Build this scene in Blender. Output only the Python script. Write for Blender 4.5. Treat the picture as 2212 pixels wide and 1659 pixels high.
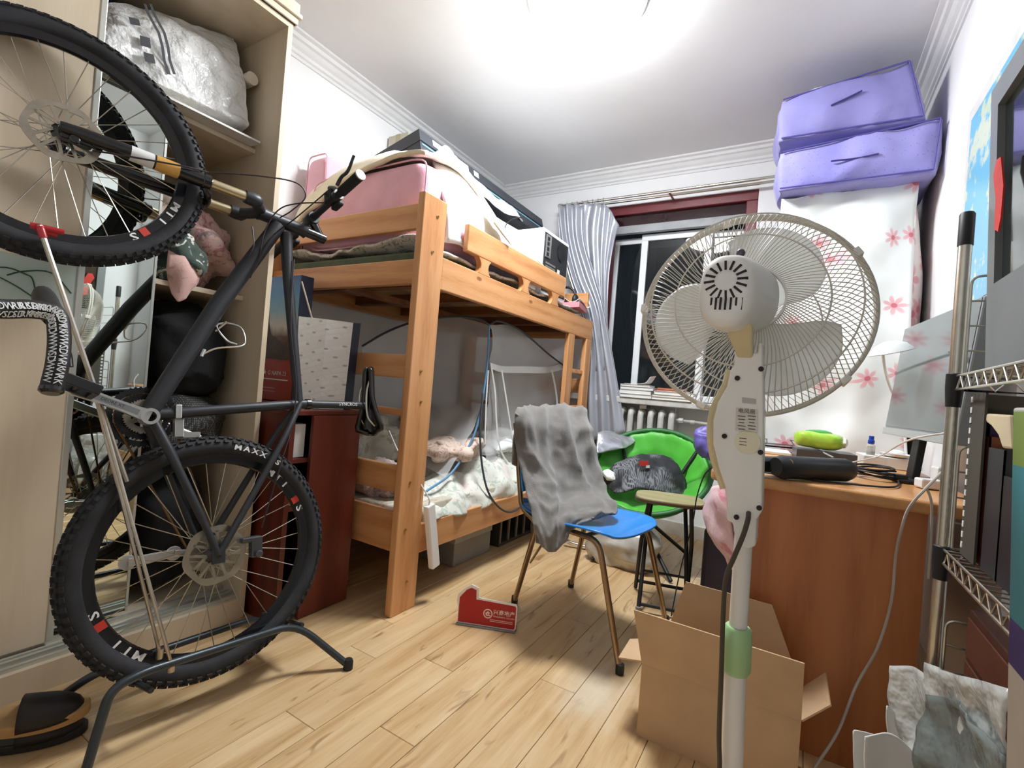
import bpy, bmesh, math, random
from math import sin, cos, pi, radians, hypot
from mathutils import Vector as V, Matrix, noise
random.seed(7)
SC = bpy.context.scene
for _o in list(bpy.data.objects):
    bpy.data.objects.remove(_o)

# ------------------------------------------------------------------ camera
CAM_Z = 0.95
FOC = 1043.61
YAW, PITCH, ROLL = 0.53968, 0.006195, 0.081035
_f = V((-sin(YAW) * cos(PITCH), cos(YAW) * cos(PITCH), sin(PITCH)))
_r0 = V((cos(YAW), sin(YAW), 0))
_u0 = _r0.cross(_f)
CR = _r0 * cos(ROLL) + _u0 * sin(ROLL)
CU = -_r0 * sin(ROLL) + _u0 * cos(ROLL)
CF = _f
CAM = V((0, 0, CAM_Z))
cam_data = bpy.data.cameras.new('camera')
cam_data.sensor_fit = 'HORIZONTAL'
cam_data.sensor_width = 36.0
cam_data.lens = 36.0 * FOC / 2212.0
cam_data.clip_start = 0.02
cam_data.clip_end = 60
cam = bpy.data.objects.new('camera', cam_data)
SC.collection.objects.link(cam)
cam.matrix_world = Matrix(((CR.x, CU.x, -CF.x, 0), (CR.y, CU.y, -CF.y, 0), (CR.z, CU.z, -CF.z, CAM_Z), (0, 0, 0, 1)))
SC.camera = cam

# ------------------------------------------------------------------ world (night outside) and exposure
wld = bpy.data.worlds.new('night')
SC.world = wld
wld.use_nodes = True
_bg = wld.node_tree.nodes['Background']
_bg.inputs[0].default_value = (0.010, 0.014, 0.02, 1)
_bg.inputs[1].default_value = 0.6
LAMP_STRENGTH = 105.0
SC.view_settings.view_transform = 'Standard'
SC.view_settings.look = 'None'
SC.view_settings.gamma = 1.0
SC.view_settings.use_curve_mapping = False
SC.view_settings.exposure = 0.0
SC.cycles.max_bounces = 6
SC.cycles.diffuse_bounces = 4
SC.cycles.glossy_bounces = 3
SC.cycles.transparent_max_bounces = 12
SC.cycles.use_adaptive_sampling = True
SC.cycles.adaptive_threshold = 0.1
SC.cycles.caustics_reflective = False
SC.cycles.caustics_refractive = False
SC.cycles.sample_clamp_indirect = 6.0


def at(px, py, **k):
    """world point seen at a photo pixel (2212x1659), on the plane x=, y=, z= or at depth d="""
    d = CR * ((px - 1106) / FOC) - CU * ((py - 829.5) / FOC) + CF
    (a, v), = k.items()
    if a == 'd':
        return CAM + d * v
    i = 'xyz'.index(a)
    return CAM + d * ((v - CAM[i]) / d[i])


def onplane(px, py, p0, n):
    d = CR * ((px - 1106) / FOC) - CU * ((py - 829.5) / FOC) + CF
    return CAM + d * ((p0 - CAM).dot(n) / d.dot(n))


# ------------------------------------------------------------------ materials
def lin(h):
    if not isinstance(h, str):
        return (h[0], h[1], h[2], 1)
    h = h.lstrip('#')
    o = []
    for i in (0, 2, 4):
        c = int(h[i:i + 2], 16) / 255
        o.append(c / 12.92 if c <= .04045 else ((c + .055) / 1.055) ** 2.4)
    return (o[0], o[1], o[2], 1)


MATS = {}


class NT:
    def __init__(s, name):
        s.m = bpy.data.materials.new(name)
        s.m.use_nodes = True
        s.t = s.m.node_tree
        s.b = s.t.nodes['Principled BSDF']

    def n(s, kind, **kw):
        nd = s.t.nodes.new(kind)
        for k, v in kw.items():
            setattr(nd, k, v)
        return nd

    def l(s, a, b):
        s.t.links.new(a, b)

    def coord(s, which='Object', scale=(1, 1, 1), rot=(0, 0, 0)):
        tc = s.n('ShaderNodeTexCoord')
        mp = s.n('ShaderNodeMapping')
        mp.inputs['Scale'].default_value = scale
        mp.inputs['Rotation'].default_value = rot
        s.l(tc.outputs[which], mp.inputs[0])
        return mp.outputs[0]

    def noise(s, vec, scale=5, detail=4, rough=.55, dist=0):
        nd = s.n('ShaderNodeTexNoise')
        nd.inputs['Scale'].default_value = scale
        nd.inputs['Detail'].default_value = detail
        nd.inputs['Roughness'].default_value = rough
        nd.inputs['Distortion'].default_value = dist
        if vec is not None:
            s.l(vec, nd.inputs['Vector'])
        return nd.outputs['Fac']

    def ramp(s, fac, stops, interp='LINEAR'):
        r = s.n('ShaderNodeValToRGB')
        r.color_ramp.interpolation = interp
        e = r.color_ramp.elements
        while len(e) < len(stops):
            e.new(.5)
        for i, (p, c) in enumerate(stops):
            e[i].position = p
            e[i].color = lin(c)
        s.l(fac, r.inputs[0])
        return r.outputs[0]

    def mix(s, fac, a, b, mode='MIX'):
        m = s.n('ShaderNodeMix', data_type='RGBA', blend_type=mode)
        for sock, v in ((m.inputs[0], fac), (m.inputs[6], a), (m.inputs[7], b)):
            if hasattr(v, 'links'):
                s.l(v, sock)
            elif isinstance(v, (int, float)):
                sock.default_value = v
            else:
                sock.default_value = lin(v)
        return m.outputs[2]

    def math(s, op, a, b=0.0, clamp=False):
        m = s.n('ShaderNodeMath', operation=op, use_clamp=clamp)
        for i, v in enumerate((a, b)):
            if hasattr(v, 'links'):
                s.l(v, m.inputs[i])
            else:
                m.inputs[i].default_value = v
        return m.outputs[0]

    def bump(s, h, strength=.3, dist=.01):
        b = s.n('ShaderNodeBump')
        b.inputs['Strength'].default_value = strength
        b.inputs['Distance'].default_value = dist
        s.l(h, b.inputs['Height'])
        s.l(b.outputs[0], s.b.inputs['Normal'])

    def set(s, **kw):
        for k, v in kw.items():
            k = k.replace('_', ' ')
            sock = s.b.inputs[k]
            if hasattr(v, 'links'):
                s.l(v, sock)
            elif isinstance(v, (str, tuple)) and 'Color' in k:
                sock.default_value = lin(v)
            else:
                sock.default_value = v


def M(name, col, rough=.6, metal=0, var=.08, vs=9, bump=0, bs=120, bd=.004, spec=.5, trans=0, coat=0, sheen=0, alpha=1, sss=0, ior=1.45):
    if name in MATS:
        return MATS[name]
    t = NT(name)
    vec = t.coord()
    c = lin(col)
    if var:
        f = t.noise(vec, vs, 5)
        lo = tuple(max(0, x * (1 - var * 1.6)) for x in c[:3])
        hi = tuple(min(1, x * (1 + var * 1.6)) for x in c[:3])
        t.set(Base_Color=t.ramp(f, [(.3, lo), (.7, hi)]))
    else:
        t.set(Base_Color=c)
    t.set(Roughness=rough, Metallic=metal, IOR=ior)
    t.set(Specular_IOR_Level=spec)
    if trans:
        t.set(Transmission_Weight=trans)
    if coat:
        t.set(Coat_Weight=coat, Coat_Roughness=.12)
    if sheen:
        t.set(Sheen_Weight=sheen, Sheen_Roughness=.4)
    if alpha < 1:
        t.set(Alpha=alpha)
    if sss:
        t.set(Subsurface_Weight=sss, Subsurface_Radius=(.02, .02, .02))
    if bump:
        t.bump(t.noise(vec, bs, 3), bump, bd)
    MATS[name] = t.m
    return t.m


def wood(name, dark, mid, light, axis='y', scale=1.0, rough=.42, knots=True, rnd=.12, coat=.0):
    if name in MATS:
        return MATS[name]
    t = NT(name)
    s = {'x': (.9, 9, 9), 'y': (9, .9, 9), 'z': (9, 9, .9)}[axis]
    s = tuple(q * scale for q in s)
    oi = t.n('ShaderNodeObjectInfo')
    vec0 = t.coord(scale=s)
    ad = t.n('ShaderNodeVectorMath', operation='ADD')
    cb = t.n('ShaderNodeCombineXYZ')
    r37 = t.math('MULTIPLY', oi.outputs['Random'], 37.0)
    for i in range(3):
        t.l(r37, cb.inputs[i])
    t.l(vec0, ad.inputs[0]); t.l(cb.outputs[0], ad.inputs[1])
    vec = ad.outputs[0]
    g = t.noise(vec, 1.3, 3, .5, 1.2)
    w = t.n('ShaderNodeTexWave', wave_type='RINGS', rings_direction={'x': 'X', 'y': 'Y', 'z': 'Z'}[axis])
    w.inputs['Scale'].default_value = .55
    w.inputs['Distortion'].default_value = 7
    w.inputs['Detail'].default_value = 3
    w.inputs['Detail Scale'].default_value = .7
    t.l(vec, w.inputs['Vector'])
    fine = t.noise(vec, 14, 3, .6)
    f = t.math('ADD', t.math('MULTIPLY', w.outputs['Fac'], .16), t.math('ADD', t.math('MULTIPLY', g, .60), t.math('MULTIPLY', fine, .26)))
    col = t.ramp(f, [(.28, dark), (.52, mid), (.8, light)])
    if knots:
        ks = tuple(1.0 if c != axis else .45 for c in 'xyz')
        vk = t.n('ShaderNodeTexVoronoi')
        vk.inputs['Scale'].default_value = 4.2
        mp = t.coord(scale=tuple(q * 1.5 for q in ks))
        ad2 = t.n('ShaderNodeVectorMath', operation='ADD')
        t.l(mp, ad2.inputs[0]); t.l(cb.outputs[0], ad2.inputs[1])
        t.l(ad2.outputs[0], vk.inputs['Vector'])
        km = t.ramp(vk.outputs['Distance'], [(.045, (1, 1, 1)), (.075, (0, 0, 0))])
        col = t.mix(t.math('MULTIPLY', km, .8), col, '#7a4420')
    col = t.mix(t.math('MULTIPLY', oi.outputs['Random'], rnd * 2), col, dark, 'MIX')
    t.set(Base_Color=col, Roughness=rough)
    if coat:
        t.set(Coat_Weight=coat, Coat_Roughness=.2)
    t.bump(fine, .12, .003)
    MATS[name] = t.m
    return t.m


def emis(name, col, strength):
    t = NT(name)
    t.set(Base_Color=col)
    t.b.inputs['Emission Color'].default_value = lin(col)
    t.b.inputs['Emission Strength'].default_value = strength
    MATS[name] = t.m
    return t.m


# ------------------------------------------------------------------ mesh tools
ORG = {}
COL = SC.collection


def catmull(P, n):
    """smooth polyline through P, n steps per span"""
    P = [V(p) for p in P]
    out = []
    for i in range(len(P) - 1):
        a = P[i - 1] if i else P[0] * 2 - P[1]
        b, c = P[i], P[i + 1]
        d = P[i + 2] if i + 2 < len(P) else P[-1] * 2 - P[-2]
        for k in range(n):
            t = k / n
            out.append(.5 * ((2 * b) + (c - a) * t + (2 * a - 5 * b + 4 * c - d) * t * t + (3 * b - a - 3 * c + d) * t ** 3))
    out.append(P[-1].copy())
    return out


def fillet(P, r, n=4):
    """polyline with rounded corners"""
    P = [V(p) for p in P]
    out = [P[0]]
    for i in range(1, len(P) - 1):
        a, b, c = P[i - 1], P[i], P[i + 1]
        u, v = (a - b), (c - b)
        rr = min(r, u.length * .45, v.length * .45)
        p, q = b + u.normalized() * rr, b + v.normalized() * rr
        for k in range(n + 1):
            t = k / n
            out.append(p * (1 - t) ** 2 + b * 2 * t * (1 - t) + q * t * t)
    out.append(P[-1])
    return out


class MB:
    def __init__(s):
        s.v = []
        s.f = []

    def add(s, vs, fs):
        o = len(s.v)
        s.v += [V(p) for p in vs]
        s.f += [tuple(i + o for i in f) for f in fs]
        return s

    def box(s, x0, x1, y0, y1, z0, z1):
        return s.hexa([(x0, y0, z0), (x1, y0, z0), (x1, y1, z0), (x0, y1, z0), (x0, y0, z1), (x1, y0, z1), (x1, y1, z1), (x0, y1, z1)])

    def hexa(s, p):
        return s.add(p, [(3, 2, 1, 0), (4, 5, 6, 7), (0, 1, 5, 4), (1, 2, 6, 5), (2, 3, 7, 6), (3, 0, 4, 7)])

    def obox(s, c, ax, h):
        c = V(c)
        a = [V(q).normalized() * hh for q, hh in zip(ax, h)]
        p = []
        for z in (-1, 1):
            for x, y in ((-1, -1), (1, -1), (1, 1), (-1, 1)):
                p.append(c + a[0] * x + a[1] * y + a[2] * z)
        return s.hexa(p)

    def beam(s, a, b, w, h, up=(0, 0, 1)):
        a, b = V(a), V(b)
        d = (b - a)
        L = d.length
        d.normalize()
        sd = d.cross(V(up)).normalized()
        u = sd.cross(d)
        return s.obox((a + b) / 2, (d, sd, u), (L / 2, w / 2, h / 2))

    def tube(s, P, r, n=8, closed=False, caps=True, flat=1.0):
        P = [V(p) for p in P]
        m = len(P)
        rs = r if isinstance(r, (list, tuple)) else [r] * m
        t0 = (P[1] - P[0]).normalized()
        ref = V((0, 0, 1)) if abs(t0.z) < .9 else V((1, 0, 0))
        u = t0.cross(ref).normalized()
        base = len(s.v)
        for i in range(m):
            if closed:
                t = (P[(i + 1) % m] - P[i - 1]).normalized()
            else:
                t = (P[min(i + 1, m - 1)] - P[max(i - 1, 0)])
                t = t.normalized() if t.length > 1e-9 else t0
            u = (u - t * u.dot(t))
            u = u.normalized() if u.length > 1e-6 else t.orthogonal().normalized()
            w = t.cross(u)
            for k in range(n):
                a = 2 * pi * k / n
                s.v.append(P[i] + (u * cos(a) + w * sin(a) * flat) * rs[i])
        for i in range(m if closed else m - 1):
            j = (i + 1) % m
            for k in range(n):
                l = (k + 1) % n
                s.f.append((base + i * n + k, base + i * n + l, base + j * n + l, base + j * n + k))
        if caps and not closed:
            s.f.append(tuple(base + k for k in range(n - 1, -1, -1)))
            s.f.append(tuple(base + (m - 1) * n + k for k in range(n)))
        return s

    def lathe(s, prof, o, axis=(0, 0, 1), n=24, ang=2 * pi, sx=1, sy=1, ref=None):
        """prof [(radius, height)] around axis from o"""
        o, ax = V(o), V(axis).normalized()
        u = V(ref) if ref is not None else ax.orthogonal()
        u = (u - ax * u.dot(ax)).normalized()
        w = ax.cross(u)
        base = len(s.v)
        full = abs(ang - 2 * pi) < 1e-6
        nn = n if full else n + 1
        for r, h in prof:
            for k in range(nn):
                a = ang * k / n
                s.v.append(o + ax * h + (u * cos(a) * sx + w * sin(a) * sy) * r)
        for i in range(len(prof) - 1):
            for k in range(n):
                l = (k + 1) % nn
                s.f.append((base + i * nn + k, base + i * nn + l, base + (i + 1) * nn + l, base + (i + 1) * nn + k))
        if full and prof[0] != prof[-1]:
            if prof[0][0] > 1e-6:
                s.f.append(tuple(base + k for k in range(n - 1, -1, -1)))
            if prof[-1][0] > 1e-6:
                s.f.append(tuple(base + (len(prof) - 1) * nn + k for k in range(n)))
        return s

    def prism(s, pts, ext):
        pts = [V(p) for p in pts]
        n = len(pts)
        e = V(ext)
        return s.add(pts + [p + e for p in pts], [tuple(range(n - 1, -1, -1)), tuple(range(n, 2 * n))] + [(i, (i + 1) % n, n + (i + 1) % n, n + i) for i in range(n)])

    def grid(s, G, cu=False):
        nu, nv = len(G), len(G[0])
        base = len(s.v)
        for row in G:
            s.v += [V(p) for p in row]
        for i in range(nu if cu else nu - 1):
            j = (i + 1) % nu
            for k in range(nv - 1):
                s.f.append((base + i * nv + k, base + j * nv + k, base + j * nv + k + 1, base + i * nv + k + 1))
        return s

    def patch(s, ctrl, n=4, wr=0, ws=6, seed=0, wr2=0, ws2=20):
        """smooth surface through a grid of control points with noise wrinkles"""
        rows = [catmull(r, n) for r in ctrl]
        G = list(map(list, zip(*[catmull(c, n) for c in zip(*rows)])))
        if wr or wr2:
            G = wrinkle(G, wr, ws, seed, wr2, ws2)
        return s.grid(G)

    def torus(s, c, nrm, R, r, nu=48, nv=10, rn=None):
        c, nn = V(c), V(nrm).normalized()
        u = nn.orthogonal().normalized()
        w = nn.cross(u)
        base = len(s.v)
        rn = rn or r
        for i in range(nu):
            a = 2 * pi * i / nu
            e = u * cos(a) + w * sin(a)
            for k in range(nv):
                b = 2 * pi * k / nv
                s.v.append(c + e * (R + r * cos(b)) + nn * rn * sin(b))
        for i in range(nu):
            for k in range(nv):
                j, l = (i + 1) % nu, (k + 1) % nv
                s.f.append((base + i * nv + k, base + j * nv + k, base + j * nv + l, base + i * nv + l))
        return s

    def ball(s, c, r, n=12, m=8, ax=None, wr=0, ws=8, seed=0, e=1.0):
        """ellipsoid (e<1 boxy)"""
        c = V(c)
        rx, ry, rz = r if isinstance(r, (tuple, list)) else (r, r, r)
        ax = ax or (V((1, 0, 0)), V((0, 1, 0)), V((0, 0, 1)))
        base = len(s.v)
        pw = lambda q: math.copysign(abs(q) ** e, q)
        for i in range(1, m):
            th = pi * i / m
            for k in range(n):
                ph = 2 * pi * k / n
                d = V((pw(sin(th)) * pw(cos(ph)) * rx, pw(sin(th)) * pw(sin(ph)) * ry, pw(cos(th)) * rz))
                if wr:
                    d *= 1 + wr * noise.noise(d * ws + V((seed, seed * .7, 0)))
                s.v.append(c + ax[0] * d.x + ax[1] * d.y + ax[2] * d.z)
        s.v.append(c + ax[2] * rz)
        s.v.append(c - ax[2] * rz)
        T, B = len(s.v) - 2, len(s.v) - 1
        for i in range(m - 2):
            for k in range(n):
                l = (k + 1) % n
                s.f.append((base + i * n + k, base + (i + 1) * n + k, base + (i + 1) * n + l, base + i * n + l))
        for k in range(n):
            l = (k + 1) % n
            s.f.append((T, base + k, base + l))
            s.f.append((B, base + (m - 2) * n + l, base + (m - 2) * n + k))
        return s

    def build(s, name, mat, parent=None, smooth=False, bevel=0, solid=0, subd=0, seg=2, angle=40, offset=-1, kind=None, label=None):
        me = bpy.data.meshes.new(name)
        o = bpy.data.objects.new(name, me)
        COL.objects.link(o)
        if parent is not None:
            org = ORG[parent.name]
            o.parent = parent
        elif s.v:
            xs = [p.x for p in s.v]; ys = [p.y for p in s.v]; zs = [p.z for p in s.v]
            org = V(((min(xs) + max(xs)) / 2, (min(ys) + max(ys)) / 2, min(zs)))
            o.location = org
        ORG[o.name] = org
        me.from_pydata([tuple(p - org) for p in s.v], [], s.f)
        bm = bmesh.new()
        bm.from_mesh(me)
        bmesh.ops.recalc_face_normals(bm, faces=bm.faces)
        bm.to_mesh(me)
        bm.free()
        for m in (mat if isinstance(mat, (list, tuple)) else [mat]):
            me.materials.append(m)
        if smooth:
            for p in me.polygons:
                p.use_smooth = True
            if angle < 180:
                me.set_sharp_from_angle(angle=radians(angle))
        if solid:
            md = o.modifiers.new('thickness', 'SOLIDIFY')
            md.thickness = solid
            md.offset = offset
        if bevel:
            md = o.modifiers.new('edges', 'BEVEL')
            md.width = bevel
            md.segments = seg
            md.limit_method = 'ANGLE'
            md.angle_limit = radians(35)
        if subd:
            md = o.modifiers.new('smooth', 'SUBSURF')
            md.levels = subd
            md.render_levels = subd
        if kind:
            o['kind'] = kind
        if label:
            o['label'] = label
        return o


def wrinkle(G, wr, ws, seed=0, wr2=0, ws2=20, edge=1.0):
    nu, nv = len(G), len(G[0])
    out = []
    sd = V((seed * 3.1, seed * 1.7, seed * .9))
    for i in range(nu):
        row = []
        for k in range(nv):
            a = G[min(i + 1, nu - 1)][k] - G[max(i - 1, 0)][k]
            b = G[i][min(k + 1, nv - 1)] - G[i][max(k - 1, 0)]
            n = a.cross(b)
            n = n.normalized() if n.length > 1e-9 else V((0, 0, 1))
            p = G[i][k]
            h = wr * noise.noise(p * ws + sd) + (wr2 * noise.noise(p * ws2 + sd) if wr2 else 0)
            row.append(p + n * h)
        out.append(row)
    return out


def tag(o, label, cat, group=None, kind=None):
    if label:
        o['label'] = label
    if cat:
        o['category'] = cat
    if group:
        o['group'] = group
    if kind:
        o['kind'] = kind
    return o


def thing(name, label, cat, loc, group=None):
    o = bpy.data.objects.new(name, None)
    o.empty_display_size = .05
    COL.objects.link(o)
    o.location = V(loc)
    ORG[o.name] = V(loc)
    return tag(o, label, cat, group)


def struct(o):
    o['kind'] = 'structure'
    return o


def srect(name, loc):
    o = bpy.data.objects.new(name, None)
    o.empty_display_size = .05
    COL.objects.link(o)
    o.location = V(loc)
    ORG[o.name] = V(loc)
    o['kind'] = 'structure'
    return o


def text_part(name, s, size, o, ux, uy, mat, parent, depth=.0004, align='CENTER', sx=1.0, bold=0):
    """flat lettering: origin o, baseline direction ux, up direction uy"""
    cu = bpy.data.curves.new(name, 'FONT')
    cu.body = s
    cu.size = size
    cu.align_x = align
    cu.align_y = 'CENTER'
    cu.extrude = depth
    cu.resolution_u = 2
    cu.offset = bold * size
    tmp = bpy.data.objects.new('tmp_text', cu)
    COL.objects.link(tmp)
    dg = bpy.context.evaluated_depsgraph_get()
    dg.update()
    me = bpy.data.meshes.new_from_object(tmp.evaluated_get(dg))
    bpy.data.objects.remove(tmp)
    bpy.data.curves.remove(cu)
    me.name = name
    org = ORG[parent.name]
    ux, uy = V(ux).normalized(), V(uy).normalized()
    uz = ux.cross(uy)
    for v in me.vertices:
        c = v.co
        v.co = V(o) + ux * c.x * sx + uy * c.y + uz * (c.z + depth) - org
    me.materials.clear()
    me.materials.append(mat)
    ob = bpy.data.objects.new(name, me)
    COL.objects.link(ob)
    ob.parent = parent
    ORG[ob.name] = org
    return ob

# ================================================================== the room
XL, XR, XR2, YB, YF, ZC = -2.41, 0.47, 0.78, 3.58, -0.5, 2.70
JOG = 1.72
m_wall = M('wall_paint', '#f0f0f1', .75, var=.02, vs=3, bump=.05, bs=60)
m_ceil = M('ceiling_paint', '#eaeaec', .85, var=.02, vs=2)
m_trim = M('moulding_paint', '#e6e6e6', .6, var=.02)


def lamp_builder():
    c = V((-0.93, 1.93, ZC))
    r = thing('ceiling_lamp', 'round glowing white ceiling lamp dome cut off by the top edge', 'lamp', c - V((0, 0, .11)))
    MB().lathe([(.262, 0), (.262, -.02), (.255, -.022)], c, n=40).build('base_ring', M('lamp_ring', '#d8d8d8', .4), r, smooth=True)
    prof = [(.255 * cos(a), -.02 - .085 * sin(a)) for a in [pi / 2 * i / 8 for i in range(9)]]
    prof[-1] = (0.0001, prof[-1][1])
    MB().lathe(prof, c, n=40).build('shade', emis('lamp_glow', (.935, .97, 1.0), LAMP_STRENGTH), r, smooth=True)


lamp_builder()

# floor: sub-floor and separate planks running away from the camera
def plank_mat():
    t = NT('floor_plank')
    oi = t.n('ShaderNodeObjectInfo')
    rnd = oi.outputs['Random']
    vec0 = t.coord(scale=(11, .8, 11))
    cb = t.n('ShaderNodeCombineXYZ')
    r37 = t.math('MULTIPLY', rnd, 53.0)
    for i in range(3):
        t.l(r37, cb.inputs[i])
    ad = t.n('ShaderNodeVectorMath', operation='ADD')
    t.l(vec0, ad.inputs[0]); t.l(cb.outputs[0], ad.inputs[1])
    g = t.noise(ad.outputs[0], 1.1, 4, .55, 1.5)
    fine = t.noise(ad.outputs[0], 10, 3, .6, .6)
    f = t.math('ADD', t.math('MULTIPLY', g, .75), t.math('MULTIPLY', fine, .25))
    col = t.ramp(f, [(.28, '#b48d5e'), (.5, '#d4b486'), (.72, '#e4cba2')])
    # small brown flecks
    v2 = t.coord(scale=(26, 5.5, 26))
    ad2 = t.n('ShaderNodeVectorMath', operation='ADD')
    t.l(v2, ad2.inputs[0]); t.l(cb.outputs[0], ad2.inputs[1])
    fl = t.noise(ad2.outputs[0], 1.0, 2, .5, .8)
    col = t.mix(t.ramp(fl, [(.64, (0, 0, 0)), (.74, (.75, .75, .75))]), col, '#7a4f28')
    col = t.mix(t.math('MULTIPLY', rnd, .26), col, '#a87c4c')
    # bare worn spot where the finish has gone, next to the front chair leg
    geo = t.n('ShaderNodeNewGeometry')
    sub = t.n('ShaderNodeVectorMath', operation='SUBTRACT')
    t.l(geo.outputs['Position'], sub.inputs[0])
    sub.inputs[1].default_value = (-.50, 1.50, 0)
    sc = t.n('ShaderNodeVectorMath', operation='MULTIPLY')
    t.l(sub.outputs[0], sc.inputs[0]); sc.inputs[1].default_value = (4.6, 3.4, 0)
    ln = t.n('ShaderNodeVectorMath', operation='LENGTH')
    t.l(sc.outputs[0], ln.inputs[0])
    nn = t.noise(geo.outputs['Position'], 9, 6, .7)
    mk = t.math('SUBTRACT', 1.15, t.math('ADD', ln.outputs['Value'], t.math('MULTIPLY', nn, .9)), True)
    col = t.mix(t.math('MULTIPLY', mk, 1.0, True), col, '#e2d8c2')
    t.set(Base_Color=col, Roughness=t.ramp(fine, [(.3, (.28,) * 3), (.8, (.45,) * 3)]))
    t.set(Coat_Weight=.25, Coat_Roughness=.2)
    t.bump(fine, .08, .002)
    return t.m


m_plank = plank_mat()
fl = MB().box(XL - .1, XR2 + .1, YF - .1, YB + .1, -.06, -.012).build('floor', M('subfloor', '#5a3b20', .8))
struct(fl)
PWID = .124
nrow = int((XR2 - XL) / PWID) + 1
for i in range(nrow):
    x0 = XL + i * PWID
    x1 = min(x0 + PWID, XR2)
    y = YF - random.random() * .9
    while y < YB:
        L = random.choice((.88, .88, 1.2))
        y0, y1 = max(y, YF), min(y + L, YB)
        if y1 - y0 > .03 and x1 - x0 > .02:
            g, b = .0007, .0012
            a0, a1, b0, b1 = x0 + g, x1 - g, y0 + g, y1 - g
            mb = MB()
            mb.add([(a0, b0, -.011), (a1, b0, -.011), (a1, b1, -.011), (a0, b1, -.011),
                    (a0, b0, -b), (a1, b0, -b), (a1, b1, -b), (a0, b1, -b),
                    (a0 + b, b0 + b, 0), (a1 - b, b0 + b, 0), (a1 - b, b1 - b, 0), (a0 + b, b1 - b, 0)],
                   [(0, 1, 5, 4), (1, 2, 6, 5), (2, 3, 7, 6), (3, 0, 4, 7), (4, 5, 9, 8), (5, 6, 10, 9), (6, 7, 11, 10), (7, 4, 8, 11), (8, 9, 10, 11)])
            mb.build('plank', m_plank, fl)
        y += L

struct(MB().box(XL - .1, XR2 + .1, YF - .1, YB + .25, ZC, ZC + .08).build('ceiling', m_ceil))
struct(MB().box(XL - .12, XL, YF, YB, 0, ZC).build('wall_left', m_wall))
struct(MB().box(XL - .12, XR2 + .12, YF - .1, YF, 0, ZC).build('wall_front', m_wall))
mb = MB().box(XR, XR2 + .12, JOG, YB + .2, 0, ZC)
mb.box(XR2, XR2 + .12, YF, JOG, 0, ZC)
struct(mb.build('wall_right', m_wall))
WX0, WX1, WZ0, WZ1 = -1.41, -.335, .93, 2.417
mb = MB()
mb.box(XL - .12, WX0, YB, YB + .2, 0, ZC).box(WX1, XR, YB, YB + .2, 0, ZC)
mb.box(WX0, WX1, YB, YB + .2, 0, WZ0).box(WX0, WX1, YB, YB + .2, WZ1, ZC)
struct(mb.build('wall_back', m_wall))


def crown(name, a, b, inn):
    """stepped cornice from a to b, inn = direction into the room"""
    prof = [(0, 0), (.085, 0), (.085, -.012), (.066, -.018), (.060, -.034), (.046, -.040), (.034, -.058), (.020, -.070), (.018, -.086), (.008, -.092), (.008, -.108), (0, -.110)]
    inn = V(inn)
    mb = MB()
    mb.prism([V(a) + inn * p + V((0, 0, q)) for p, q in prof], V(b) - V(a))
    struct(mb.build(name, m_trim))


crown('trim_1', (XL, YF, ZC), (XL, YB, ZC), (1, 0, 0))
crown('trim_2', (XL, YB, ZC), (XR, YB, ZC), (0, -1, 0))
crown('trim_3', (XR, JOG, ZC), (XR, YB, ZC), (-1, 0, 0))
m_base = M('skirting_paint', '#cfcac0', .6)
struct(MB().box(XL + .001, XR, YB - .012, YB, .001, .09).build('baseboard_back', m_base))
struct(MB().box(XL, XL + .012, 1.1, YB - .012, .001, .09).build('baseboard_left', m_base))
struct(MB().box(XR - .012, XR, JOG, YB - .012, .001, .09).build('baseboard_right', m_base))

# ------------------------------------------------------------------ window
m_burg = M('burgundy_frame_paint', '#6d2a2e', .4, var=.1)
m_pvc = M('white_pvc', '#e8ecee', .35, var=.02)
m_grey = M('grey_frame', '#9a9da0', .5)
def glass_mat():
    t = NT('night_glass')
    t.set(Base_Color='#20262a', Roughness=.03, Alpha=.72)
    t.set(Specular_IOR_Level=.6)
    return t.m
m_glass = glass_mat()
win = srect('window_1', ((WX0 + WX1) / 2, YB + .1, WZ0))
y0 = YB + .005
FW = .072
mb = MB()
mb.box(WX0, WX1, y0, y0 + .07, WZ1 - FW, WZ1).box(WX1 - FW, WX1, y0, y0 + .07, WZ0, WZ1 - FW).box(WX0, WX0 + FW, y0, y0 + .07, WZ0, WZ1 - FW)
mb.build('outer_frame', m_burg, win, bevel=.006)
ZT = 2.235
MB().box(WX0 + FW, WX1 - FW, y0 + .03, y0 + .034, ZT + .03, WZ1 - FW).build('transom_pane', M('transom_dark_pane', '#2a1216', .08), win)
MB().box(WX0 + FW, WX1 - FW, y0 + .02, y0 + .06, ZT - .03, ZT + .03).build('transom_rail', m_grey, win, bevel=.004)


m_screen = M('grey_screen_and_reflection', '#5d6463', .35, var=.05)  # insect mesh grey, with the reflection in the glass painted into the colour


def sash(x0, x1, y, z0, z1, w, mat, nm='sash', gm=None):
    mb = MB()
    mb.box(x0, x1, y, y + .035, z1 - w, z1).box(x0, x1, y, y + .035, z0, z0 + w)
    mb.box(x0, x0 + w, y, y + .035, z0 + w, z1 - w).box(x1 - w, x1, y, y + .035, z0 + w, z1 - w)
    f = mb.build(nm, mat, win, bevel=.004)
    MB().box(x0 + w, x1 - w, y + .015, y + .019, z0 + w, z1 - w).build('pane', gm or m_glass, f)


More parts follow.
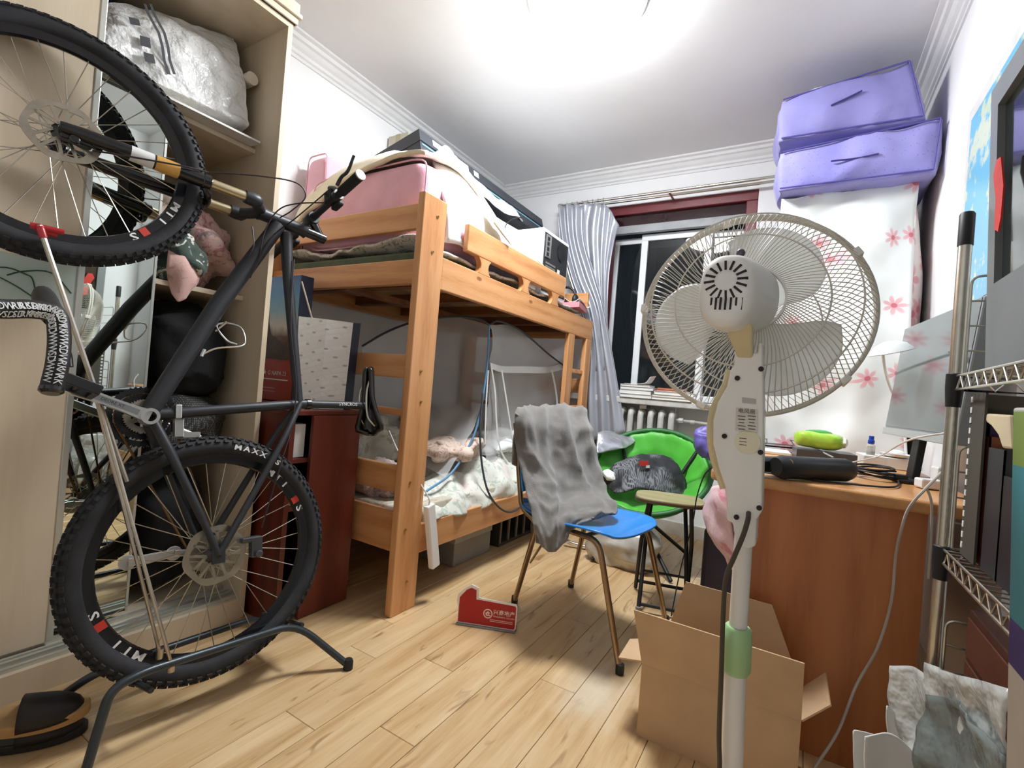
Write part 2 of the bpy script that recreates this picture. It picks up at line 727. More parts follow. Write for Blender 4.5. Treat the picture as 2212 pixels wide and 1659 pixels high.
sash(-1.37, -1.10, YB + .125, WZ0 + .02, ZT - .04, .045, m_pvc)
sash(-1.135, -.62, YB + .088, WZ0 + .02, ZT - .03, .05, m_pvc)
sash(-.66, -.375, YB + .125, WZ0 + .02, ZT - .04, .045, m_pvc)
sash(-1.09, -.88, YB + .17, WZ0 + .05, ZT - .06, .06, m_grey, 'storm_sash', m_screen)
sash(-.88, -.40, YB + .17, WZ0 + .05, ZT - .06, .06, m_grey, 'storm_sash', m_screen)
m_sill = M('sill_stone', '#c9c8c4', .4, var=.1, vs=20)
struct(MB().box(-1.62, -.16, YB - .17, YB + .085, .90, .945).build('trim_4', m_sill, bevel=.006))

# ================================================================== bunk bed
PD, PM, PL_ = '#b27444', '#d59c68', '#e2af7e'
pine_x = wood('pine_crosswise', PD, PM, PL_, 'x', rough=.35)
pine_y = wood('pine_lengthwise', PD, PM, PL_, 'y', rough=.35)
pine_z = wood('pine_upright', PD, PM, PL_, 'z', rough=.35)
m_brass = M('brass_bolt', '#c9a869', .3, 1, var=0)
BX, BXB, BY0, BY1 = -1.33, -2.385, 1.433, 3.30
bed = thing('bunk_bed', 'orange pine bunk bed with slotted guard rail and side ladder', 'bed', ((BX + BXB) / 2, (BY0 + BY1) / 2, 0))
T = .034
for (xa, ya, zt) in ((BX - T, BY0, 1.70), (BXB, BY0, 1.70), (BXB, BY1 - .142, 1.70)):
    p = MB().box(xa, xa + T, ya, ya + .142, 0, zt).build('post', pine_z, bed, bevel=.004)
    if xa > -2:
        for z, dy in ((1.625, .085), (1.475, .07), (.985, .06), (.86, .075), (.53, .05), (.34, .045), (.12, .08)):
            MB().lathe([(.0068, 0), (.0068, .003), (.004, .004), (.004, .002), (.0001, .002)], (xa + T, ya + dy, z), (1, 0, 0), n=10).build('bolt', m_brass, p, smooth=True)
# far front post only reaches the upper rail
MB().box(BX - T, BX, BY1 - .1, BY1, 0, 1.335).build('post', pine_z, bed, bevel=.004)
# near end boards and far end boards
for ya in (BY0 + .035, BY1 - .06):
    for z0, z1 in ((1.565, 1.672), (1.338, 1.442), (.95, 1.048), (.795, .823), (.48, .59), (.24, .402)):
        MB().box(BXB + T, BX - T, ya, ya + .028, z0, z1).build('end_rail', pine_x, bed, bevel=.004)
# long side rails
MB().box(BX - .03, BX - .002, BY0 + .142, BY1, 1.335, 1.472).build('side_rail', pine_y, bed, bevel=.004)
MB().box(BX - .03, BX - .002, BY0 + .142, BY1 - .1, .222, .345).build('side_rail', pine_y, bed, bevel=.004)
MB().box(BXB + T, BXB + T + .028, BY0 + .142, BY1 - .142, 1.335, 1.472).build('side_rail', pine_y, bed, bevel=.004)
MB().box(BXB + T, BXB + T + .028, BY0 + .142, BY1 - .142, .222, .345).build('side_rail', pine_y, bed, bevel=.004)
MB().box(BXB + .002, BXB + .03, BY0 + .142, BY1 - .142, 1.55, 1.67).build('side_rail', pine_y, bed, bevel=.004)
# guard board with stubby posts between
ga = MB().box(BX - .03, BX - .002, 1.738, 2.79, 1.545, 1.672).build('guard_board', pine_y, bed, bevel=.006)
for ya, yb in ((1.845, 1.925), (2.25, 2.325), (2.61, 2.70)):
    pts = []
    for k in range(7):
        t = k / 6
        w = .022 * (2 * abs(t - .5)) ** 2
        pts.append((ya - w + .01, 1.472 + (1.545 - 1.472) * t))
    for k in range(6, -1, -1):
        t = k / 6
        w = .022 * (2 * abs(t - .5)) ** 2
        pts.append((yb + w - .01, 1.472 + (1.545 - 1.472) * t))
    MB().prism([(BX - .03, a, b) for a, b in pts], (.028, 0, 0)).build('guard_stub', pine_z, bed)
# ladder: one own stile plus rungs to the far post
MB().box(BX - .032, BX - .002, 2.905, 3.00, 0, 1.335).build('ladder_stile', pine_z, bed, bevel=.004)
for z in (.28, .56, .83, 1.08):
    MB().box(BX - .05, BX - .012, 3.00, BY1 - .1, z, z + .028).build('ladder_rung', pine_x, bed, bevel=.003)
# slat boards
m_ply = wood('raw_board', '#8f7048', '#b99a70', '#c7ab84', 'y', rough=.7, knots=False)
MB().box(BXB + T + .03, BX - .031, BY0 + .07, BY1 - .1, 1.415, 1.43).build('bed_board', m_ply, bed)
MB().box(BXB + T + .03, BX - .031, BY0 + .07, BY1 - .1, .30, .315).build('bed_board', m_ply, bed)
m_slat = wood('dark_slat', '#5b3216', '#86522a', '#9a6436', 'x', rough=.6, knots=False)
for y in (1.62, 1.98, 2.36, 2.74, 3.08):
    MB().box(BXB + T + .03, BX - .031, y, y + .05, 1.365, 1.414).build('slat', m_slat, bed)
MB().box(-1.88, -1.83, BY0 + .07, BY1 - .1, 1.335, 1.364).build('centre_beam', m_slat, bed)

# ================================================================== wardrobe
WF = -1.75
WY0, WY1, WT = -.42, 1.09, 2.24
m_lam = wood('beige_laminate', '#d0bea2', '#dccbb0', '#e2d3ba', 'z', scale=.5, rough=.5, knots=False, rnd=.02)
m_alu = M('aluminium_track', '#cfd0c8', .35, .6, var=.03)
wr = thing('wardrobe', 'beige laminate sliding-door wardrobe with mirror door along the left wall', 'wardrobe', ((WF + XL) / 2, (WY0 + WY1) / 2, 0))
MB().box(XL + .004, WF, WY1 - .02, WY1, 0, WT).build('end_panel', m_lam, wr, bevel=.001)
MB().box(XL + .004, WF, WY0, WY0 + .02, 0, WT).build('end_panel', m_lam, wr, bevel=.001)
MB().box(XL + .004, XL + .012, WY0 + .02, WY1 - .02, .08, WT).build('back_panel', m_lam, wr)
MB().box(WF - .018, WF, WY0 + .02, WY1 - .02, 0, .078).build('plinth', m_lam, wr)
MB().box(XL + .012, WF - .02, WY0 + .02, WY1 - .02, .06, .078).build('bottom_panel', m_lam, wr)
for i, x in enumerate((-1.772, -1.800, -1.83, -1.87)):
    MB().box(x - .005, x + .005, WY0 + .02, WY1 - .02, .078, .09 + .004 * (i % 2)).build('track', m_alu, wr)
sh = []
for z in (1.22, 1.80):
    MB().box(XL + .012, -1.90, WY0 + .02, WY1 - .02, z - .018, z).build('shelf', m_lam, wr, bevel=.001)
MB().box(XL + .004, WF, WY0, WY1, WT, WT + .02).build('top_panel', m_lam, wr)
MB().box(XL + .012, -1.95, .40, .418, .078, WT).build('divider', m_lam, wr)
cor = MB()
m_cor = M('cornice_cream', '#dccfb8', .5)
for k, (o1, z0, z1) in enumerate(((.006, WT - .035, WT + .02), (.012, WT + .02, WT + .045), (.022, WT + .045, WT + .062), (.014, WT + .062, WT + .10))):
    cor.box(XL + .004, WF + o1, WY0, WY1 + o1, z0 if k else z0 + .055, z1)
cor.build('cornice', m_cor, wr, bevel=.003)
# left sliding leaf: beige above and below a pale glass band with green vines
DX = -1.845
leaf = MB().box(DX - .012, DX - .002, WY0 + .03, .56, .095, WT - .01).build('sliding_door', m_lam, wr)
MB().box(DX - .002, DX, WY0 + .03, .55, .095, 1.045).build('lower_board', m_lam, leaf)
MB().box(DX - .002, DX, WY0 + .03, .55, 1.20, WT - .01).build('upper_board', m_lam, leaf)
MB().box(DX - .002, DX - .0005, WY0 + .03, .55, 1.045, 1.20).build('glass_band', M('pale_green_glass', '#b9c6bd', .08, var=.02, coat=.6), leaf)
MB().box(DX - .014, DX + .003, .55, .566, .095, WT - .01).build('edge_profile', m_alu, leaf, bevel=.002)
m_vine = M('vine_print', '#1f4a38', .4, var=0)
for sd in range(5):
    rr = random.Random(sd + 3)
    y0 = -.1 + sd * .13
    P = [(DX + .0004, y0 + .30 * t / 9 + .02 * sin(t * 1.3 + sd), 1.12 + .05 * sin(t * .8 + sd * 1.7) + rr.uniform(-.015, .015)) for t in range(10)]
    P = [p for p in P if p[1] < .54]
    if len(P) > 2:
        MB().tube(catmull(P, 4), .0018, 5).build('vine', m_vine, leaf, smooth=True)
# mirror leaf behind it
MX = -1.885
def mirror_mat():
    t = NT('mirror_silver')
    t.set(Base_Color='#dfe9e4', Metallic=1.0, Roughness=.015)
    return t.m
mir = MB().box(MX - .008, MX - .003, .20, .762, .10, 1.79).build('mirror_door', M('mirror_backing', '#5f6660', .5), wr)
MB().box(MX - .003, MX, .215, .757, .11, 1.78).build('mirror', mirror_mat(), mir)
MB().box(MX - .009, MX + .003, .757, .764, .10, 1.79).build('mirror_edge', m_alu, mir)

# ================================================================== mountain bike standing on its rear wheel
th, ti = -.16, .20
BN = V((cos(th) * cos(ti), sin(th) * cos(ti), sin(ti)))
BA = V((-sin(th), cos(th), 0))
BB_ = BN.cross(BA)
RA = V((-1.438, .779, .397))
WR = .34
FA = RA + BA * (V((-1.72, .456, 1.505)) - RA).dot(BA) + BB_ * (V((-1.72, .456, 1.505)) - RA).dot(BB_)
m_tyre = M('tyre_rubber', '#26272a', .75, var=.25, vs=14, bump=.2, bs=90)
m_blk = M('matt_black_frame', '#2b2d31', .45, var=.06, vs=5, spec=.5)
m_gblk = M('gloss_black', '#15161a', .22, var=0, coat=.4)
m_plas = M('black_plastic', '#1c1d1f', .5, var=.05)
m_chrome = M('chrome', '#d6d3cc', .16, 1, var=.04, vs=20)
m_steel = M('brushed_steel', '#b9b2a4', .33, 1, var=.08, vs=30)
m_silver = M('silver_alloy', '#d4d4d2', .28, .85, var=.03)
m_gold = M('stanchion_gold', '#c3b594', .3, .8, var=.04)
m_white = M('white_print', '#e4e4e2', .5, var=0)
m_red = M('red_print', '#c23a30', .45, var=0)
m_rustchain = M('rusty_chain', '#6a4d2c', .5, .7, var=.3, vs=60)


def bp(px, py, off=0.0):
    """point of the bike's centre plane under a pixel, moved off sideways"""
    return onplane(px, py, RA + BN * off, BN)


bike = thing('mountain_bike', 'matt black mountain bike stood upright on its rear wheel before the wardrobe', 'bicycle', (RA.x, RA.y, 0))


def letter_ring(s, c, R, phi0, dphi, size, mat, parent, off, nm='decal'):
    for i, ch in enumerate(s):
        if ch == ' ':
            continue
        p = phi0 + dphi * i
        e = BA * cos(p) + BB_ * sin(p)
        tdir = BA * sin(p) - BB_ * cos(p)
        if ch == '#':
            MB().obox(c + e * R + BN * (off + .0006), (tdir, e, BN), (size * .34, size * .4, .0005)).build(nm, m_red, parent)
        else:
            text_part(nm, ch, size, c + e * R + BN * off, tdir, e, mat, parent, sx=1.3, bold=.02)


def wheel(c, nm, rot0, decal_phi):
    w = MB()
    n_t, tr = 72, .027
    R0 = WR - tr - .004
    w.torus(c, BN, R0, tr, 72, 14)
    wo = w.build(nm, m_tyre, bike, smooth=True, angle=180)
    # tread knobs
    k = MB()
    for i in range(84):
        a = 2 * pi * i / 84 + rot0
        for j, o in enumerate((-1.05, -.55, 0, .55, 1.05)):
            aa = a + (pi / 84 if j % 2 else 0)
            e = BA * cos(aa) + BB_ * sin(aa)
            t = -BA * sin(aa) + BB_ * cos(aa)
            d = e * cos(o) + BN * sin(o)
            k.obox(c + e * R0 + d * (tr + .0015), (t, d.cross(t), d), (.0062, .0046, .003))
    k.build('tread', m_tyre, wo, kind='stuff')
    rim = MB()
    prof = [(.286, -.012), (.2935, -.0115), (.2935, .0115), (.286, .012), (.262, .0085), (.2585, 0), (.262, -.0085), (.286, -.012)]
    rim.lathe(prof, c, BN, n=72, ref=BA)
    ro = rim.build('rim', m_gblk, wo, smooth=True, angle=30)
    hub = MB().lathe([(.0001, -.062), (.009, -.062), (.009, -.05), (.024, -.045), (.024, -.04), (.014, -.034), (.013, .024), (.026, .03), (.026, .036), (.012, .042), (.009, .056), (.0001, .056)], c, BN, n=20, ref=BA)
    hub.build('hub', m_gblk, wo, smooth=True, angle=30)
    for i in range(32):
        side = 1 if i % 2 else -1
        a1 = 2 * pi * i / 32 + rot0
        a0 = a1 + (1 if (i // 2) % 2 else -1) * 1.15
        p0 = c + (BA * cos(a0) + BB_ * sin(a0)) * .023 + BN * (.032 * side)
        p1 = c + (BA * cos(a1) + BB_ * sin(a1)) * .261 + BN * (.004 * side)
        MB().tube([p0, p1], .0013, 5).build('spoke', m_steel, wo, smooth=True)
    # brake disc on the visible side
    d = MB()
    N = 60
    oc, ic = [], []
    for i in range(N):
        a = 2 * pi * i / N
        e = BA * cos(a) + BB_ * sin(a)
        oc.append(c + e * (.081 + .0022 * sin(6 * a * 1.0 + .4)) + BN * .040)
        ic.append(c + e * (.064 + .003 * sin(6 * a + 2)) + BN * .040)
    for i in range(N):
        j = (i + 1) % N
        d.hexa([oc[i], oc[j], ic[j], ic[i], oc[i] + BN * .002, oc[j] + BN * .002, ic[j] + BN * .002, ic[i] + BN * .002])
    for i in range(6):
        a = 2 * pi * i / 6
        for da in (.5, -.12):
            d.beam(c + (BA * cos(a) + BB_ * sin(a)) * .022 + BN * .041, c + (BA * cos(a + da) + BB_ * sin(a + da)) * .067 + BN * .041, .007, .002, BN)
    d.build('brake_disc', m_steel, wo)
    letter_ring('MTI #S', c, .2755, decal_phi, -.115, .031, m_white, ro, .0112)
    letter_ring('MTI #S', c, .2755, decal_phi + pi, -.115, .031, m_white, ro, .0112)
    return wo


rw = wheel(RA, 'rear_wheel', .05, radians(53))
letter_ring('MAXXIS', RA, R0 := .308, radians(78), -.085, .022, m_white, rw, .0262, 'tyre_lettering')
fw = wheel(FA, 'front_wheel', .02, radians(-22))

# frame
bbp = bp(318, 897)
sc_ = bp(645, 873)
hd0 = bp(566, 462)
hd1 = bp(652, 497)
fr = MB()
fr.tube([bbp, bp(470, 660), bp(600, 488)], [.024, .027, .025], 14)
fr.tube([sc_, bp(622, 600), bp(618, 505)], [.015, .017, .021], 12)
fr.tube([bbp, sc_, bp(668, 873)], [.016, .0155, .0165], 12)
fr.tube([bp(560, 459), hd0, hd1, bp(660, 501)], [.026, .022, .022, .025], 14)
fr.tube([bbp - BN * .036, bbp + BN * .036], .021, 14)
for s_ in (1, -1):
    ax = RA + BN * (.062 * s_)
    m1 = bbp.lerp(RA, .30) + BN * (.05 * s_)
    fr.tube(catmull([bbp + BN * (.022 * s_), m1, bbp.lerp(RA, .72) + BN * (.062 * s_), ax], 5), [.013] * 6 + [.011] * 5 + [.009] * 5, 10)
    s0 = sc_ + BN * (.012 * s_)
    fr.tube(catmull([s0, sc_.lerp(RA, .3) + BN * (.045 * s_), sc_.lerp(RA, .75) + BN * (.058 * s_), ax], 5), [.010] * 16, 10)
    fr.obox(ax, (BA, BB_, BN), (.016, .022, .005))
fr.build('frame', m_blk, bike, smooth=True, angle=50)
sp = MB().tube([bp(660, 873), bp(788, 876)], .0137, 14).build('seat_post', m_blk, bike, smooth=True)
_sd = (bp(788, 876) - bp(660, 873)).normalized()
text_part('lettering', 'SYNCROS', .017, bp(748, 875) + BN * .0135 + BB_ * .001, _sd, BB_, m_white, sp)
MB().lathe([(.0185, 0), (.0185, .014)], bp(660, 873), _sd, n=16).build('seat_clamp', m_gblk, bike, smooth=True)
# saddle: nose up, wide tail down
sa = bp(800, 872)
sn = (_sd * .86 - BN * .5).normalized()
sw = (BN * .86 + _sd * .5).normalized()
G = []
for i in range(15):
    t = i / 14
    y = .145 - .27 * t
    w = .019 + .011 * t + .045 * max(0, (t - .42) / .58) ** 1.4 * (1 if t < .9 else .97)
    if t > .86:
        w *= math.sqrt(max(.02, 1 - ((t - .86) / .142) ** 2))
    if t < .06:
        w *= .75
    row = []
    for k in range(13):
        q = (k / 12 - .5) * 2
        dep = .045 * abs(q) ** 2.6 + .010 * sin(t * pi) - .006
        row.append(sa + BB_ * y + sw * (w * sin(q * 1.35)) + sn * (.024 - dep))
    G.append(row)
sd_o = MB().grid(G).build('saddle', M('saddle_vinyl', '#16140f', .25, var=.05, coat=.3), bike, smooth=True, solid=.014, angle=180)
for s_ in (1, -1):
    MB().tube(catmull([sa + BB_ * .10 + BN * (.012 * s_) - _sd * .005, sa + BB_ * .04 + BN * (.022 * s_) - _sd * .03, sa - BB_ * .05 + BN * (.022 * s_) - _sd * .03, sa - BB_ * .09 + BN * (.03 * s_) - _sd * .004], 5), .0035, 6).build('saddle_rail', m_steel, sd_o, smooth=True)
# cranks
cr = MB()
c0, c1 = bp(323, 900, .062), bp(160, 840, .072)
dv = (c1 - c0)
L_ = dv.length
dv.normalize()
wv = BN.cross(dv)
for k in range(10):
    t0, t1 = k / 10, (k + 1) / 10
    h0, h1 = .017 - .005 * math.sin(t0 * pi * .9), .017 - .005 * math.sin(t1 * pi * .9)
    a, b = c0 + dv * L_ * t0, c0 + dv * L_ * t1
    cr.hexa([a - wv * h0 - BN * .009, b - wv * h1 - BN * .009, b - wv * h1 + BN * .007, a - wv * h0 + BN * .007, a + wv * h0 - BN * .009, b + wv * h1 - BN * .009, b + wv * h1 + BN * .007, a + wv * h0 + BN * .007])
cr.lathe([(.0125, -.03), (.021, -.03), (.0215, .012), (.0135, .012), (.0125, -.03)], c0, BN, n=24, ref=BA)
cr.lathe([(.007, -.01), (.014, -.01), (.014, .009), (.007, .009), (.007, -.01)], c1, BN, n=16, ref=BA)
ca = cr.build('crank_arm', m_silver, bike, smooth=True, angle=30)
text_part('lettering', 'DEORE XT', .011, c0.lerp(c1, .52) + BN * .0072, -dv, -wv, m_plas, ca)
MB().obox(c0.lerp(c1, .5) + BN * .0072, (dv, wv, BN), (L_ * .34, .0068, .0006)).build('groove', M('grey_alloy', '#9c9da0', .3, .8, var=0), ca)
pd = MB()
pc = c1 + BN * .05
pd.tube([c1 - BN * .006, c1 + BN * .09], .007, 10)
for s_ in (1, -1):
    pd.obox(pc + dv * (.034 * s_), (BN, dv, wv), (.042, .006, .012))
    pd.obox(pc + BN * (.042 * s_), (BN, dv, wv), (.005, .038, .012))
pd.build('pedal', m_plas, bike, bevel=.003)
# far crank
f0, f1 = bbp - BN * .07, bbp - BN * .078 - dv * .17
MB().beam(f0, f1, .018, .028, BB_).build('crank_arm', m_silver, bike, bevel=.005)
# chainrings on the far side
for R_, o_ in ((.084, -.048), (.064, -.040), (.046, -.033)):
    k = MB()
    N = 44
    ring_o, ring_i = [], []
    for i in range(N * 2):
        a = 2 * pi * i / (N * 2)
        e = BA * cos(a) + BB_ * sin(a)
        ring_o.append(bbp + e * (R_ + (.003 if i % 2 else -.002)) + BN * o_)
        ring_i.append(bbp + e * (R_ - .016) + BN * o_)
    for i in range(N * 2):
        j = (i + 1) % (N * 2)
        q = BN * .0025
        k.hexa([ring_o[i], ring_o[j], ring_i[j], ring_i[i], ring_o[i] + q, ring_o[j] + q, ring_i[j] + q, ring_i[i] + q])
    for i in range(4):
        a = i * pi / 2 + .5
        k.beam(bbp + BN * (o_ + .001), bbp + (BA * cos(a) + BB_ * sin(a)) * (R_ - .012) + BN * (o_ + .001), .014, .003, BN)
    k.build('chainring', m_gblk if R_ > .05 else m_steel, bike)
cs = MB()
for i in range(8):
    cs.lathe([(.018, 0), (.022 + .0042 * i, 0), (.022 + .0042 * i, .0016), (.018, .0016)], RA - BN * (.05 - .0038 * i * .9), BN, n=30, ref=BA)
cs.build('cassette', m_steel, bike)
# chain along the far side
ch = MB()
def ring_pt(c, R, ph, o):
    return c + (BA * cos(ph) + BB_ * sin(ph)) * R + BN * o
dirc = (bbp - RA).normalized()
sidev = BN.cross(dirc)
P = []
for i in range(13):
    a = pi / 2 - pi * i / 12
    P.append(bbp + (sidev * sin(a) + dirc * cos(a)) * .064 - BN * .042)
P2 = []
for i in range(9):
    a = -pi / 2 - pi * i / 8
    P2.append(RA + (sidev * sin(a) + dirc * cos(a)) * .034 - BN * .042)
ch.tube(P + P2, .0035, 6, closed=True, flat=.7)
ch.build('chain', m_rustchain, bike)
# rear derailleur hanging beyond the axle (to the left in the picture)
dl = MB()
d0 = RA - BN * .06
d1, d2 = bp(375, 1195, -.06), bp(275, 1215, -.06)
dl.beam(d0, d1, .018, .02, BN).beam(d1 + BN * .008, d2 + BN * .008, .022, .003, BN).beam(d1 - BN * .008, d2 - BN * .008, .022, .003, BN)
for q in (d1, d2):
    dl.lathe([(.004, -.004), (.02, -.004), (.02, .004), (.004, .004)], q, BN, n=16, ref=BA)
dl.build('rear_derailleur', m_silver, bike, bevel=.002)
fd = MB()
q = bp(385, 925, -.03)
fd.obox(bp(382, 890), (BA, BB_, BN), (.008, .02, .02)).obox(q, (BA, BB_, BN), (.012, .028, .012)).obox(bp(408, 940, -.03), (BA, BB_, BN), (.03, .01, .004)).obox(bp(408, 940, -.045), (BA, BB_, BN), (.03, .01, .003))
fd.build('front_derailleur', m_silver, bike, bevel=.003)
# brake calipers
cal = MB().obox(bp(552, 1180, .05), (BA, BB_, BN), (.016, .03, .014)).obox(bp(540, 1165, .05), (BA, BB_, BN), (.026, .008, .012))
cal.lathe([(.0001, 0), (.011, 0), (.011, .02), (.0001, .02)], bp(555, 1195, .06), BN, n=14)
cal.build('rear_caliper', M('caliper_grey', '#55575a', .35, .7, var=.1), bike, bevel=.004)
# fork
fdir = (hd0 - FA).normalized()
fside = BN.cross(fdir)
crown_c = bp(540, 450)
off_f = .062
fl_ = MB()
for s_, nm in ((1, 'near'), (-1, 'far')):
    a = FA + BN * (off_f * s_)
    b = crown_c + BN * (off_f * s_) - fdir * .03
    st = a.lerp(b, .70)
    g = MB().tube([a - fdir * .012, a.lerp(b, .08), a.lerp(b, .5), st], [.014, .0185, .021, .0215], 14)
    g.lathe([(.0215, 0), (.0235, .002), (.0235, .02), (.018, .024)], st, fdir, n=18)
    lo = g.build('fork_leg', m_gblk, bike, smooth=True, angle=40)
    MB().tube([st + fdir * .015, b], .0155, 16).build('stanchion', m_gold, bike, smooth=True)
    # lower leg decals
    if s_ == 1:
        pa, pb = a.lerp(b, .30), a.lerp(b, .42)
        MB().lathe([(.0208, 0), (.0212, (pb - pa).length)], pa, fdir, n=14).build('decal', m_white, lo, smooth=True)
        pa, pb = a.lerp(b, .43), a.lerp(b, .56)
        MB().lathe([(.0214, 0), (.0217, (pb - pa).length)], pa, fdir, n=14).build('decal', M('orange_decal', '#c79a4e', .4), lo, smooth=True)
cw = MB()
for s_ in (1, -1):
    b = crown_c + BN * (off_f * s_) - fdir * .03
    cw.lathe([(.0001, -.012), (.02, -.01), (.0225, .01), (.021, .03), (.012, .042), (.0001, .044)], b, fdir, n=18)
    cw.tube(catmull([b + fdir * .012, crown_c + BN * (.035 * s_) + fdir * .012, crown_c + fdir * .035], 4), [.018] * 9, 12)
cw.build('fork_crown', m_blk, bike, smooth=True, angle=50)
ar = MB()
g0 = FA.lerp(crown_c, .66)
arch = [g0 + BN * .062 + fside * .0, g0 + BN * .045 - fside * .03 + fdir * .02, g0 - fside * .038 + fdir * .03, g0 - BN * .045 - fside * .03 + fdir * .02, g0 - BN * .062]
ar.tube(catmull(arch, 5), .011, 10)
ar.build('fork_arch', m_gblk, bike, smooth=True)
cal = MB().obox(bp(165, 300, .052), (fdir, fside, BN), (.032, .014, .012)).obox(bp(200, 305, .05), (fdir, fside, BN), (.012, .018, .01))
cal.lathe([(.0001, 0), (.012, 0), (.012, .014), (.0001, .014)], bp(160, 305, .06), BN, n=14)
cal.build('front_caliper', m_gblk, bike, bevel=.004)
# stem, bar, grip and controls
stem_top = bp(700, 517)
_sx = (stem_top - hd1).normalized()
MB().lathe([(.018, 0), (.018, (stem_top - hd1).length), (.014, (stem_top - hd1).length + .004), (.0001, (stem_top - hd1).length + .004)], hd1, _sx, n=18).build('steerer_spacers', m_gblk, bike, smooth=True, angle=30)
barc = bp(672, 474)
MB().tube([bp(690, 510), barc], [.016, .017], 14).build('stem', m_gblk, bike, smooth=True)
MB().lathe([(.021, -.024), (.023, -.02), (.023, .02), (.021, .024)], barc, BN, n=18).build('bar_clamp', m_blk, bike, smooth=True)
BARD = (BN + BB_ * .10).normalized()
bend = lambda s: barc + BARD * s + _sx * .0
MB().tube([bend(-.31), bend(-.05), bend(0), bend(.05), bend(.33)], [.011, .0125, .0145, .0125, .011], 14).build('handlebar', m_blk, bike, smooth=True)
for s_ in (1, -1):
    prof = [(.0165 + (.0012 if i % 2 else 0), i * .006) for i in range(20)]
    gr = MB().lathe([(.0001, 0)] + prof + [(.0001, .116)], bend(.212 * s_), BARD * s_, n=16).build('grip', M('grip_rubber', '#1d1e20', .8, bump=.3, bs=300), bike, smooth=True, angle=30)
    MB().lathe([(.008, 0), (.0175, 0), (.0175, .006), (.008, .006)], bend(.326 * s_), BARD * s_, n=18).build('lock_ring', m_silver, gr, smooth=True, angle=30)
    ct = MB().lathe([(.0185, -.01), (.0185, .012)], bend(.185 * s_), BARD, n=16)
    fw_dir = -fdir.cross(BARD).cross(BARD).normalized()
    up2 = BB_
    p0 = bend(.185 * s_)
    ct.tube(catmull([p0 + up2 * .015, p0 + up2 * .035 - BARD * .02 * s_, p0 + up2 * .05 - BARD * .045 * s_], 4), [.011] * 9, 10)
    ct.tube(catmull([p0 + up2 * .04, p0 + up2 * .055 + BARD * .03 * s_, p0 + up2 * .055 + BARD * .07 * s_, p0 + up2 * .09 + BARD * .11 * s_], 4), [.007, .007, .007, .0065, .006, .006, .006, .006, .006, .0055, .0055, .005, .005], 8)
    ct.build('brake_lever', M('lever_grey', '#4a4b4d', .35, .6, var=.05), bike, smooth=True, angle=40)
    sh_ = MB().obox(bend(.145 * s_) + BB_ * .014, (BARD, BB_, BA), (.022, .022, .018)).obox(bend(.16 * s_) - BB_ * .02 + BA * .014, (BARD, BB_, BA), (.026, .008, .012))
    sh_.build('shifter', m_plas, bike, bevel=.006)
m_cable = M('cable_housing', '#2d1f24', .5, var=0)
p0 = bend(.14)
cables = [
    [bend(.145) + BB_ * .05, bp(640, 470, .10), bp(600, 500, .03), bp(575, 530, .03), bp(540, 600, .03)],
    [bend(.11) + BB_ * .012, bp(640, 440, .08), bp(600, 455, .05), bp(572, 500, .03), bp(560, 560, .03)],
    [bp(450, 372, .07), bp(560, 380, .09), bp(640, 395, .10), bp(660, 425, .10), bp(630, 455, .08), bp(605, 470, .04)],
    [bp(635, 560, .021), bp(628, 700, .02), bp(640, 830, .02), bp(630, 920, .03), bp(612, 985, .05), bp(565, 1140, .06)],
    [bp(545, 490, .03), bp(548, 530, .04), bp(535, 555, .035), bp(533, 550, .03)],
    [bp(200, 325, .055), bp(290, 340, .09), bp(400, 360, .09), bp(450, 372, .07)],
]
for P in cables:
    MB().tube(catmull(P, 6), .0024, 6).build('cable', m_cable, bike, smooth=True)
# bottle cage
cg = MB()
cage = [bp(438, 765, .02), bp(470, 752, .04), bp(520, 748, .05), bp(530, 735, .03), bp(520, 708, 0), bp(490, 698, -.02), bp(468, 705, 0), bp(490, 735, .03), bp(512, 744, .04)]
cg.tube(catmull(cage, 5), .0028, 6)
cg.tube([bp(465, 715, .0), bp(490, 695, .02)], .004, 6).tube([bp(435, 770, .02), bp(442, 755, .02)], .005, 6)
cg.build('bottle_cage', m_silver, bike, smooth=True)

# ------------------------------------------------------------------ floor stand with hook rod
m_stand = M('stand_enamel', '#3c4246', .35, .5, var=.08)
nt = [(-1.17, .44, .012), (-1.315, .535, .15), (-1.315, 1.07, .13), (-1.205, 1.135, .014)]
stand = thing('bike_stand', 'grey tubular bike stand cradling the rear wheel on the floor', 'bike stand', (-1.4, .8, 0))
tubeP = [at(178, 1690, z=.012), at(238, 1490, x=-1.318), at(310, 1452, x=-1.318), at(640, 1347, x=-1.318), at(752, 1437, z=.012)]
MB().tube(fillet(tubeP, .07, 6), .0105, 12).build('side_tube', m_stand, stand, smooth=True)
far = [V((-1.62, .47, .012)), V((-1.53, .56, .12)), V((-1.53, 1.0, .10)), V((-1.62, 1.07, .012))]
MB().tube(fillet(far, .06, 6), .0105, 12).build('side_tube', m_stand, stand, smooth=True)
for p in (tubeP[0], tubeP[-1], far[0], far[-1]):
    MB().lathe([(.015, -.012), (.0155, .012), (.012, .02)], p, n=14).build('rubber_foot', m_plas, stand, smooth=True)
for y in (.60, 1.02):
    MB().tube([V((-1.318, y, .135)), V((-1.53, y, .105))], .007, 8).build('cross_bar', m_stand, stand, smooth=True)
hook_p = at(85, 487, d=1.16)
j0 = at(205, 840, d=1.22)
r1, r2 = at(370, 1440, x=-1.318), at(345, 1412, x=-1.40)
for r_ in (r1, r2):
    MB().tube(fillet([r_, r_ + V((0, -.01, .04)), j0 + (r_ - r1) * .12], .03), .0045, 8).build('rod', m_steel, stand, smooth=True)
    MB().lathe([(.009, -.012), (.009, .014)], r_, n=10).build('rod_clip', m_steel, stand, smooth=True)
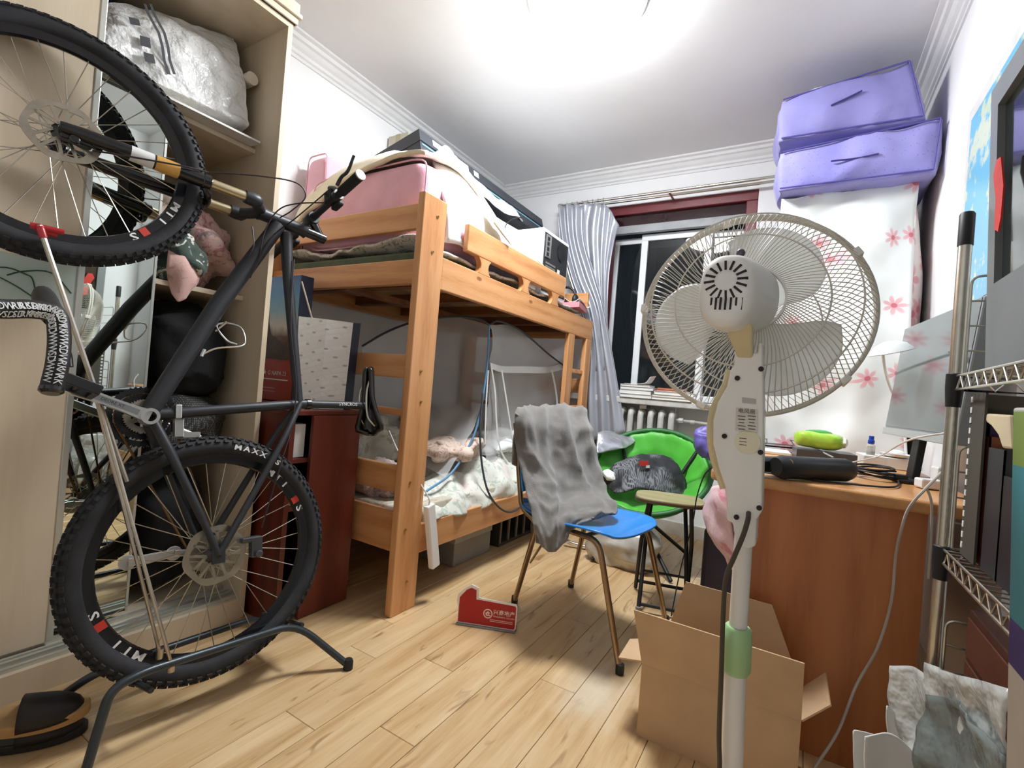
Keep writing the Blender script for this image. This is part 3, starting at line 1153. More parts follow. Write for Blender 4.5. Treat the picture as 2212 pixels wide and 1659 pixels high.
MB().tube([j0 - (hook_p - j0).normalized() * .25, hook_p], .006, 8).build('rod', m_steel, stand, smooth=True)
hk = fillet([hook_p - (hook_p - j0).normalized() * .03, hook_p, hook_p - BN * .03 + BA * .0, hook_p - BN * .035 + BA * .035], .012)
MB().tube(hk, .0085, 10).tube([hook_p + BA * .045 - BN * .01, hook_p - BA * .015 - BN * .01], .0075, 10).build('hook_sleeve', M('red_vinyl', '#b01f2c', .3, var=.05, coat=.3), stand, smooth=True)

# ================================================================== fabrics
def floral(name, base, spots, scale=26, thr=.33, second=None, rough=.85, bump=.25):
    if name in MATS:
        return MATS[name]
    t = NT(name)
    vec = t.coord()
    n1 = t.noise(vec, scale * .9, 4, .6, 1.5)
    mk = t.ramp(n1, [(.53, (0, 0, 0)), (.60, (1, 1, 1))])
    col = t.mix(mk, base, spots)
    if second:
        n3 = t.noise(vec, scale * .55, 3, .5, 1.0)
        col = t.mix(t.ramp(n3, [(.6, (0, 0, 0)), (.66, (1, 1, 1))]), col, second)
    t.set(Base_Color=col, Roughness=rough, Sheen_Weight=.2)
    t.bump(t.noise(vec, 90, 2), bump, .003)
    MATS[name] = t.m
    return t.m


def cloth(name, col, var=.06, rough=.9, bump=.3, bs=160):
    return M(name, col, rough, var=var, vs=12, bump=bump, bs=bs, sheen=.25, spec=.25)


m_pink = cloth('pink_cotton', '#e6b4c4', .04)
m_cream = cloth('cream_cotton', '#e6dcc2', .04)
m_whitecl = cloth('white_cotton', '#eeeeee', .02)
m_navyc = M('charcoal_card', '#3c3f46', .5, var=.05)
m_greyfl = floral('grey_floral_sheet', '#cfcabf', '#8e8a86', 34, .42, '#b9b2a2')
m_palefl = floral('pale_floral_quilt', '#dcdcd2', '#b7c3b4', 22, .38, '#e6d6cc')
m_beigebl = floral('beige_blanket', '#c3bba8', '#a79d86', 14, .40, '#d8d2c2')
m_card = M('brown_cardboard', '#c6a682', .8, var=.06, vs=6, bump=.1, bs=80)
m_wbox = M('white_card', '#e2e2de', .6, var=.03)

# ------------------------------------------------------------------ upper bunk
tag(MB().box(-2.315, -1.366, 1.50, 3.15, 1.4305, 1.485).build('sleeping_mat', cloth('olive_felt', '#56604c', .1), bevel=.012),
    'thin dark green mat on the upper bunk board', 'mat')
ctrl = []
for i, y in enumerate((1.502, 1.56, 1.75, 2.1, 2.5, 2.9, 3.13)):
    row = []
    for k, x in enumerate((-2.31, -2.2, -2.0, -1.8, -1.6, -1.48, -1.38)):
        z = 1.515 + .02 * noise.noise(V((x * 3, y * 3, 1))) + (.012 if i else -.005)
        if i == 0:
            z += (.02, .035, .0, .03, .025, .05, .02)[k]
        row.append((x, y, z))
    ctrl.append(row)
tag(MB().patch(ctrl, 6, .022, 9, 2, .008, 26).build('bed_sheet', m_greyfl, smooth=True, solid=.012, angle=180, offset=1),
    'rumpled grey floral sheet spread over the upper bunk mat', 'bed sheet')


def cushion(name, x0, x1, y0, y1, z0, z1, mat, label, cat, group=None, wr=.006, r=.28, seed=1, piping=None):
    """soft box built from a rounded lattice"""
    mb = MB()
    c = V(((x0 + x1) / 2, (y0 + y1) / 2, (z0 + z1) / 2))
    h = V(((x1 - x0) / 2, (y1 - y0) / 2, (z1 - z0) / 2))
    mb.ball(c, (h.x, h.y, h.z), 40, 24, e=r, wr=0)
    for i, p in enumerate(mb.v):
        d = (p - c)
        mb.v[i] = p + d.normalized() * (wr * noise.noise(p * 9 + V((seed, 0, 0))))
    o = mb.build(name, mat, smooth=True, angle=180)
    tag(o, label, cat, group)
    if piping:
        P = []
        for i in range(40):
            a = 2 * pi * i / 40
            pw = lambda q: math.copysign(abs(q) ** r, q)
            P.append(V((c.x + h.x * pw(cos(a)) * 1.0, y0 + .012, c.z + h.z * pw(sin(a)) * 1.0)))
        MB().tube(P, .004, 6, closed=True).build('piping', piping, o, smooth=True)
    return o


cushion('folded_mattress', -2.17, -1.425, 1.522, 2.08, 1.545, 1.90, m_pink, 'thick folded pink mattress at the near end of the upper bunk', 'mattress', r=.22, piping=m_pink)
cushion('folded_mattress', -2.35, -2.19, 1.60, 2.02, 1.55, 2.09, m_pink, 'pink cushion stood upright against the wall in the upper bunk corner', 'cushion', r=.25, seed=4, piping=m_pink)
cushion('quilt_bundle', -2.34, -1.74, 2.12, 3.12, 1.56, 2.06, m_whitecl, 'big white bundle of bedding under the long black box', 'bedding', r=.3, wr=.03, seed=9)
# cream quilt on top of the pink mattress
P_ = lambda l, y: [at(a, b, y=y) for a, b in l]
ctrl = [
    [V((-2.31, 1.56, 1.62)), V((-2.26, 1.515, 1.66)), V((-2.15, 1.508, 1.74)), V((-2.0, 1.505, 1.79)), V((-1.82, 1.508, 1.865)), V((-1.6, 1.512, 1.905)), V((-1.44, 1.53, 1.905))],
    [V((-2.30, 1.58, 1.80)), V((-2.21, 1.57, 1.86)), V((-2.1, 1.57, 1.90)), V((-1.98, 1.57, 1.935)), V((-1.82, 1.57, 1.955)), V((-1.6, 1.57, 1.945)), V((-1.46, 1.57, 1.92))],
    [V((-2.18, 1.70, 1.90)), V((-2.08, 1.70, 1.97)), V((-1.98, 1.70, 2.02)), V((-1.88, 1.70, 2.035)), V((-1.76, 1.70, 2.035)), V((-1.62, 1.70, 2.01)), V((-1.49, 1.70, 1.965))],
    [V((-2.18, 1.90, 1.92)), V((-2.08, 1.90, 1.98)), V((-1.98, 1.90, 2.02)), V((-1.88, 1.90, 2.03)), V((-1.76, 1.90, 2.03)), V((-1.62, 1.90, 2.0)), V((-1.49, 1.90, 1.96))],
    [V((-2.18, 2.08, 1.86)), V((-2.08, 2.1, 1.9)), V((-1.98, 2.1, 1.92)), V((-1.88, 2.1, 1.92)), V((-1.76, 2.1, 1.92)), V((-1.62, 2.1, 1.9)), V((-1.49, 2.1, 1.88))]]
tag(MB().patch(ctrl, 6, .012, 8, 5, .006, 22).build('quilt', m_cream, smooth=True, solid=.02, angle=180, offset=1),
    'cream quilt draped over the folded pink mattress', 'quilt')
ctrl = [
    [at(930, 338, y=1.80), at(948, 328, y=1.86), at(962, 318, y=1.92), at(985, 352, y=2.05), at(1015, 395, y=2.25), at(1045, 440, y=2.42), at(1062, 462, y=2.52)],
    [V((-1.47, 1.66, 1.84)), V((-1.46, 1.74, 1.86)), V((-1.45, 1.84, 1.86)), V((-1.45, 1.96, 1.83)), V((-1.46, 2.14, 1.80)), V((-1.47, 2.33, 1.75)), V((-1.50, 2.48, 1.70))],
    [V((-1.40, 1.64, 1.70)), V((-1.395, 1.73, 1.70)), V((-1.40, 1.84, 1.70)), V((-1.40, 1.96, 1.68)), V((-1.40, 2.12, 1.67)), V((-1.41, 2.30, 1.65)), V((-1.45, 2.45, 1.63))],
    [V((-1.385, 1.64, 1.56)), V((-1.38, 1.74, 1.575)), V((-1.385, 1.85, 1.56)), V((-1.385, 1.97, 1.57)), V((-1.385, 2.12, 1.56)), V((-1.39, 2.30, 1.57)), V((-1.43, 2.5, 1.56))]]
tag(MB().patch(ctrl, 6, .018, 7, 11, .005, 24).build('white_sheet', m_whitecl, smooth=True, solid=.015, angle=180, offset=1),
    'bright white sheet tumbling down beside the guard rail', 'sheet')
ctrl = [[V((-1.43, 1.62, 1.72)), V((-1.405, 1.66, 1.71)), V((-1.385, 1.74, 1.66)), V((-1.378, 1.80, 1.60))],
        [V((-1.42, 1.62, 1.66)), V((-1.395, 1.66, 1.65)), V((-1.378, 1.74, 1.60)), V((-1.374, 1.80, 1.56))]]
tag(MB().patch(ctrl, 4, .008, 12, 3).build('pillow_case', m_pink, smooth=True, solid=.01, angle=180, offset=1), 'small pink pillow case poking out below the white sheet', 'pillow case')

# long black box lying on the bundle, rolled towards the wall
bb = thing('storage_box', 'long black flat box with white print lying on top of the bunk bedding', 'box', (-2.02, 2.65, 2.07))
r_ = radians(15)
ex, ez = V((cos(r_), 0, sin(r_))), V((-sin(r_), 0, cos(r_)))
tr = at(905, 277, y=1.93)
L2 = 1.46
cbx = tr - ex * .185 - ez * .075 + V((0, L2 / 2, 0))
MB().obox(cbx - ez * .012, (ex, V((0, 1, 0)), ez), (.178, L2 / 2 - .006, .062)).build('tray', m_navyc, bb, bevel=.003)
lid = MB().obox(cbx + ez * .042, (ex, V((0, 1, 0)), ez), (.185, L2 / 2, .033)).build('lid', m_navyc, bb, bevel=.003)
f_o = cbx + ez * .045 + ex * .1856
for k_, (u0, l_) in enumerate(((-.62, .10), (-.49, .07), (-.40, .12), (-.22, .05))):
    MB().obox(f_o + V((0, u0 + l_ / 2, 0)), (ex, V((0, 1, 0)), ez), (.0006, l_ / 2, .018)).build('white_print', m_white, lid)
MB().obox(cbx - ez * .004 + ex * .179, (ex, V((0, 1, 0)), ez), (.0008, L2 / 2 - .02, .004)).build('blue_line', M('cyan_print', '#7fc4d8', .4, var=0), bb)
# cream carton in the corner behind it
k = thing('carton', 'cream cardboard carton squeezed between black box and ceiling corner', 'box', (-2.30, 2.29, 2.03))
MB().box(-2.395, -2.225, 2.20, 2.38, 2.03, 2.50).build('body', M('cream_card', '#c9c3b2', .7), k, bevel=.003)
MB().box(-2.33, -2.29, 2.1985, 2.2, 2.30, 2.50).build('tape', M('tape', '#b9ad8c', .3), k)
# white cloth trailing over the black box
ctrl = [[at(955, 320, y=2.06), at(985, 338, y=2.2), at(1020, 375, y=2.45), at(1060, 405, y=2.7), at(1100, 430, y=2.95), at(1128, 452, y=3.1)],
        [at(958, 332, y=2.05), at(1000, 375, y=2.2), at(1042, 412, y=2.42), at(1080, 440, y=2.68), at(1110, 455, y=2.9), at(1128, 468, y=3.05)],
        [at(965, 338, y=2.05), at(1010, 392, y=2.2), at(1052, 428, y=2.42), at(1092, 458, y=2.66), at(1120, 468, y=2.88), at(1132, 476, y=3.03)]]
tag(MB().patch(ctrl, 6, .012, 9, 21).build('white_cloth', m_whitecl, smooth=True, solid=.008, angle=180, offset=1), 'white cloth trailing along the edge of the long black box', 'cloth')
# white plush pillow and papers
cushion('pillow', -1.78, -1.40, 2.30, 2.62, 1.545, 1.74, m_whitecl, 'plump white pillow between white sheet and computer case', 'pillow', r=.7, seed=12)
o = MB().obox(at(1075, 492, x=-1.36), (V((0, 1, -.35)), V((-.6, .2, .55)), V((.7, 0, .6))), (.085, .055, .003)).build('greeting_card', m_cream)
tag(o, 'cream card leaning on the guard rail', 'card')
ctrl = [[V((-1.52, 2.28, 1.75)), V((-1.45, 2.42, 1.76)), V((-1.42, 2.58, 1.72))], [V((-1.45, 2.28, 1.72)), V((-1.40, 2.42, 1.74)), V((-1.38, 2.58, 1.69))], [V((-1.40, 2.28, 1.69)), V((-1.365, 2.42, 1.70)), V((-1.36, 2.58, 1.66))]]
tag(MB().patch(ctrl, 5, .01, 10, 4).build('plastic_bag', M('white_plastic_film', '#e9eaec', .25, var=.03), smooth=True, solid=.003, angle=180), 'crumpled white plastic bag on the pillow by the guard rail', 'bag')
# computer tower
pc = thing('computer_case', 'white computer tower with black rear panel on the upper bunk', 'computer', (-1.56, 2.78, 1.545))
MB().box(-1.70, -1.43, 2.62, 3.0, 1.545, 1.955).build('case', M('white_enamel', '#eceeef', .3, var=.01), pc, bevel=.008)
MB().box(-1.43, -1.426, 2.64, 2.98, 1.57, 1.93).build('rear_panel', M('rear_black', '#2a2b2e', .5), pc)
for i in range(7):
    MB().box(-1.426, -1.422, 2.67, 2.80, 1.62 + i * .02, 1.632 + i * .02).build('slot_cover', m_silver, pc)
MB().box(-1.426, -1.421, 2.655, 2.72, 1.78, 1.92).build('port_plate', m_silver, pc)
for i in range(4):
    MB().box(-1.421, -1.418, 2.665, 2.69, 1.79 + i * .032, 1.81 + i * .032).build('port', m_plas, pc)
MB().lathe([(.001, 0), (.055, 0), (.06, .004), (.001, .004)], (-1.426, 2.88, 1.86), (1, 0, 0), n=24).build('fan_grille', m_plas, pc, smooth=True)
MB().box(-1.426, -1.421, 2.80, 2.96, 1.575, 1.67).build('power_supply', M('psu_grey', '#5a5c60', .4, .6), pc)
MB().box(-1.421, -1.418, 2.83, 2.86, 1.70, 1.74).build('label', m_white, pc)
MB().tube(catmull([V((-1.5, 2.6, 1.955)), V((-1.55, 2.52, 1.99)), V((-1.62, 2.48, 1.94)), V((-1.6, 2.45, 1.80))], 6), .003, 6).build('cable', m_plas, pc, smooth=True)
# far end of the upper bunk
hp = thing('headphones', 'black headphones lying at the far end of the upper bunk', 'headphones', (-1.45, 3.02, 1.6))
MB().tube([V((-1.45 + .07 * cos(a), 3.06, 1.60 + .075 * sin(a))) for a in [pi * i / 12 for i in range(13)]], .009, 8).build('band', m_plas, hp, smooth=True)
for s_ in (1, -1):
    MB().ball((-1.45 + .07 * s_, 3.06, 1.585), (.022, .035, .04), 14, 8).build('ear_cup', m_plas, hp, smooth=True, angle=180)
o = MB().obox((-1.43, 3.10, 1.535), (V((1, .2, .08)), V((-.2, 1, 0)), V((0, 0, 1))), (.09, .13, .018)).build('notebook', M('rose_cover', '#d98a92', .5))
tag(o, 'rose notebook at the end of the upper bunk behind the curtain', 'notebook')
ctrl = [[V((-1.50 + .05 * i, 3.0 + .07 * k, 1.575 + .02 * sin(i * 2 + k * 1.7))) for k in range(5)] for i in range(4)]
tag(MB().patch(ctrl, 4, .012, 12, 8).build('paper_sheets', m_wbox, smooth=True, solid=.003, angle=180), 'crumpled white papers on the rose notebook', 'papers')
o = MB().box(-1.40, -1.372, 2.36, 2.47, 1.527, 1.60).build('small_box', m_wbox, bevel=.002)
tag(o, 'small white box seen through the guard rail slot', 'box')

# ------------------------------------------------------------------ lower bunk
cushion('mattress', -2.315, -1.366, 1.505, 3.15, .319, .415, m_beigebl, 'thin mattress on the lower bunk', 'mattress', r=.12, wr=.004)
ctrl = []
for i, x in enumerate((-2.3, -2.1, -1.9, -1.75, -1.6, -1.47, -1.375, -1.345, -1.338)):
    row = []
    for k in range(12):
        y = 1.60 + k * .135
        z = .47 + .05 * noise.noise(V((x * 5, y * 4, 3))) + (.06 if 3 < k < 10 and 2 < i < 6 else 0)
        if i == 6: z = .43
        if i == 7: z = .38
        if i == 8: z = .335 + .012 * sin(k * 1.8)
        row.append((x, y, z))
    ctrl.append(row)
tag(MB().patch(ctrl, 6, .05, 7, 6, .016, 20).build('quilt', m_palefl, smooth=True, solid=.02, angle=180, offset=1), 'crumpled pale floral quilt hanging over the lower bunk rail', 'quilt')
def lump(name, c, r, mat, label, cat, group=None, wr=.5, ws=6, seed=0, e=.8, n=48, m=30):
    mb = MB().ball(c, r, n, m, wr=wr * .8, ws=ws, seed=seed, e=e)
    c = V(c)
    k = min(r)
    for i, p in enumerate(mb.v):
        q = p * (ws * 2.2) + V((seed, 3, 1))
        ridge = 1 - abs(noise.noise(q)) * 2.2
        mb.v[i] = p + (p - c).normalized() * (k * .16 * (ridge - .3) + k * .05 * noise.noise(q * 3))
    return tag(mb.build(name, mat, smooth=True, angle=180), label, cat, group)
lump('blanket', (-2.05, 1.80, .60), (.24, .22, .14), m_beigebl, 'beige checked blanket rolled at the near end of the lower bunk', 'blanket', seed=3, wr=.5, ws=9)
lump('blanket', (-2.08, 2.50, .62), (.22, .40, .15), m_beigebl, 'beige folded blankets along the wall of the lower bunk', 'blanket', seed=6, wr=.5, ws=7)
lump('shirt', (-1.55, 2.02, .60), (.13, .17, .05), floral('striped_cotton', '#d8c3b4', '#b08a72', 40, .4), 'striped brown and cream shirt on the crumpled quilt', 'clothing', seed=8, wr=.8, ws=12)
lump('towel', (-1.62, 2.62, .60), (.2, .26, .07), m_whitecl, 'white sheet bunched up at the far side of the lower quilt', 'bedding', seed=14, wr=.9, ws=9)
lump('clear_bag', (-1.62, 1.60, .49), (.14, .07, .075), floral('mauve_print', '#b9a3a0', '#8d7f86', 30, .4, '#dccfc8'), 'mauve printed cloth bundle behind the near end boards', 'bundle', seed=5, wr=.6, ws=10)
# mosquito net
def net_mat():
    t = NT('mosquito_net')
    tr = t.n('ShaderNodeBsdfTransparent')
    mx = t.n('ShaderNodeMixShader')
    out = t.t.nodes['Material Output']
    t.set(Base_Color='#e8e8e8', Roughness=.9)
    mx.inputs[0].default_value = .42
    t.l(tr.outputs[0], mx.inputs[1]); t.l(t.b.outputs[0], mx.inputs[2]); t.l(mx.outputs[0], out.inputs['Surface'])
    return t.m
m_net = net_mat()
net = thing('mosquito_net', 'white mosquito net on dark bent hoops inside the lower bunk', 'mosquito net', (-1.6, 2.3, .45))
m_hoop = M('hoop_dark', '#3a4148', .4, var=.05)
m_hoopb = M('hoop_blue', '#5d8fb8', .4, var=.05)
J = at(1057, 702, x=-1.46)
MB().tube(catmull([at(782, 748, x=-2.0), at(838, 716, x=-1.9), at(900, 694, x=-1.75), at(980, 684, x=-1.6), at(1035, 690, x=-1.5), J], 6), .006, 8).build('hoop', m_hoop, net, smooth=True)
MB().tube(catmull([J, at(1080, 694, x=-1.47), at(1130, 718, x=-1.47), at(1185, 765, x=-1.47), at(1225, 795, x=-1.47)], 6), .006, 8).build('hoop', m_hoop, net, smooth=True)
MB().tube(catmull([J, at(1053, 780, x=-1.45), at(1043, 860, x=-1.43), at(1035, 905, x=-1.42), at(1015, 960, x=-1.42), at(975, 1022, x=-1.42), at(920, 1062, x=-1.42)], 6), .0055, 8).build('hoop', m_hoopb, net, smooth=True)
MB().tube(catmull([at(1043, 850, x=-1.43), at(1037, 930, x=-1.40), at(1042, 1010, x=-1.37), at(1058, 1070, x=-1.33), at(1090, 1104, x=-1.322), at(1120, 1098, x=-1.33), at(1145, 1060, x=-1.40)], 6), .0055, 8).build('hoop', m_hoop, net, smooth=True)
def netpatch(c, seed):
    MB().patch(c, 8, .025, 6, seed, .008, 18).build('netting', m_net, net, smooth=True, angle=180)
netpatch([[at(780, 750, x=-2.05), at(880, 700, x=-1.95), at(980, 686, x=-1.7), J],
          [at(800, 840, x=-2.1), at(890, 800, x=-2.0), at(980, 790, x=-1.75), at(1050, 790, x=-1.47)],
          [at(800, 920, x=-2.1), at(890, 900, x=-2.0), at(970, 900, x=-1.75), at(1034, 905, x=-1.45)],
          [at(800, 985, x=-2.0), at(870, 1000, x=-1.9), at(920, 1010, x=-1.6), at(960, 1030, x=-1.43)]], 3)
netpatch([[J, at(1110, 706, x=-1.5), at(1170, 752, x=-1.5), at(1225, 795, x=-1.5)],
          [at(1058, 790, x=-1.48), at(1110, 800, x=-1.52), at(1165, 805, x=-1.52), at(1220, 800, x=-1.52)],
          [at(1050, 900, x=-1.47), at(1100, 900, x=-1.52), at(1160, 905, x=-1.52), at(1215, 900, x=-1.52)],
          [at(1050, 1000, x=-1.44), at(1090, 1005, x=-1.5), at(1150, 990, x=-1.52), at(1205, 985, x=-1.52)]], 7)
m_lace = M('white_lace', '#f0f0ee', .8, var=.03)
MB().patch([[at(1060, 783, x=-1.455), at(1085, 790, x=-1.49), at(1140, 791, x=-1.50), at(1180, 792, x=-1.50), at(1218, 784, x=-1.49)],
            [at(1062, 797, x=-1.45), at(1086, 805, x=-1.485), at(1140, 806, x=-1.495), at(1180, 806, x=-1.495), at(1218, 798, x=-1.485)]], 6, .006, 14, 2).build('lace_band', m_lace, net, smooth=True, solid=.003, angle=180)
for pts in ([(1062, 795), (1070, 850), (1072, 900), (1078, 960), (1095, 1000), (1125, 1050)], [(1084, 800), (1092, 850), (1100, 900), (1108, 950), (1120, 1010), (1138, 1060)], [(1192, 800), (1200, 840), (1204, 885), (1200, 940)], [(1055, 800), (1050, 880), (1048, 960)]):
    MB().tube(catmull([at(a, b, x=-1.45) for a, b in pts], 5), .007, 6, flat=.25).build('strap', m_lace, net, smooth=True)
# under the bed
k = thing('carton', 'pale grey carton on the floor under the lower bunk', 'box', (-1.62, 2.15, 0))
MB().box(-1.86, -1.475, 2.02, 2.36, .001, .14).build('body', M('grey_card', '#8f8b86', .7), k, bevel=.003)
MB().box(-1.865, -1.47, 2.015, 2.365, .12, .165).build('lid', M('grey_card_light', '#a9a6a0', .7), k, bevel=.002)
k = thing('crate', 'dark crate behind the carton under the lower bunk', 'crate', (-1.6, 2.7, 0))
MB().box(-1.85, -1.47, 2.45, 2.85, .001, .02).box(-1.85, -1.47, 2.45, 2.465, .02, .19).box(-1.85, -1.47, 2.835, 2.85, .02, .19).box(-1.85, -1.835, 2.465, 2.835, .02, .19).build('walls', M('crate_dark', '#3a3835', .6), k)
for i in range(5):
    MB().box(-1.478, -1.468, 2.455 + i * .095, 2.47 + i * .095, .02, .19).build('slat', M('crate_slat', '#6d6760', .6), k)
MB().box(-1.478, -1.468, 2.45, 2.85, .17, .19).build('rim', M('crate_slat', '#6d6760', .6), k)
# power strip hanging from the post
ps = thing('power_strip', 'white power strip hanging by its cord from the bunk bed post', 'power strip', at(938, 1226, x=-1.30))
a, b = at(927, 1090, x=-1.305), at(938, 1224, x=-1.30)
ax = (b - a).normalized()
side = V((.0, 1, 0)); side = (side - ax * side.dot(ax)).normalized()
no = side.cross(ax)
MB().obox((a + b) / 2, (ax, side, no), ((b - a).length / 2, .024, .014)).build('body', M('white_abs', '#ececec', .35, var=.01), ps, bevel=.005)
MB().obox((a + b) / 2 + no * .0142, (ax, side, no), ((b - a).length / 2 - .012, .017, .0006)).build('face', M('white_abs2', '#dedede', .4, var=.01), ps)
MB().tube(catmull([a, a - ax * .03, at(905, 1040, x=-1.34) , at(880, 1000, x=-1.40), at(860, 975, x=-1.47), at(840, 930, x=-1.52)], 6), .0035, 6).build('cord', m_white, ps, smooth=True)

# ================================================================== cabinet between wardrobe and bed
m_mahog = wood('mahogany_veneer', '#4c1f16', '#6b2c1e', '#7a3726', 'z', scale=.6, rough=.4, knots=False, rnd=.05)
cb = thing('side_cabinet', 'low reddish brown cabinet between the wardrobe and bunk bed', 'cabinet', (-1.85, 1.27, 0))
MB().box(-2.25, -1.60, 1.115, 1.135, 0, .78).box(-2.25, -1.60, 1.40, 1.42, 0, .78).box(-2.25, -2.235, 1.135, 1.40, 0, .78).build('carcass', m_mahog, cb)
MB().box(-2.25, -1.59, 1.11, 1.428, .78, .798).build('top', m_mahog, cb, bevel=.002)
for z in (.05, .42, .60):
    MB().box(-2.235, -1.60, 1.135, 1.40, z, z + .016).build('shelf', m_mahog, cb)
MB().box(-1.60, -1.582, 1.20, 1.43, .004, .779).build('door', m_mahog, cb, bevel=.002)
o = MB().box(-1.72, -1.62, 1.139, 1.195, .6175, .745).build('small_box', m_wbox, bevel=.002)
tag(o, 'white carton on the open cabinet shelf beside the saddle', 'box')
o = MB().box(-1.75, -1.61, 1.139, 1.19, .4375, .47).build('folded_paper', M('tan_paper', '#9c7f5a', .8), bevel=.002)
tag(o, 'folded brown paper on the middle cabinet shelf', 'paper')

# poster box with a church picture
def poster_mat():
    t = NT('picture_print')
    vec = t.coord('Generated')
    sp = t.n('ShaderNodeSeparateXYZ')
    t.l(vec, sp.inputs[0])
    z = sp.outputs[2]
    n = t.noise(vec, 5, 4)
    zz = t.math('ADD', z, t.math('MULTIPLY', t.math('SUBTRACT', n, .5), .10))
    col = t.ramp(zz, [(.30, '#a03a2c'), (.36, '#4a2420'), (.52, '#5d4034'), (.60, '#c9c3bd'), (.72, '#7fa9bd'), (.86, '#4a86b8'), (1.0, '#2f5f9c')])
    t.set(Base_Color=col, Roughness=.18)
    return t.m
pb = thing('picture_box', 'tall glossy picture box with blue sky and red base on the cabinet', 'box', (-2.08, 1.36, .80))
MB().box(-2.225, -1.925, 1.335, 1.40, .80, 1.37).build('box', M('dark_blue_card', '#2a3350', .4), pb, bevel=.003)
MB().box(-2.222, -1.928, 1.3335, 1.3352, .803, 1.367).build('picture', poster_mat(), pb)
roof = [(-2.20, .99), (-2.20, 1.17), (-2.185, 1.33), (-2.165, 1.345), (-2.15, 1.30), (-2.135, 1.16), (-2.11, 1.10), (-2.04, 1.075), (-1.99, 1.05), (-1.96, 1.10), (-1.94, 1.06), (-1.93, .99)]
MB().prism([(x, 1.3335, z) for x, z in roof], (0, -.0006, 0)).build('church_print', M('church_print', '#43362f', .3, var=.3, vs=20), pb)
text_part('lettering', '\u2605 G NAPA 23', .028, V((-2.06, 1.3328, .925)), (1, 0, 0), (0, 0, 1), m_white, pb)
MB().box(-2.16, -1.96, 1.333, 1.3335, .895, .900).build('lettering', m_white, pb)
for z in (.855, .84):
    MB().box(-2.17, -2.05, 1.333, 1.3335, z, z + .004).build('lettering', M('pale_print', '#c98a80', .4, var=0), pb)

# white patterned gift bag
def bag_mat():
    t = NT('gift_bag_paper')
    vec = t.coord(scale=(1, 1, 1), rot=(0, radians(30), 0))
    br = t.n('ShaderNodeTexBrick')
    br.inputs['Color1'].default_value = lin('#f1efea')
    br.inputs['Color2'].default_value = lin('#e9e6df')
    br.inputs['Mortar'].default_value = lin('#e8e5dd')
    br.inputs['Scale'].default_value = 12
    br.inputs['Mortar Size'].default_value = .03
    sw = t.n('ShaderNodeSeparateXYZ'); t.l(vec, sw.inputs[0])
    cb_ = t.n('ShaderNodeCombineXYZ'); t.l(sw.outputs[0], cb_.inputs[0]); t.l(sw.outputs[2], cb_.inputs[1])
    t.l(cb_.outputs[0], br.inputs['Vector'])
    v2 = t.n('ShaderNodeTexVoronoi'); v2.inputs['Scale'].default_value = 28; v2.inputs['Randomness'].default_value = 0.0
    t.l(cb_.outputs[0], v2.inputs['Vector'])
    col = t.mix(t.ramp(v2.outputs['Distance'], [(.10, (1, 1, 1)), (.14, (0, 0, 0))]), br.outputs['Color'], '#b8b4b0')
    t.set(Base_Color=col, Roughness=.5)
    return t.m
gb = thing('gift_bag', 'white patterned paper bag with navy side standing on the cabinet', 'bag', (-1.74, 1.33, .80))
nav = M('navy_paper', '#20263a', .45, var=.05)
gl, gr_ = V((-1.735, 1.205, .80)), V((-1.615, 1.378, .80))
gd = (gr_ - gl).normalized(); gn_ = V((gd.y, -gd.x, 0)); GW = (gr_ - gl).length
G = []
for i in range(13):
    t = i / 12
    z = .80 + .365 * t
    row = []
    for k in range(9):
        q = k / 8
        out = .022 * max(0, 1 - abs(q - .5) * 2) * (1 - .3 * t) + .02 * max(0, .32 - t) / .32 * (1 - abs(q - .5) * 1.4) - .012 * t
        u = q * GW + (.012 * (1 - t)) * (1 - 2 * q)
        p = gl + gd * u + gn_ * (out - .012)
        row.append((p.x, p.y, z))
    G.append(row)
MB().grid(G).build('front_panel', bag_mat(), gb, solid=.002)
def gp(u, o, z): 
    p = gl + gd * u + gn_ * o
    return V((p.x, p.y, z))
MB().grid([[gp(GW - .012, -.012, .80), gp(GW, -.024, 1.165)], [gp(GW + .02, -.04, .80), gp(GW + .034, -.05, 1.17)], [gp(GW + .03, -.085, .80), gp(GW + .036, -.09, 1.168)]]).build('side_panel', nav, gb, solid=.002)
MB().grid([[gp(.012, -.012, .80), gp(0, -.024, 1.165)], [gp(-.0, -.085, .80), gp(-.004, -.09, 1.165)]]).build('side_panel', nav, gb, solid=.002)
MB().grid([[gp(0, -.085, .80), gp(-.004, -.09, 1.165)], [gp(GW + .03, -.085, .80), gp(GW + .036, -.09, 1.168)]]).build('back_panel', nav, gb, solid=.002)
MB().tube(catmull([gp(.05, -.02, 1.16), gp(.03, -.03, 1.22), gp(-.0, -.05, 1.31)], 5), .0035, 6).build('handle', M('cord_beige', '#c9bda6', .8), gb, smooth=True)

# ================================================================== wardrobe contents
m_film = M('milky_plastic', '#e4e4e2', .22, var=.06, vs=7, bump=.9, bs=22, bd=.02, coat=.3)
wb = thing('plastic_bag', 'milky white plastic bag with black print on the top wardrobe shelf', 'bag', (-2.1, .78, 1.82))
pts_bag = [
    [(205, 20), (255, 8), (330, 22), (400, 45), (455, 65), (505, 80)],
    [(205, 55), (265, 48), (340, 62), (410, 90), (465, 110), (520, 130)],
    [(208, 95), (270, 92), (345, 120), (415, 150), (475, 172), (530, 190)],
    [(212, 130), (275, 145), (350, 175), (420, 205), (480, 232), (535, 255)],
    [(215, 140), (278, 162), (352, 195), (424, 228), (485, 258), (540, 282)]]
depth = [-2.02, -1.94, -1.91, -1.905, -1.915]
front = [[at(a, b, x=d) for a, b in r] for r, d in zip(pts_bag, depth)]
for r in front:
    for p in r:
        p.z = max(p.z, 1.838)
        p.y = min(p.y, 1.03)
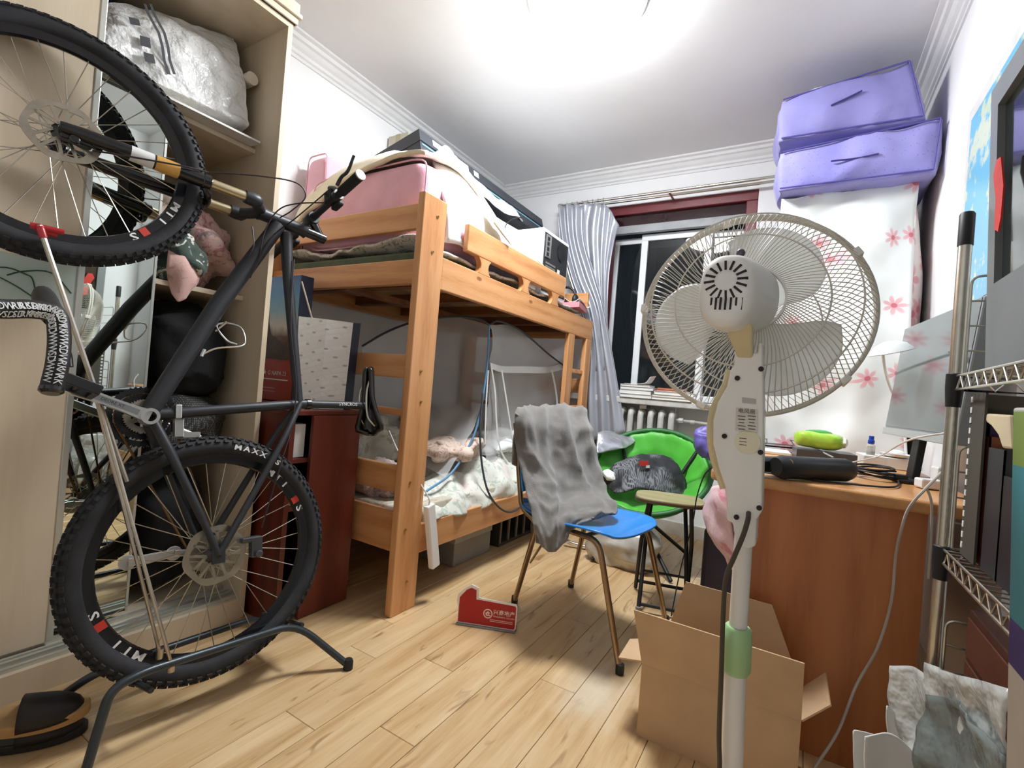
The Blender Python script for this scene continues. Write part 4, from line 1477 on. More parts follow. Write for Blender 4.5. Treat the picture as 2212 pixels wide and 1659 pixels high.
back = [[p + V((-.24, .0, .0)) for p in front[0]], [V((p.x - .25, p.y, p.z)) for p in front[-1]]]
full = front + [back[1], back[0], front[0]]
MB().patch(full, 8, .020, 8, 4, .010, 22).build('sack', m_film, wb, smooth=True, angle=180)
def bagq(a, b, off=.012):
    """print on the bag front: bilinear in pixel space"""
    d = -1.925 + off
    return at(a, b, x=d + .02)
m_ink = M('black_ink', '#33343a', .5, var=.1)
for o_ in (0, 12):
    P = [(310 + o_, 8), (318 + o_, 30), (340 + o_, 70), (348 + o_, 100), (352 + o_, 130), (362 + o_, 160)]
    MB().grid([[bagq(a, b) for a, b in P], [bagq(a + 6, b + 1) for a, b in P]]).build('print', m_ink, wb, solid=.001)
for q in ([(278, 36), (300, 42), (304, 56), (282, 52)], [(302, 76), (324, 82), (326, 104), (304, 98)], [(310, 112), (332, 118), (336, 138), (314, 132)]):
    P = [bagq(a, b) for a, b in q]
    MB().grid([[P[0], P[1]], [P[3], P[2]]]).build('print', m_ink, wb, solid=.001)
lump('blue_bag', (-2.24, .78, 2.115), (.10, .22, .08), M('dark_blue_nylon', '#24406a', .45, var=.15), 'dark blue bag pushed in above the plastic bag', 'bag', seed=2, wr=.5, ws=8)
for i, (dz, c) in enumerate(((.0, '#e3e1dc'), (.008, '#d5d0c6'))):
    o = MB().box(-2.2, -1.835 - .02 * i, .60, 1.05, 1.801 + dz, 1.808 + dz).build('foam_board', M('foam%d' % i, c, .6))
    tag(o, ('white foam board under the plastic bag on the shelf', 'off-white board lying on the white foam board')[i], 'board')
o = MB().tube([V((-2.3, 1.035, 2.06)), V((-1.90, 1.035, 2.06))], .024, 16).build('paper_roll', M('cream_roll', '#d8cdb8', .6))
tag(o, 'end of a cream paper roll beside the plastic bag', 'paper roll')
clo = [('pink floral cloth bundle', (-2.04, .945, 1.375), (.12, .095, .125), floral('pink_floral', '#d2aea6', '#b0747c', 24, .4, '#8f7a78'), 3),
       ('dark green and white patterned shirt', (-1.96, .84, 1.325), (.085, .07, .085), floral('green_leaf', '#3c4c44', '#dcdcd2', 20, .42), 5),
       ('beige crumpled blouse', (-2.07, .80, 1.43), (.13, .10, .10), floral('beige_cloth', '#c4ae9a', '#a18876', 15, .35), 8)]
for nm, c, r, mt, sd in clo:
    lump('clothes_bundle', c, r, mt, nm + ' on the middle wardrobe shelf', 'clothing', 'clothes on the middle wardrobe shelf', seed=sd, wr=.8, ws=12)
ctrl = [[at(365, 530, x=-1.90), at(400, 540, x=-1.88), at(432, 555, x=-1.89)], [at(360, 575, x=-1.885), at(398, 590, x=-1.865), at(430, 600, x=-1.885)], [at(362, 610, x=-1.89), at(392, 635, x=-1.875), at(412, 625, x=-1.89)], [at(370, 635, x=-1.89), at(385, 652, x=-1.88), at(400, 645, x=-1.89)]]
tag(MB().patch(ctrl, 5, .012, 14, 3).build('blouse', floral('pink_blouse', '#d6ada4', '#b98d88', 18, .35), smooth=True, solid=.01, angle=180), 'pink blouse hanging down over the middle wardrobe shelf edge', 'clothing')
m_dark = M('black_textile', '#1a1b1d', .85, var=.3, vs=10, bump=.3)
lump('duffel_bag', (-2.05, .92, .98), (.16, .13, .19), m_dark, 'black duffel bag in the wardrobe behind the frame tube', 'bag', seed=4, wr=.3)
def mesh_mat():
    t = NT('black_mesh')
    vec = t.coord()
    ck = t.n('ShaderNodeTexVoronoi'); ck.inputs['Scale'].default_value = 160; ck.inputs['Randomness'].default_value = .15
    t.l(vec, ck.inputs['Vector'])
    t.set(Base_Color=t.ramp(ck.outputs['Distance'], [(.25, '#7b796f'), (.42, '#1b1c1e')]), Roughness=.7)
    return t.m
lump('mesh_bag', (-1.98, .90, .70), (.15, .14, .12), mesh_mat(), 'black mesh bag heaped below the duffel bag', 'bag', seed=7, wr=.5)
lump('rucksack', (-2.06, .915, .325), (.17, .12, .205), m_dark, 'black rucksack on the wardrobe floor behind the rear wheel', 'bag', seed=9, wr=.25)

# ================================================================== red standing sign (the printed mascot is left out)
sgn = thing('tabletop_sign', 'red acrylic estate agency sign standing on the floor by the bed', 'sign', at(1048, 1358, z=0))
s0, s1 = at(988, 1347, z=0), at(1111, 1366, z=0)
su = (s1 - s0).normalized(); sn_ = V((su.y, -su.x, 0)); zz = V((0, 0, 1))
SL = (s1 - s0).length
def sp2(u, w): return s0 + su * (u * SL) + zz * w
outl = [(-.01, .006), (1.0, .006), (1.02, .015), (1.02, .098), (1.0, .107), (.38, .112), (.34, .115), (.33, .150), (.26, .156), (.20, .160), (.10, .145), (-.03, .115), (-.045, .09), (-.02, .075), (-.01, .05)]
MB().prism([sp2(u, w) - sn_ * .006 for u, w in outl], sn_ * .006).build('acrylic_plate', M('white_acrylic', '#f0ecea', .15, var=0, coat=.5), sgn)
outr = [(.005, .010), (.985, .010), (1.0, .018), (1.0, .093), (.985, .1), (.40, .105), (.30, .105), (.29, .142), (.2, .148), (.12, .138), (.005, .105)]
MB().prism([sp2(u, w) + sn_ * .0002 for u, w in outr], sn_ * .0008).build('red_print', M('sign_red', '#b01c22', .3, var=.03), sgn)
m_sgw = M('sign_white', '#eed9d4', .4, var=0)
text_part('lettering', '兴商地产', .0215, sp2(.80, .066) + sn_ * .0012, su, zz, m_sgw, sgn, bold=.012)
text_part('lettering', 'XINGSHANG DICHAN', .0085, sp2(.80, .050) + sn_ * .0012, su, zz, m_sgw, sgn)
for w in (.036, .030):
    MB().obox(sp2(.76, w) + sn_ * .0012, (su, zz, sn_), (.045, .0010, .0003)).build('lettering', m_sgw, sgn)
lg = MB().torus(sp2(.52, .057) + sn_ * .0013, sn_, .0165, .0022, 28, 6, rn=.0004)
house = [(-.008, -.004), (-.010, .002), (0, .010), (.010, .002), (.004, .000), (.004, -.004), (.001, -.004), (.001, .001), (-.003, .001), (-.003, -.004), (.010, -.004), (.010, -.008), (-.008, -.008)]
lg.prism([sp2(.52, .057) + su * a + zz * b + sn_ * .001 for a, b in house], sn_ * .0005)
lg.build('logo', m_sgw, sgn)
MB().prism([sp2(-.02, .001) - sn_ * .05, sp2(1.02, .001) - sn_ * .05, sp2(1.02, .001) + sn_ * .012, sp2(-.02, .001) + sn_ * .012], zz * .004).build('foot_plate', M('clear_acrylic', '#e8e2d8', .08, var=0, trans=.7), sgn)

# ================================================================== blue chair
ca_ = radians(-15)
CU_, CV_ = V((cos(ca_), sin(ca_), 0)), V((-sin(ca_), cos(ca_), 0))
CC = V((-.70, 1.864, 0))
def cl(u, v, z): return CC + CU_ * u + CV_ * v + V((0, 0, z))
chair = thing('chair', 'blue moulded plastic chair on chrome tube legs', 'chair', CC)
m_bluep = M('blue_plastic', '#2f86d8', .3, var=.03, coat=.3)
ctrl = []
for i, (u, z) in enumerate(((-.215, .49), (-.19, .462), (-.10, .448), (.02, .452), (.12, .458), (.19, .454), (.215, .442))):
    w = (.185, .195, .20, .205, .20, .18, .15)[i]
    ctrl.append([cl(u, -w, z + .012), cl(u, -w * .6, z), cl(u, 0, z - .006), cl(u, w * .6, z), cl(u, w, z + .012)])
MB().patch(ctrl, 5).build('seat', m_bluep, chair, smooth=True, solid=.008, angle=180)
ctrl = []
for z, u in ((.53, -.225), (.62, -.245), (.72, -.262), (.82, -.285)):
    ctrl.append([cl(u + .025, -.2, z), cl(u, -.1, z), cl(u - .01, 0, z + .004), cl(u, .1, z), cl(u + .025, .2, z)])
MB().patch(ctrl, 4).build('backrest', m_bluep, chair, smooth=True, solid=.008, angle=180)
m_tube = M('worn_chrome', '#9a8468', .28, .9, var=.12, vs=12)
for s_, f_, b_ in ((-1, V((-.47, 1.655, .012)), V((-1.02, 1.875, .012))), (1, V((-.43, 2.14, .012)), V((-.90, 2.215, .012)))):
    MB().tube(fillet([f_, cl(.165, .165 * s_, .43), cl(-.12, .165 * s_, .425)], .05, 6), .011, 12).build('leg', m_tube, chair, smooth=True)
    MB().tube(fillet([b_, cl(-.13, .165 * s_, .415), cl(-.21, .185 * s_, .46), cl(-.275, .19 * s_, .80)], .04, 6), .011, 12).build('leg', m_tube, chair, smooth=True)
    for q in (f_, b_):
        MB().lathe([(.014, -.011), (.015, .0), (.0145, .022), (.011, .024)], q, n=14).build('rubber_foot', m_plas, chair, smooth=True)
MB().tube([cl(.10, -.165, .428), cl(.10, .165, .428)], .008, 10).build('crossbar', m_tube, chair, smooth=True)
MB().tube([cl(-.08, -.165, .424), cl(-.08, .165, .424)], .008, 10).build('crossbar', m_tube, chair, smooth=True)
MB().tube([V((-.955, 1.87, .20)), cl(-.05, -.165, .42)], .005, 8).build('brace', m_tube, chair, smooth=True)

# towel over the chair back
def towel_mat():
    t = NT('grey_terry')
    vec = t.coord()
    n = t.noise(vec, 14, 4)
    t.set(Base_Color=t.ramp(n, [(.3, '#696561'), (.7, '#87837e')]), Roughness=.95, Sheen_Weight=.6)
    t.bump(t.noise(vec, 420, 2), .8, .004)
    return t.m
m_tow = towel_mat()
tw = thing('towel', 'large grey terry towel draped over the blue chair back', 'towel', at(1190, 1180, d=1.85))
T_ = lambda l: [at(a, b, d=c) for a, b, c in l]
ctrl = [T_([(1150, 905, 2.12), (1172, 900, 2.18), (1200, 898, 2.26), (1230, 898, 2.33), (1258, 903, 2.38)]),
        T_([(1122, 884, 2.02), (1150, 878, 2.06), (1190, 877, 2.14), (1228, 879, 2.22), (1262, 886, 2.28)]),
        T_([(1112, 898, 1.96), (1150, 905, 1.98), (1190, 915, 2.04), (1235, 915, 2.13), (1275, 912, 2.21)]),
        T_([(1112, 950, 1.95), (1152, 962, 1.955), (1192, 968, 2.02), (1240, 965, 2.09), (1286, 962, 2.17)]),
        T_([(1122, 1000, 1.92), (1158, 1015, 1.92), (1200, 1022, 1.99), (1248, 1020, 2.06), (1298, 1020, 2.13)]),
        T_([(1136, 1058, 1.87), (1170, 1062, 1.87), (1208, 1066, 1.94), (1256, 1062, 2.01), (1308, 1062, 2.07)]),
        T_([(1146, 1098, 1.82), (1178, 1100, 1.82), (1216, 1096, 1.86), (1268, 1090, 1.90), (1334, 1092, 1.93)]),
        T_([(1152, 1140, 1.78), (1184, 1146, 1.775), (1218, 1128, 1.79), (1258, 1112, 1.815), (1322, 1108, 1.86)]),
        T_([(1160, 1170, 1.77), (1190, 1192, 1.76), (1216, 1176, 1.765), (1240, 1136, 1.78), (1285, 1122, 1.815)])]
G = list(map(list, zip(*[catmull(c, 8) for c in zip(*[catmull(r, 8) for r in ctrl])])))
nu, nv = len(G), len(G[0])
G2 = []
for i in range(nu):
    row = []
    for k in range(nv):
        a = G[min(i + 1, nu - 1)][k] - G[max(i - 1, 0)][k]
        b = G[i][min(k + 1, nv - 1)] - G[i][max(k - 1, 0)]
        n = a.cross(b).normalized()
        u, w = i / nu, k / nv
        fo = 1 - abs(sin(9 * w + 4.5 * noise.noise(V((u * 1.3, w * 2.0, 3)))))
        h = .022 * (fo ** 2 - .3) * min(1, .3 + u * 2.2) + .014 * (1 - 2 * abs(noise.noise(V((u * 7, w * 5, 1))))) + .005 * noise.noise(V((u * 26, w * 20, 8)))
        row.append(G[i][k] + n * h)
    G2.append(row)
MB().grid(G2).build('cloth', m_tow, tw, smooth=True, solid=.008, angle=180)
ctrl = [T_([(1116, 893, 1.96), (1120, 920, 2.0), (1128, 950, 2.04)]), T_([(1111, 930, 1.96), (1118, 950, 2.0), (1128, 970, 2.04)]), T_([(1106, 970, 1.97), (1116, 985, 2.0), (1128, 995, 2.04)]), T_([(1106, 1003, 1.98), (1116, 1008, 2.01), (1128, 1008, 2.04)])]
MB().patch(ctrl, 5, .008, 15, 2).build('hanging_flap', m_tow, tw, smooth=True, solid=.008, angle=180)
MB().tube(catmull(T_([(1113, 892, 1.955), (1128, 905, 1.97), (1136, 935, 1.975), (1137, 970, 1.97), (1134, 1008, 1.95)]), 5), .004, 6).build('hem', M('towel_hem', '#a9a6a1', .9), tw, smooth=True)

# ================================================================== folding stool
st = thing('folding_stool', 'folding stool with pale wood top and black tube legs', 'stool', (-.50, 2.45, 0))
m_top = wood('greenish_wood', '#857a58', '#a89c76', '#b8ad88', 'x', rough=.35, knots=False)
cxy = [at(1368, 1066, z=.50), at(1400, 1058, z=.50), at(1525, 1078, z=.50), at(1521, 1092, z=.50), at(1400, 1080, z=.50)]
c0 = at(1375, 1068, z=.5); c1_ = at(1522, 1088, z=.5); 
ax1 = (c1_ - c0); ax1.z = 0; ax1.normalize(); ax2 = V((-ax1.y, ax1.x, 0))
oc = (c0 + c1_) / 2 + ax2 * .045
rr = []
for i in range(32):
    a = 2 * pi * i / 32
    pw = lambda q, e: math.copysign(abs(q) ** e, q)
    rr.append(oc + ax1 * (.15 * pw(cos(a), .55)) + ax2 * (.115 * pw(sin(a), .55)) - V((0, 0, .018)))
MB().prism(rr, V((0, 0, .018))).build('seat', m_top, st, bevel=.004)
MB().prism([p + (p - oc).normalized() * .004 - V((0, 0, .001)) for p in rr], V((0, 0, .012))).build('seat_edge', M('brown_edge', '#5b4a36', .5), st)
def stl(u, v, z): return V((oc.x, oc.y, 0)) + ax1 * u + ax2 * v + V((0, 0, z))
for s_ in (1, -1):
    MB().tube(fillet([stl(-.09 * s_, -.10, .48), stl(-.11 * s_, -.02, .30), stl(-.12 * s_, .13, .01)], .06), .0095, 10).build('leg', m_plas, st, smooth=True)
    MB().tube(fillet([stl(-.075 * s_, .10, .48), stl(-.09 * s_, .02, .30), stl(-.10 * s_, -.14, .01)], .06), .0095, 10).build('leg', m_plas, st, smooth=True)
    MB().lathe([(.013, -.009), (.013, .018)], stl(-.10 * s_, -.14, .01), n=12).build('rubber_foot', M('grey_rubber', '#8a8680', .7), st, smooth=True)
MB().tube([stl(-.10, -.125, .035), stl(.10, -.125, .035)], .008, 8).build('crossbar', m_plas, st, smooth=True)
MB().tube([stl(-.12, .11, .05), stl(.12, .11, .05)], .008, 8).build('crossbar', m_plas, st, smooth=True)
MB().tube([stl(-.095, -.05, .16), stl(.095, -.05, .16)], .006, 8).build('crossbar', m_plas, st, smooth=True)

# ================================================================== green moon chair
mo = V((-.735, 2.87, .535))
dn = V((0, -.66, .75)).normalized()
dx = V((1, 0, 0)); dy = dn.cross(dx)
mc = thing('moon_chair', 'bright green padded moon chair under the window', 'chair', (-.735, 2.9, 0))
m_green = M('green_nylon', '#4fb03a', .4, var=.1, vs=5, sheen=.3)
m_dgreen = M('dark_green_piping', '#2d6a34', .5)
G = []
for i in range(15):
    t = i / 14
    r = .335 * t
    row = []
    for k in range(49):
        a = 2 * pi * k / 48
        h = -.15 * (1 - t * t) + (.018 if .62 < t < .97 else 0) * (1 + .5 * sin(k * 2.1)) + .010 * t * noise.noise(V((cos(a) * 5, sin(a) * 5, t * 3))) * 2
        row.append(mo + dx * (r * cos(a)) + dy * (r * sin(a) * .96) + dn * h)
    G.append(row)
MB().grid(G).build('padded_seat', m_green, mc, smooth=True, solid=.03, angle=180)
MB().tube([mo + dx * (.34 * cos(a)) + dy * (.327 * sin(a)) for a in [2 * pi * i / 48 for i in range(48)]], .016, 10, closed=True).build('rim', m_dgreen, mc, smooth=True)
for s_ in (1, -1):
    MB().tube(fillet([mo + dx * (.24 * s_) + dy * .22, V((-.735 + .05 * s_, 2.86, .28)), V((-.735 - .22 * s_, 2.62, .012))], .05), .011, 10).build('leg', m_plas, mc, smooth=True)
    MB().tube(fillet([mo + dx * (.24 * s_) - dy * .22, V((-.735 + .05 * s_, 2.86, .28)), V((-.735 - .22 * s_, 3.12, .012))], .05), .011, 10).build('leg', m_plas, mc, smooth=True)
P = [at(1222, 1160, z=.06), at(1232, 1172, z=.03), at(1300, 1190, z=.012), at(1374, 1211, z=.012)]
MB().tube(catmull(P, 6), .012, 10).build('floor_bar', m_chrome, mc, smooth=True)
# jacket lying in it
def jacket_mat():
    t = NT('jacket_weave')
    vec = t.coord(rot=(.5, .3, .2))
    br = t.n('ShaderNodeTexBrick')
    br.inputs['Scale'].default_value = 34
    br.inputs['Color1'].default_value = lin('#2b2d31'); br.inputs['Color2'].default_value = lin('#54575c'); br.inputs['Mortar'].default_value = lin('#7d8084')
    br.inputs['Mortar Size'].default_value = .05
    t.l(vec, br.inputs['Vector'])
    n = t.noise(vec, 7, 4)
    t.set(Base_Color=t.mix(t.ramp(n, [(.42, (0, 0, 0)), (.55, (1, 1, 1))]), br.outputs['Color'], '#26282b'), Roughness=.8)
    return t.m
jk = thing('jacket', 'black and grey patterned jacket with red neck label in the moon chair', 'jacket', mo - dn * .12)
ctrl = [T_([(1300, 1020, 2.86), (1335, 1000, 2.86), (1372, 984, 2.88), (1410, 980, 2.88), (1448, 990, 2.86), (1470, 1012, 2.84)]),
        T_([(1305, 1040, 2.80), (1340, 1018, 2.78), (1372, 1000, 2.80), (1412, 1000, 2.79), (1450, 1012, 2.78), (1478, 1040, 2.78)]),
        T_([(1315, 1055, 2.76), (1345, 1040, 2.73), (1380, 1030, 2.74), (1415, 1030, 2.73), (1455, 1045, 2.72), (1482, 1062, 2.74)]),
        T_([(1325, 1066, 2.74), (1350, 1062, 2.70), (1385, 1055, 2.70), (1420, 1060, 2.69), (1455, 1066, 2.69), (1478, 1072, 2.72)])]
MB().patch(ctrl, 7, .03, 10, 5, .012, 26).build('body', jacket_mat(), jk, smooth=True, solid=.012, angle=180)
p = at(1385, 998, d=2.755); q = at(1397, 1004, d=2.755)
MB().obox((p + q) / 2, (CR, CU, CF), (.026, .014, .002)).build('label', m_red, jk)
MB().obox((p + q) / 2 + CR * .022 - CU * .018, (CR, CU, CF), (.010, .008, .002)).build('label', m_white, jk)
MB().ball(at(1316, 1026, d=2.80), (.04, .03, .03), 20, 12, wr=.7, ws=30).build('white_lining', m_whitecl, jk, smooth=True)
# silver cloth heap
ctrl = [T_([(1290, 935, 3.02), (1315, 930, 3.06), (1350, 938, 3.08), (1382, 944, 3.1)]), T_([(1290, 955, 2.96), (1318, 950, 2.98), (1348, 955, 3.02), (1368, 958, 3.05)]), T_([(1290, 980, 2.92), (1312, 975, 2.94), (1335, 972, 2.97), (1350, 968, 3.0)])]
m_foil = M('silver_foil_cloth', '#bcbfc6', .28, .65, var=.08, vs=8, bump=.5, bs=16, bd=.01)
tag(MB().patch(ctrl, 7, .03, 9, 3, .01, 22).build('foil_cloth', m_foil, smooth=True, solid=.006, angle=180), 'shiny silver cloth bunched on the moon chair edge', 'cloth')

# ================================================================== radiator
rd = thing('radiator', 'grey white cast iron radiator under the window sill', 'radiator', (-.98, 3.49, .30))
m_rad = M('radiator_paint', '#c4c3be', .45, var=.08, vs=14)
for i in range(9):
    x = -1.335 + i * .072
    g = MB()
    for dy_ in (-.045, .045):
        g.tube(fillet([(x, 3.49 + dy_ * .3, .33), (x, 3.49 + dy_, .36), (x, 3.49 + dy_, .83), (x, 3.49 + dy_ * .3, .862)], .03, 4), .022, 10)
    g.ball((x, 3.49, .845), (.032, .05, .026), 12, 8).ball((x, 3.49, .345), (.032, .05, .026), 12, 8)
    g.build('section', m_rad, rd, smooth=True, angle=60)
MB().tube([(-.76, 3.49, .815), (-.60, 3.49, .81), (-.10, 3.49, .79)], .013, 12).build('pipe', m_rad, rd, smooth=True)
MB().lathe([(.02, 0), (.024, .005), (.024, .03), (.02, .035)], (-.72, 3.49, .814), (1, 0, 0), n=8).lathe([(.018, 0), (.018, .03)], (-.64, 3.49, .81), (1, 0, 0), n=12).build('union_nut', m_rad, rd, smooth=True, angle=30)
MB().box(-.98, -.93, 3.42, 3.455, .872, .899).box(-.965, -.945, 3.455, 3.579, .88, .899).build('bracket', m_steel, rd, bevel=.002)
MB().tube([(-.735, 3.465, .79), (-.735, 3.45, .845), (-.735, 3.45, .898)], .003, 6).build('hanger_wire', m_steel, rd, smooth=True)

# ================================================================== books on the sill
cols = [('#c7c9cc', .23), ('#dfe1e3', .22), ('#b9bcc4', .235), ('#e7e6e2', .21)]
zb = .9455
xb = at(1345, 845, y=3.46).x
for i, (c, w) in enumerate(cols):
    th_ = (.026, .03, .022, .014)[i]
    b = thing('book', ('bottom', 'second', 'third', 'top')[i] + ' book of the pale stack beside the curtain', 'book', (xb + w / 2, 3.47, zb), 'books on the window sill')
    MB().box(xb + .003, xb + w, 3.405, 3.535, zb + .002, zb + th_ - .002).build('pages', m_wbox, b)
    MB().box(xb, xb + w, 3.40, 3.54, zb, zb + .002).box(xb, xb + w, 3.40, 3.54, zb + th_ - .002, zb + th_).box(xb - .001, xb + .003, 3.40, 3.54, zb, zb + th_).build('cover', M('cover' + c, c, .4), b)
    zb += th_ + .0005
ctrl = [[(xb + .02, 3.42, zb + .003), (xb + .1, 3.42, zb + .004), (xb + .17, 3.42, zb + .015), (xb + .205, 3.42, zb + .06)], [(xb + .03, 3.5, zb + .004), (xb + .11, 3.5, zb + .006), (xb + .185, 3.5, zb + .012), (xb + .225, 3.5, zb + .07)]]
tag(MB().patch(ctrl, 6).build('loose_leaf', m_wbox, smooth=True, solid=.002, angle=180), 'curled white pamphlet on the pale book stack', 'pamphlet')
zb = .9455
xb2 = at(1412, 845, y=3.46).x
for i, (c, w, th_) in enumerate((('#d8d2c4', .27, .020), ('#c7c2b4', .25, .016), ('#eae6dc', .26, .022), ('#b03a30', .20, .012), ('#d98a3c', .17, .01))):
    b = thing('book', ('lowest', 'second lowest', 'middle', 'red', 'orange topmost')[i] + ' book of the stack behind the fan cage', 'book', (xb2 + w / 2, 3.47, zb), 'books on the window sill')
    o_ = .01 * i
    MB().box(xb2 + o_ + .003, xb2 + o_ + w, 3.405, 3.52, zb + .002, zb + th_ - .002).build('pages', m_wbox, b)
    MB().box(xb2 + o_, xb2 + o_ + w, 3.40, 3.525, zb, zb + .002).box(xb2 + o_, xb2 + o_ + w, 3.40, 3.525, zb + th_ - .002, zb + th_).box(xb2 + o_ - .001, xb2 + o_ + .003, 3.40, 3.525, zb, zb + th_).build('cover', M('cover' + c, c, .4), b)
    zb += th_ + .0005

# ================================================================== curtain and rail
rod = thing('curtain_rail', 'double silver curtain rail above the window', 'curtain rail', (-.9, 3.45, 2.42))
ra, rb_ = at(1212, 447, y=3.45), at(1690, 376, y=3.45)
ra.z = rb_.z = (ra.z + rb_.z) / 2
for dy_, dz in ((0, 0), (.06, -.005)):
    MB().tube([ra + V((0, dy_, dz)), rb_ + V((.1, dy_, dz))], .010, 12).build('rod', m_chrome, rod, smooth=True)
for t in (.02, .55, .98):
    p = ra.lerp(rb_, t)
    MB().box(p.x - .008, p.x + .008, p.y - .012, YB - .001, p.z - .02, p.z - .012).build('bracket', m_chrome, rod)
MB().ball(ra + V((-.012, 0, 0)), .018, 12, 8).build('finial', m_chrome, rod, smooth=True)
cu = thing('curtain', 'silver grey satin curtain gathered in long folds left of the window', 'curtain', at(1305, 945, y=3.40))
m_satin = M('silver_satin', '#b2b5be', .32, .35, var=.05, vs=6, spec=.6)
def pleat(ctrl, amp, freq, name, n=10, ph=0):
    rows = [catmull(r, n) for r in ctrl]
    G = list(map(list, zip(*[catmull(c, 8) for c in zip(*rows)])))
    nu, nv = len(G), len(G[0])
    out = []
    for i in range(nu):
        row = []
        for k in range(nv):
            w = k / (nv - 1)
            row.append(G[i][k] + V((0, -1, 0)) * (amp * sin(w * freq * 2 * pi + ph + 1.2 * sin(i * .09)) + amp * .5 * noise.noise(V((w * 9, i * .06, ph)))))
        out.append(row)
    MB().grid(out).build(name, m_satin, cu, smooth=True, solid=.003, angle=180)
Y3 = 3.395
pleat([[at(1262, 438, y=3.43), at(1290, 440, y=3.43), at(1312, 446, y=3.43), at(1337, 486, y=3.43)],
       [at(1258, 490, y=3.43), at(1285, 500, y=3.43), at(1308, 510, y=3.43), at(1326, 520, y=3.43)],
       [at(1268, 580, y=3.43), at(1290, 585, y=3.43), at(1304, 590, y=3.43), at(1314, 595, y=3.43)],
       [at(1285, 690, y=3.42), at(1297, 690, y=3.42), at(1305, 690, y=3.42), at(1311, 690, y=3.42)],
       [at(1288, 800, y=3.42), at(1298, 800, y=3.42), at(1308, 800, y=3.42), at(1318, 800, y=3.42)]], .014, 3.5, 'back_panel', ph=1)
pleat([[at(1206, 445, y=Y3), at(1222, 443, y=Y3), at(1240, 441, y=Y3), at(1262, 445, y=Y3)],
       [at(1216, 520, y=Y3), at(1230, 518, y=Y3), at(1246, 514, y=Y3), at(1264, 520, y=Y3)],
       [at(1236, 600, y=Y3), at(1250, 596, y=Y3), at(1268, 592, y=Y3), at(1288, 600, y=Y3)],
       [at(1262, 672, y=Y3), at(1276, 668, y=Y3), at(1292, 664, y=Y3), at(1306, 668, y=Y3)],
       [at(1275, 760, y=Y3), at(1288, 756, y=Y3), at(1304, 754, y=Y3), at(1322, 758, y=Y3)],
       [at(1268, 850, y=Y3), at(1290, 850, y=Y3), at(1314, 850, y=Y3), at(1336, 850, y=Y3)],
       [at(1268, 950, y=Y3), at(1292, 950, y=Y3), at(1318, 945, y=Y3), at(1350, 935, y=Y3)]], .020, 3, 'front_panel')
MB().tube(catmull([at(1206, 470, y=3.38), at(1212, 530, y=3.37), at(1234, 610, y=3.37), at(1262, 690, y=3.37)], 5), .006, 6).build('hem', m_satin, cu, smooth=True)
for i in range(9):
    p = ra.lerp(rb_, .005 + .028 * i)
    MB().torus(p, (1, .2, 0), .016, .002, 16, 6).build('ring', m_chrome, cu, smooth=True)

# ================================================================== desk
DXa, DXb, DYa, DYb = -.225, .42, 1.575, 2.66
dw = ('#a2603a', '#c07b4b', '#cd8a58')
desk_x = wood('desk_top_wood', '#b9814e', '#d29c66', '#deae78', 'y', rough=.3, knots=False)
desk_z = wood('desk_panel_wood', dw[0], dw[1], dw[2], 'z', scale=.7, rough=.38, rnd=.05)
dk = thing('desk', 'orange brown wooden desk with rounded top behind the fan', 'desk', (.1, 2.1, 0))
rr = []
for (cx, cy, a0) in ((DXa + .05, DYa + .05, pi), (DXb - .01, DYa + .01, 1.5 * pi), (DXb - .01, DYb - .01, 0), (DXa + .05, DYb - .05, .5 * pi)):
    r0 = .05 if cx < 0 else .01
    for k in range(7):
        a = a0 + pi / 2 * k / 6
        rr.append((cx + r0 * cos(a), cy + r0 * sin(a), .716))
MB().prism(rr, (0, 0, .034)).build('top', desk_x, dk, bevel=.012, seg=4)
MB().box(-.105, .30, DYa + .05, DYa + .07, 0, .716).build('end_panel', desk_z, dk, bevel=.002)
MB().box(-.105, .30, DYb - .09, DYb - .07, 0, .716).build('end_panel', desk_z, dk, bevel=.002)
MB().box(.28, .30, DYa + .07, DYb - .09, .25, .716).build('back_panel', desk_z, dk)
MB().box(-.09, .28, DYa + .07, DYb - .09, .60, .616).build('shelf', desk_z, dk)
o = at(1928, 1088, y=DYa + .05)
MB().lathe([(.0001, 0), (.007, 0), (.007, .002), (.0001, .002)], o, (0, -1, 0), n=14).build('screw_cap', M('dark_brown_cap', '#4a2a18', .5), dk)

def D(px, py, z=.7505): return at(px, py, z=z)
# rolled black sleeve
sl = thing('laptop_sleeve', 'thick black rolled laptop sleeve across the desk front', 'bag', D(1760, 1015))
a, b = D(1675, 1008, .785), D(1835, 1016, .785)
ax = (b - a).normalized()
MB().tube([a, a + ax * .02, a.lerp(b, .5), b - ax * .02, b], [.026, .033, .033, .034, .027], 20).build('roll', M('black_neoprene', '#202225', .45, var=.06), sl, smooth=True, angle=60)
p2 = a + V((0, .06, .0))
MB().tube([p2 - ax * .12, p2 + ax * .10, p2 + ax * .16], [.022, .026, .018], 16).build('second_roll', M('black_neoprene2', '#17181a', .4, var=.06), sl, smooth=True, angle=60)
q = a + ax * .045 + V((-.005, -.030, .012))
MB().lathe([(.0001, 0), (.017, 0), (.017, .002), (.0001, .002)], q, (0, -.9, .4), n=18, sy=.8).build('badge', M('tan_badge', '#b58d6a', .6), sl)
text_part('lettering', 'LZ', .012, a + ax * .13 + V((0, -.0345, .003)), ax, (0, .1, 1), M('grey_print', '#8a8c90', .5, var=0), sl)
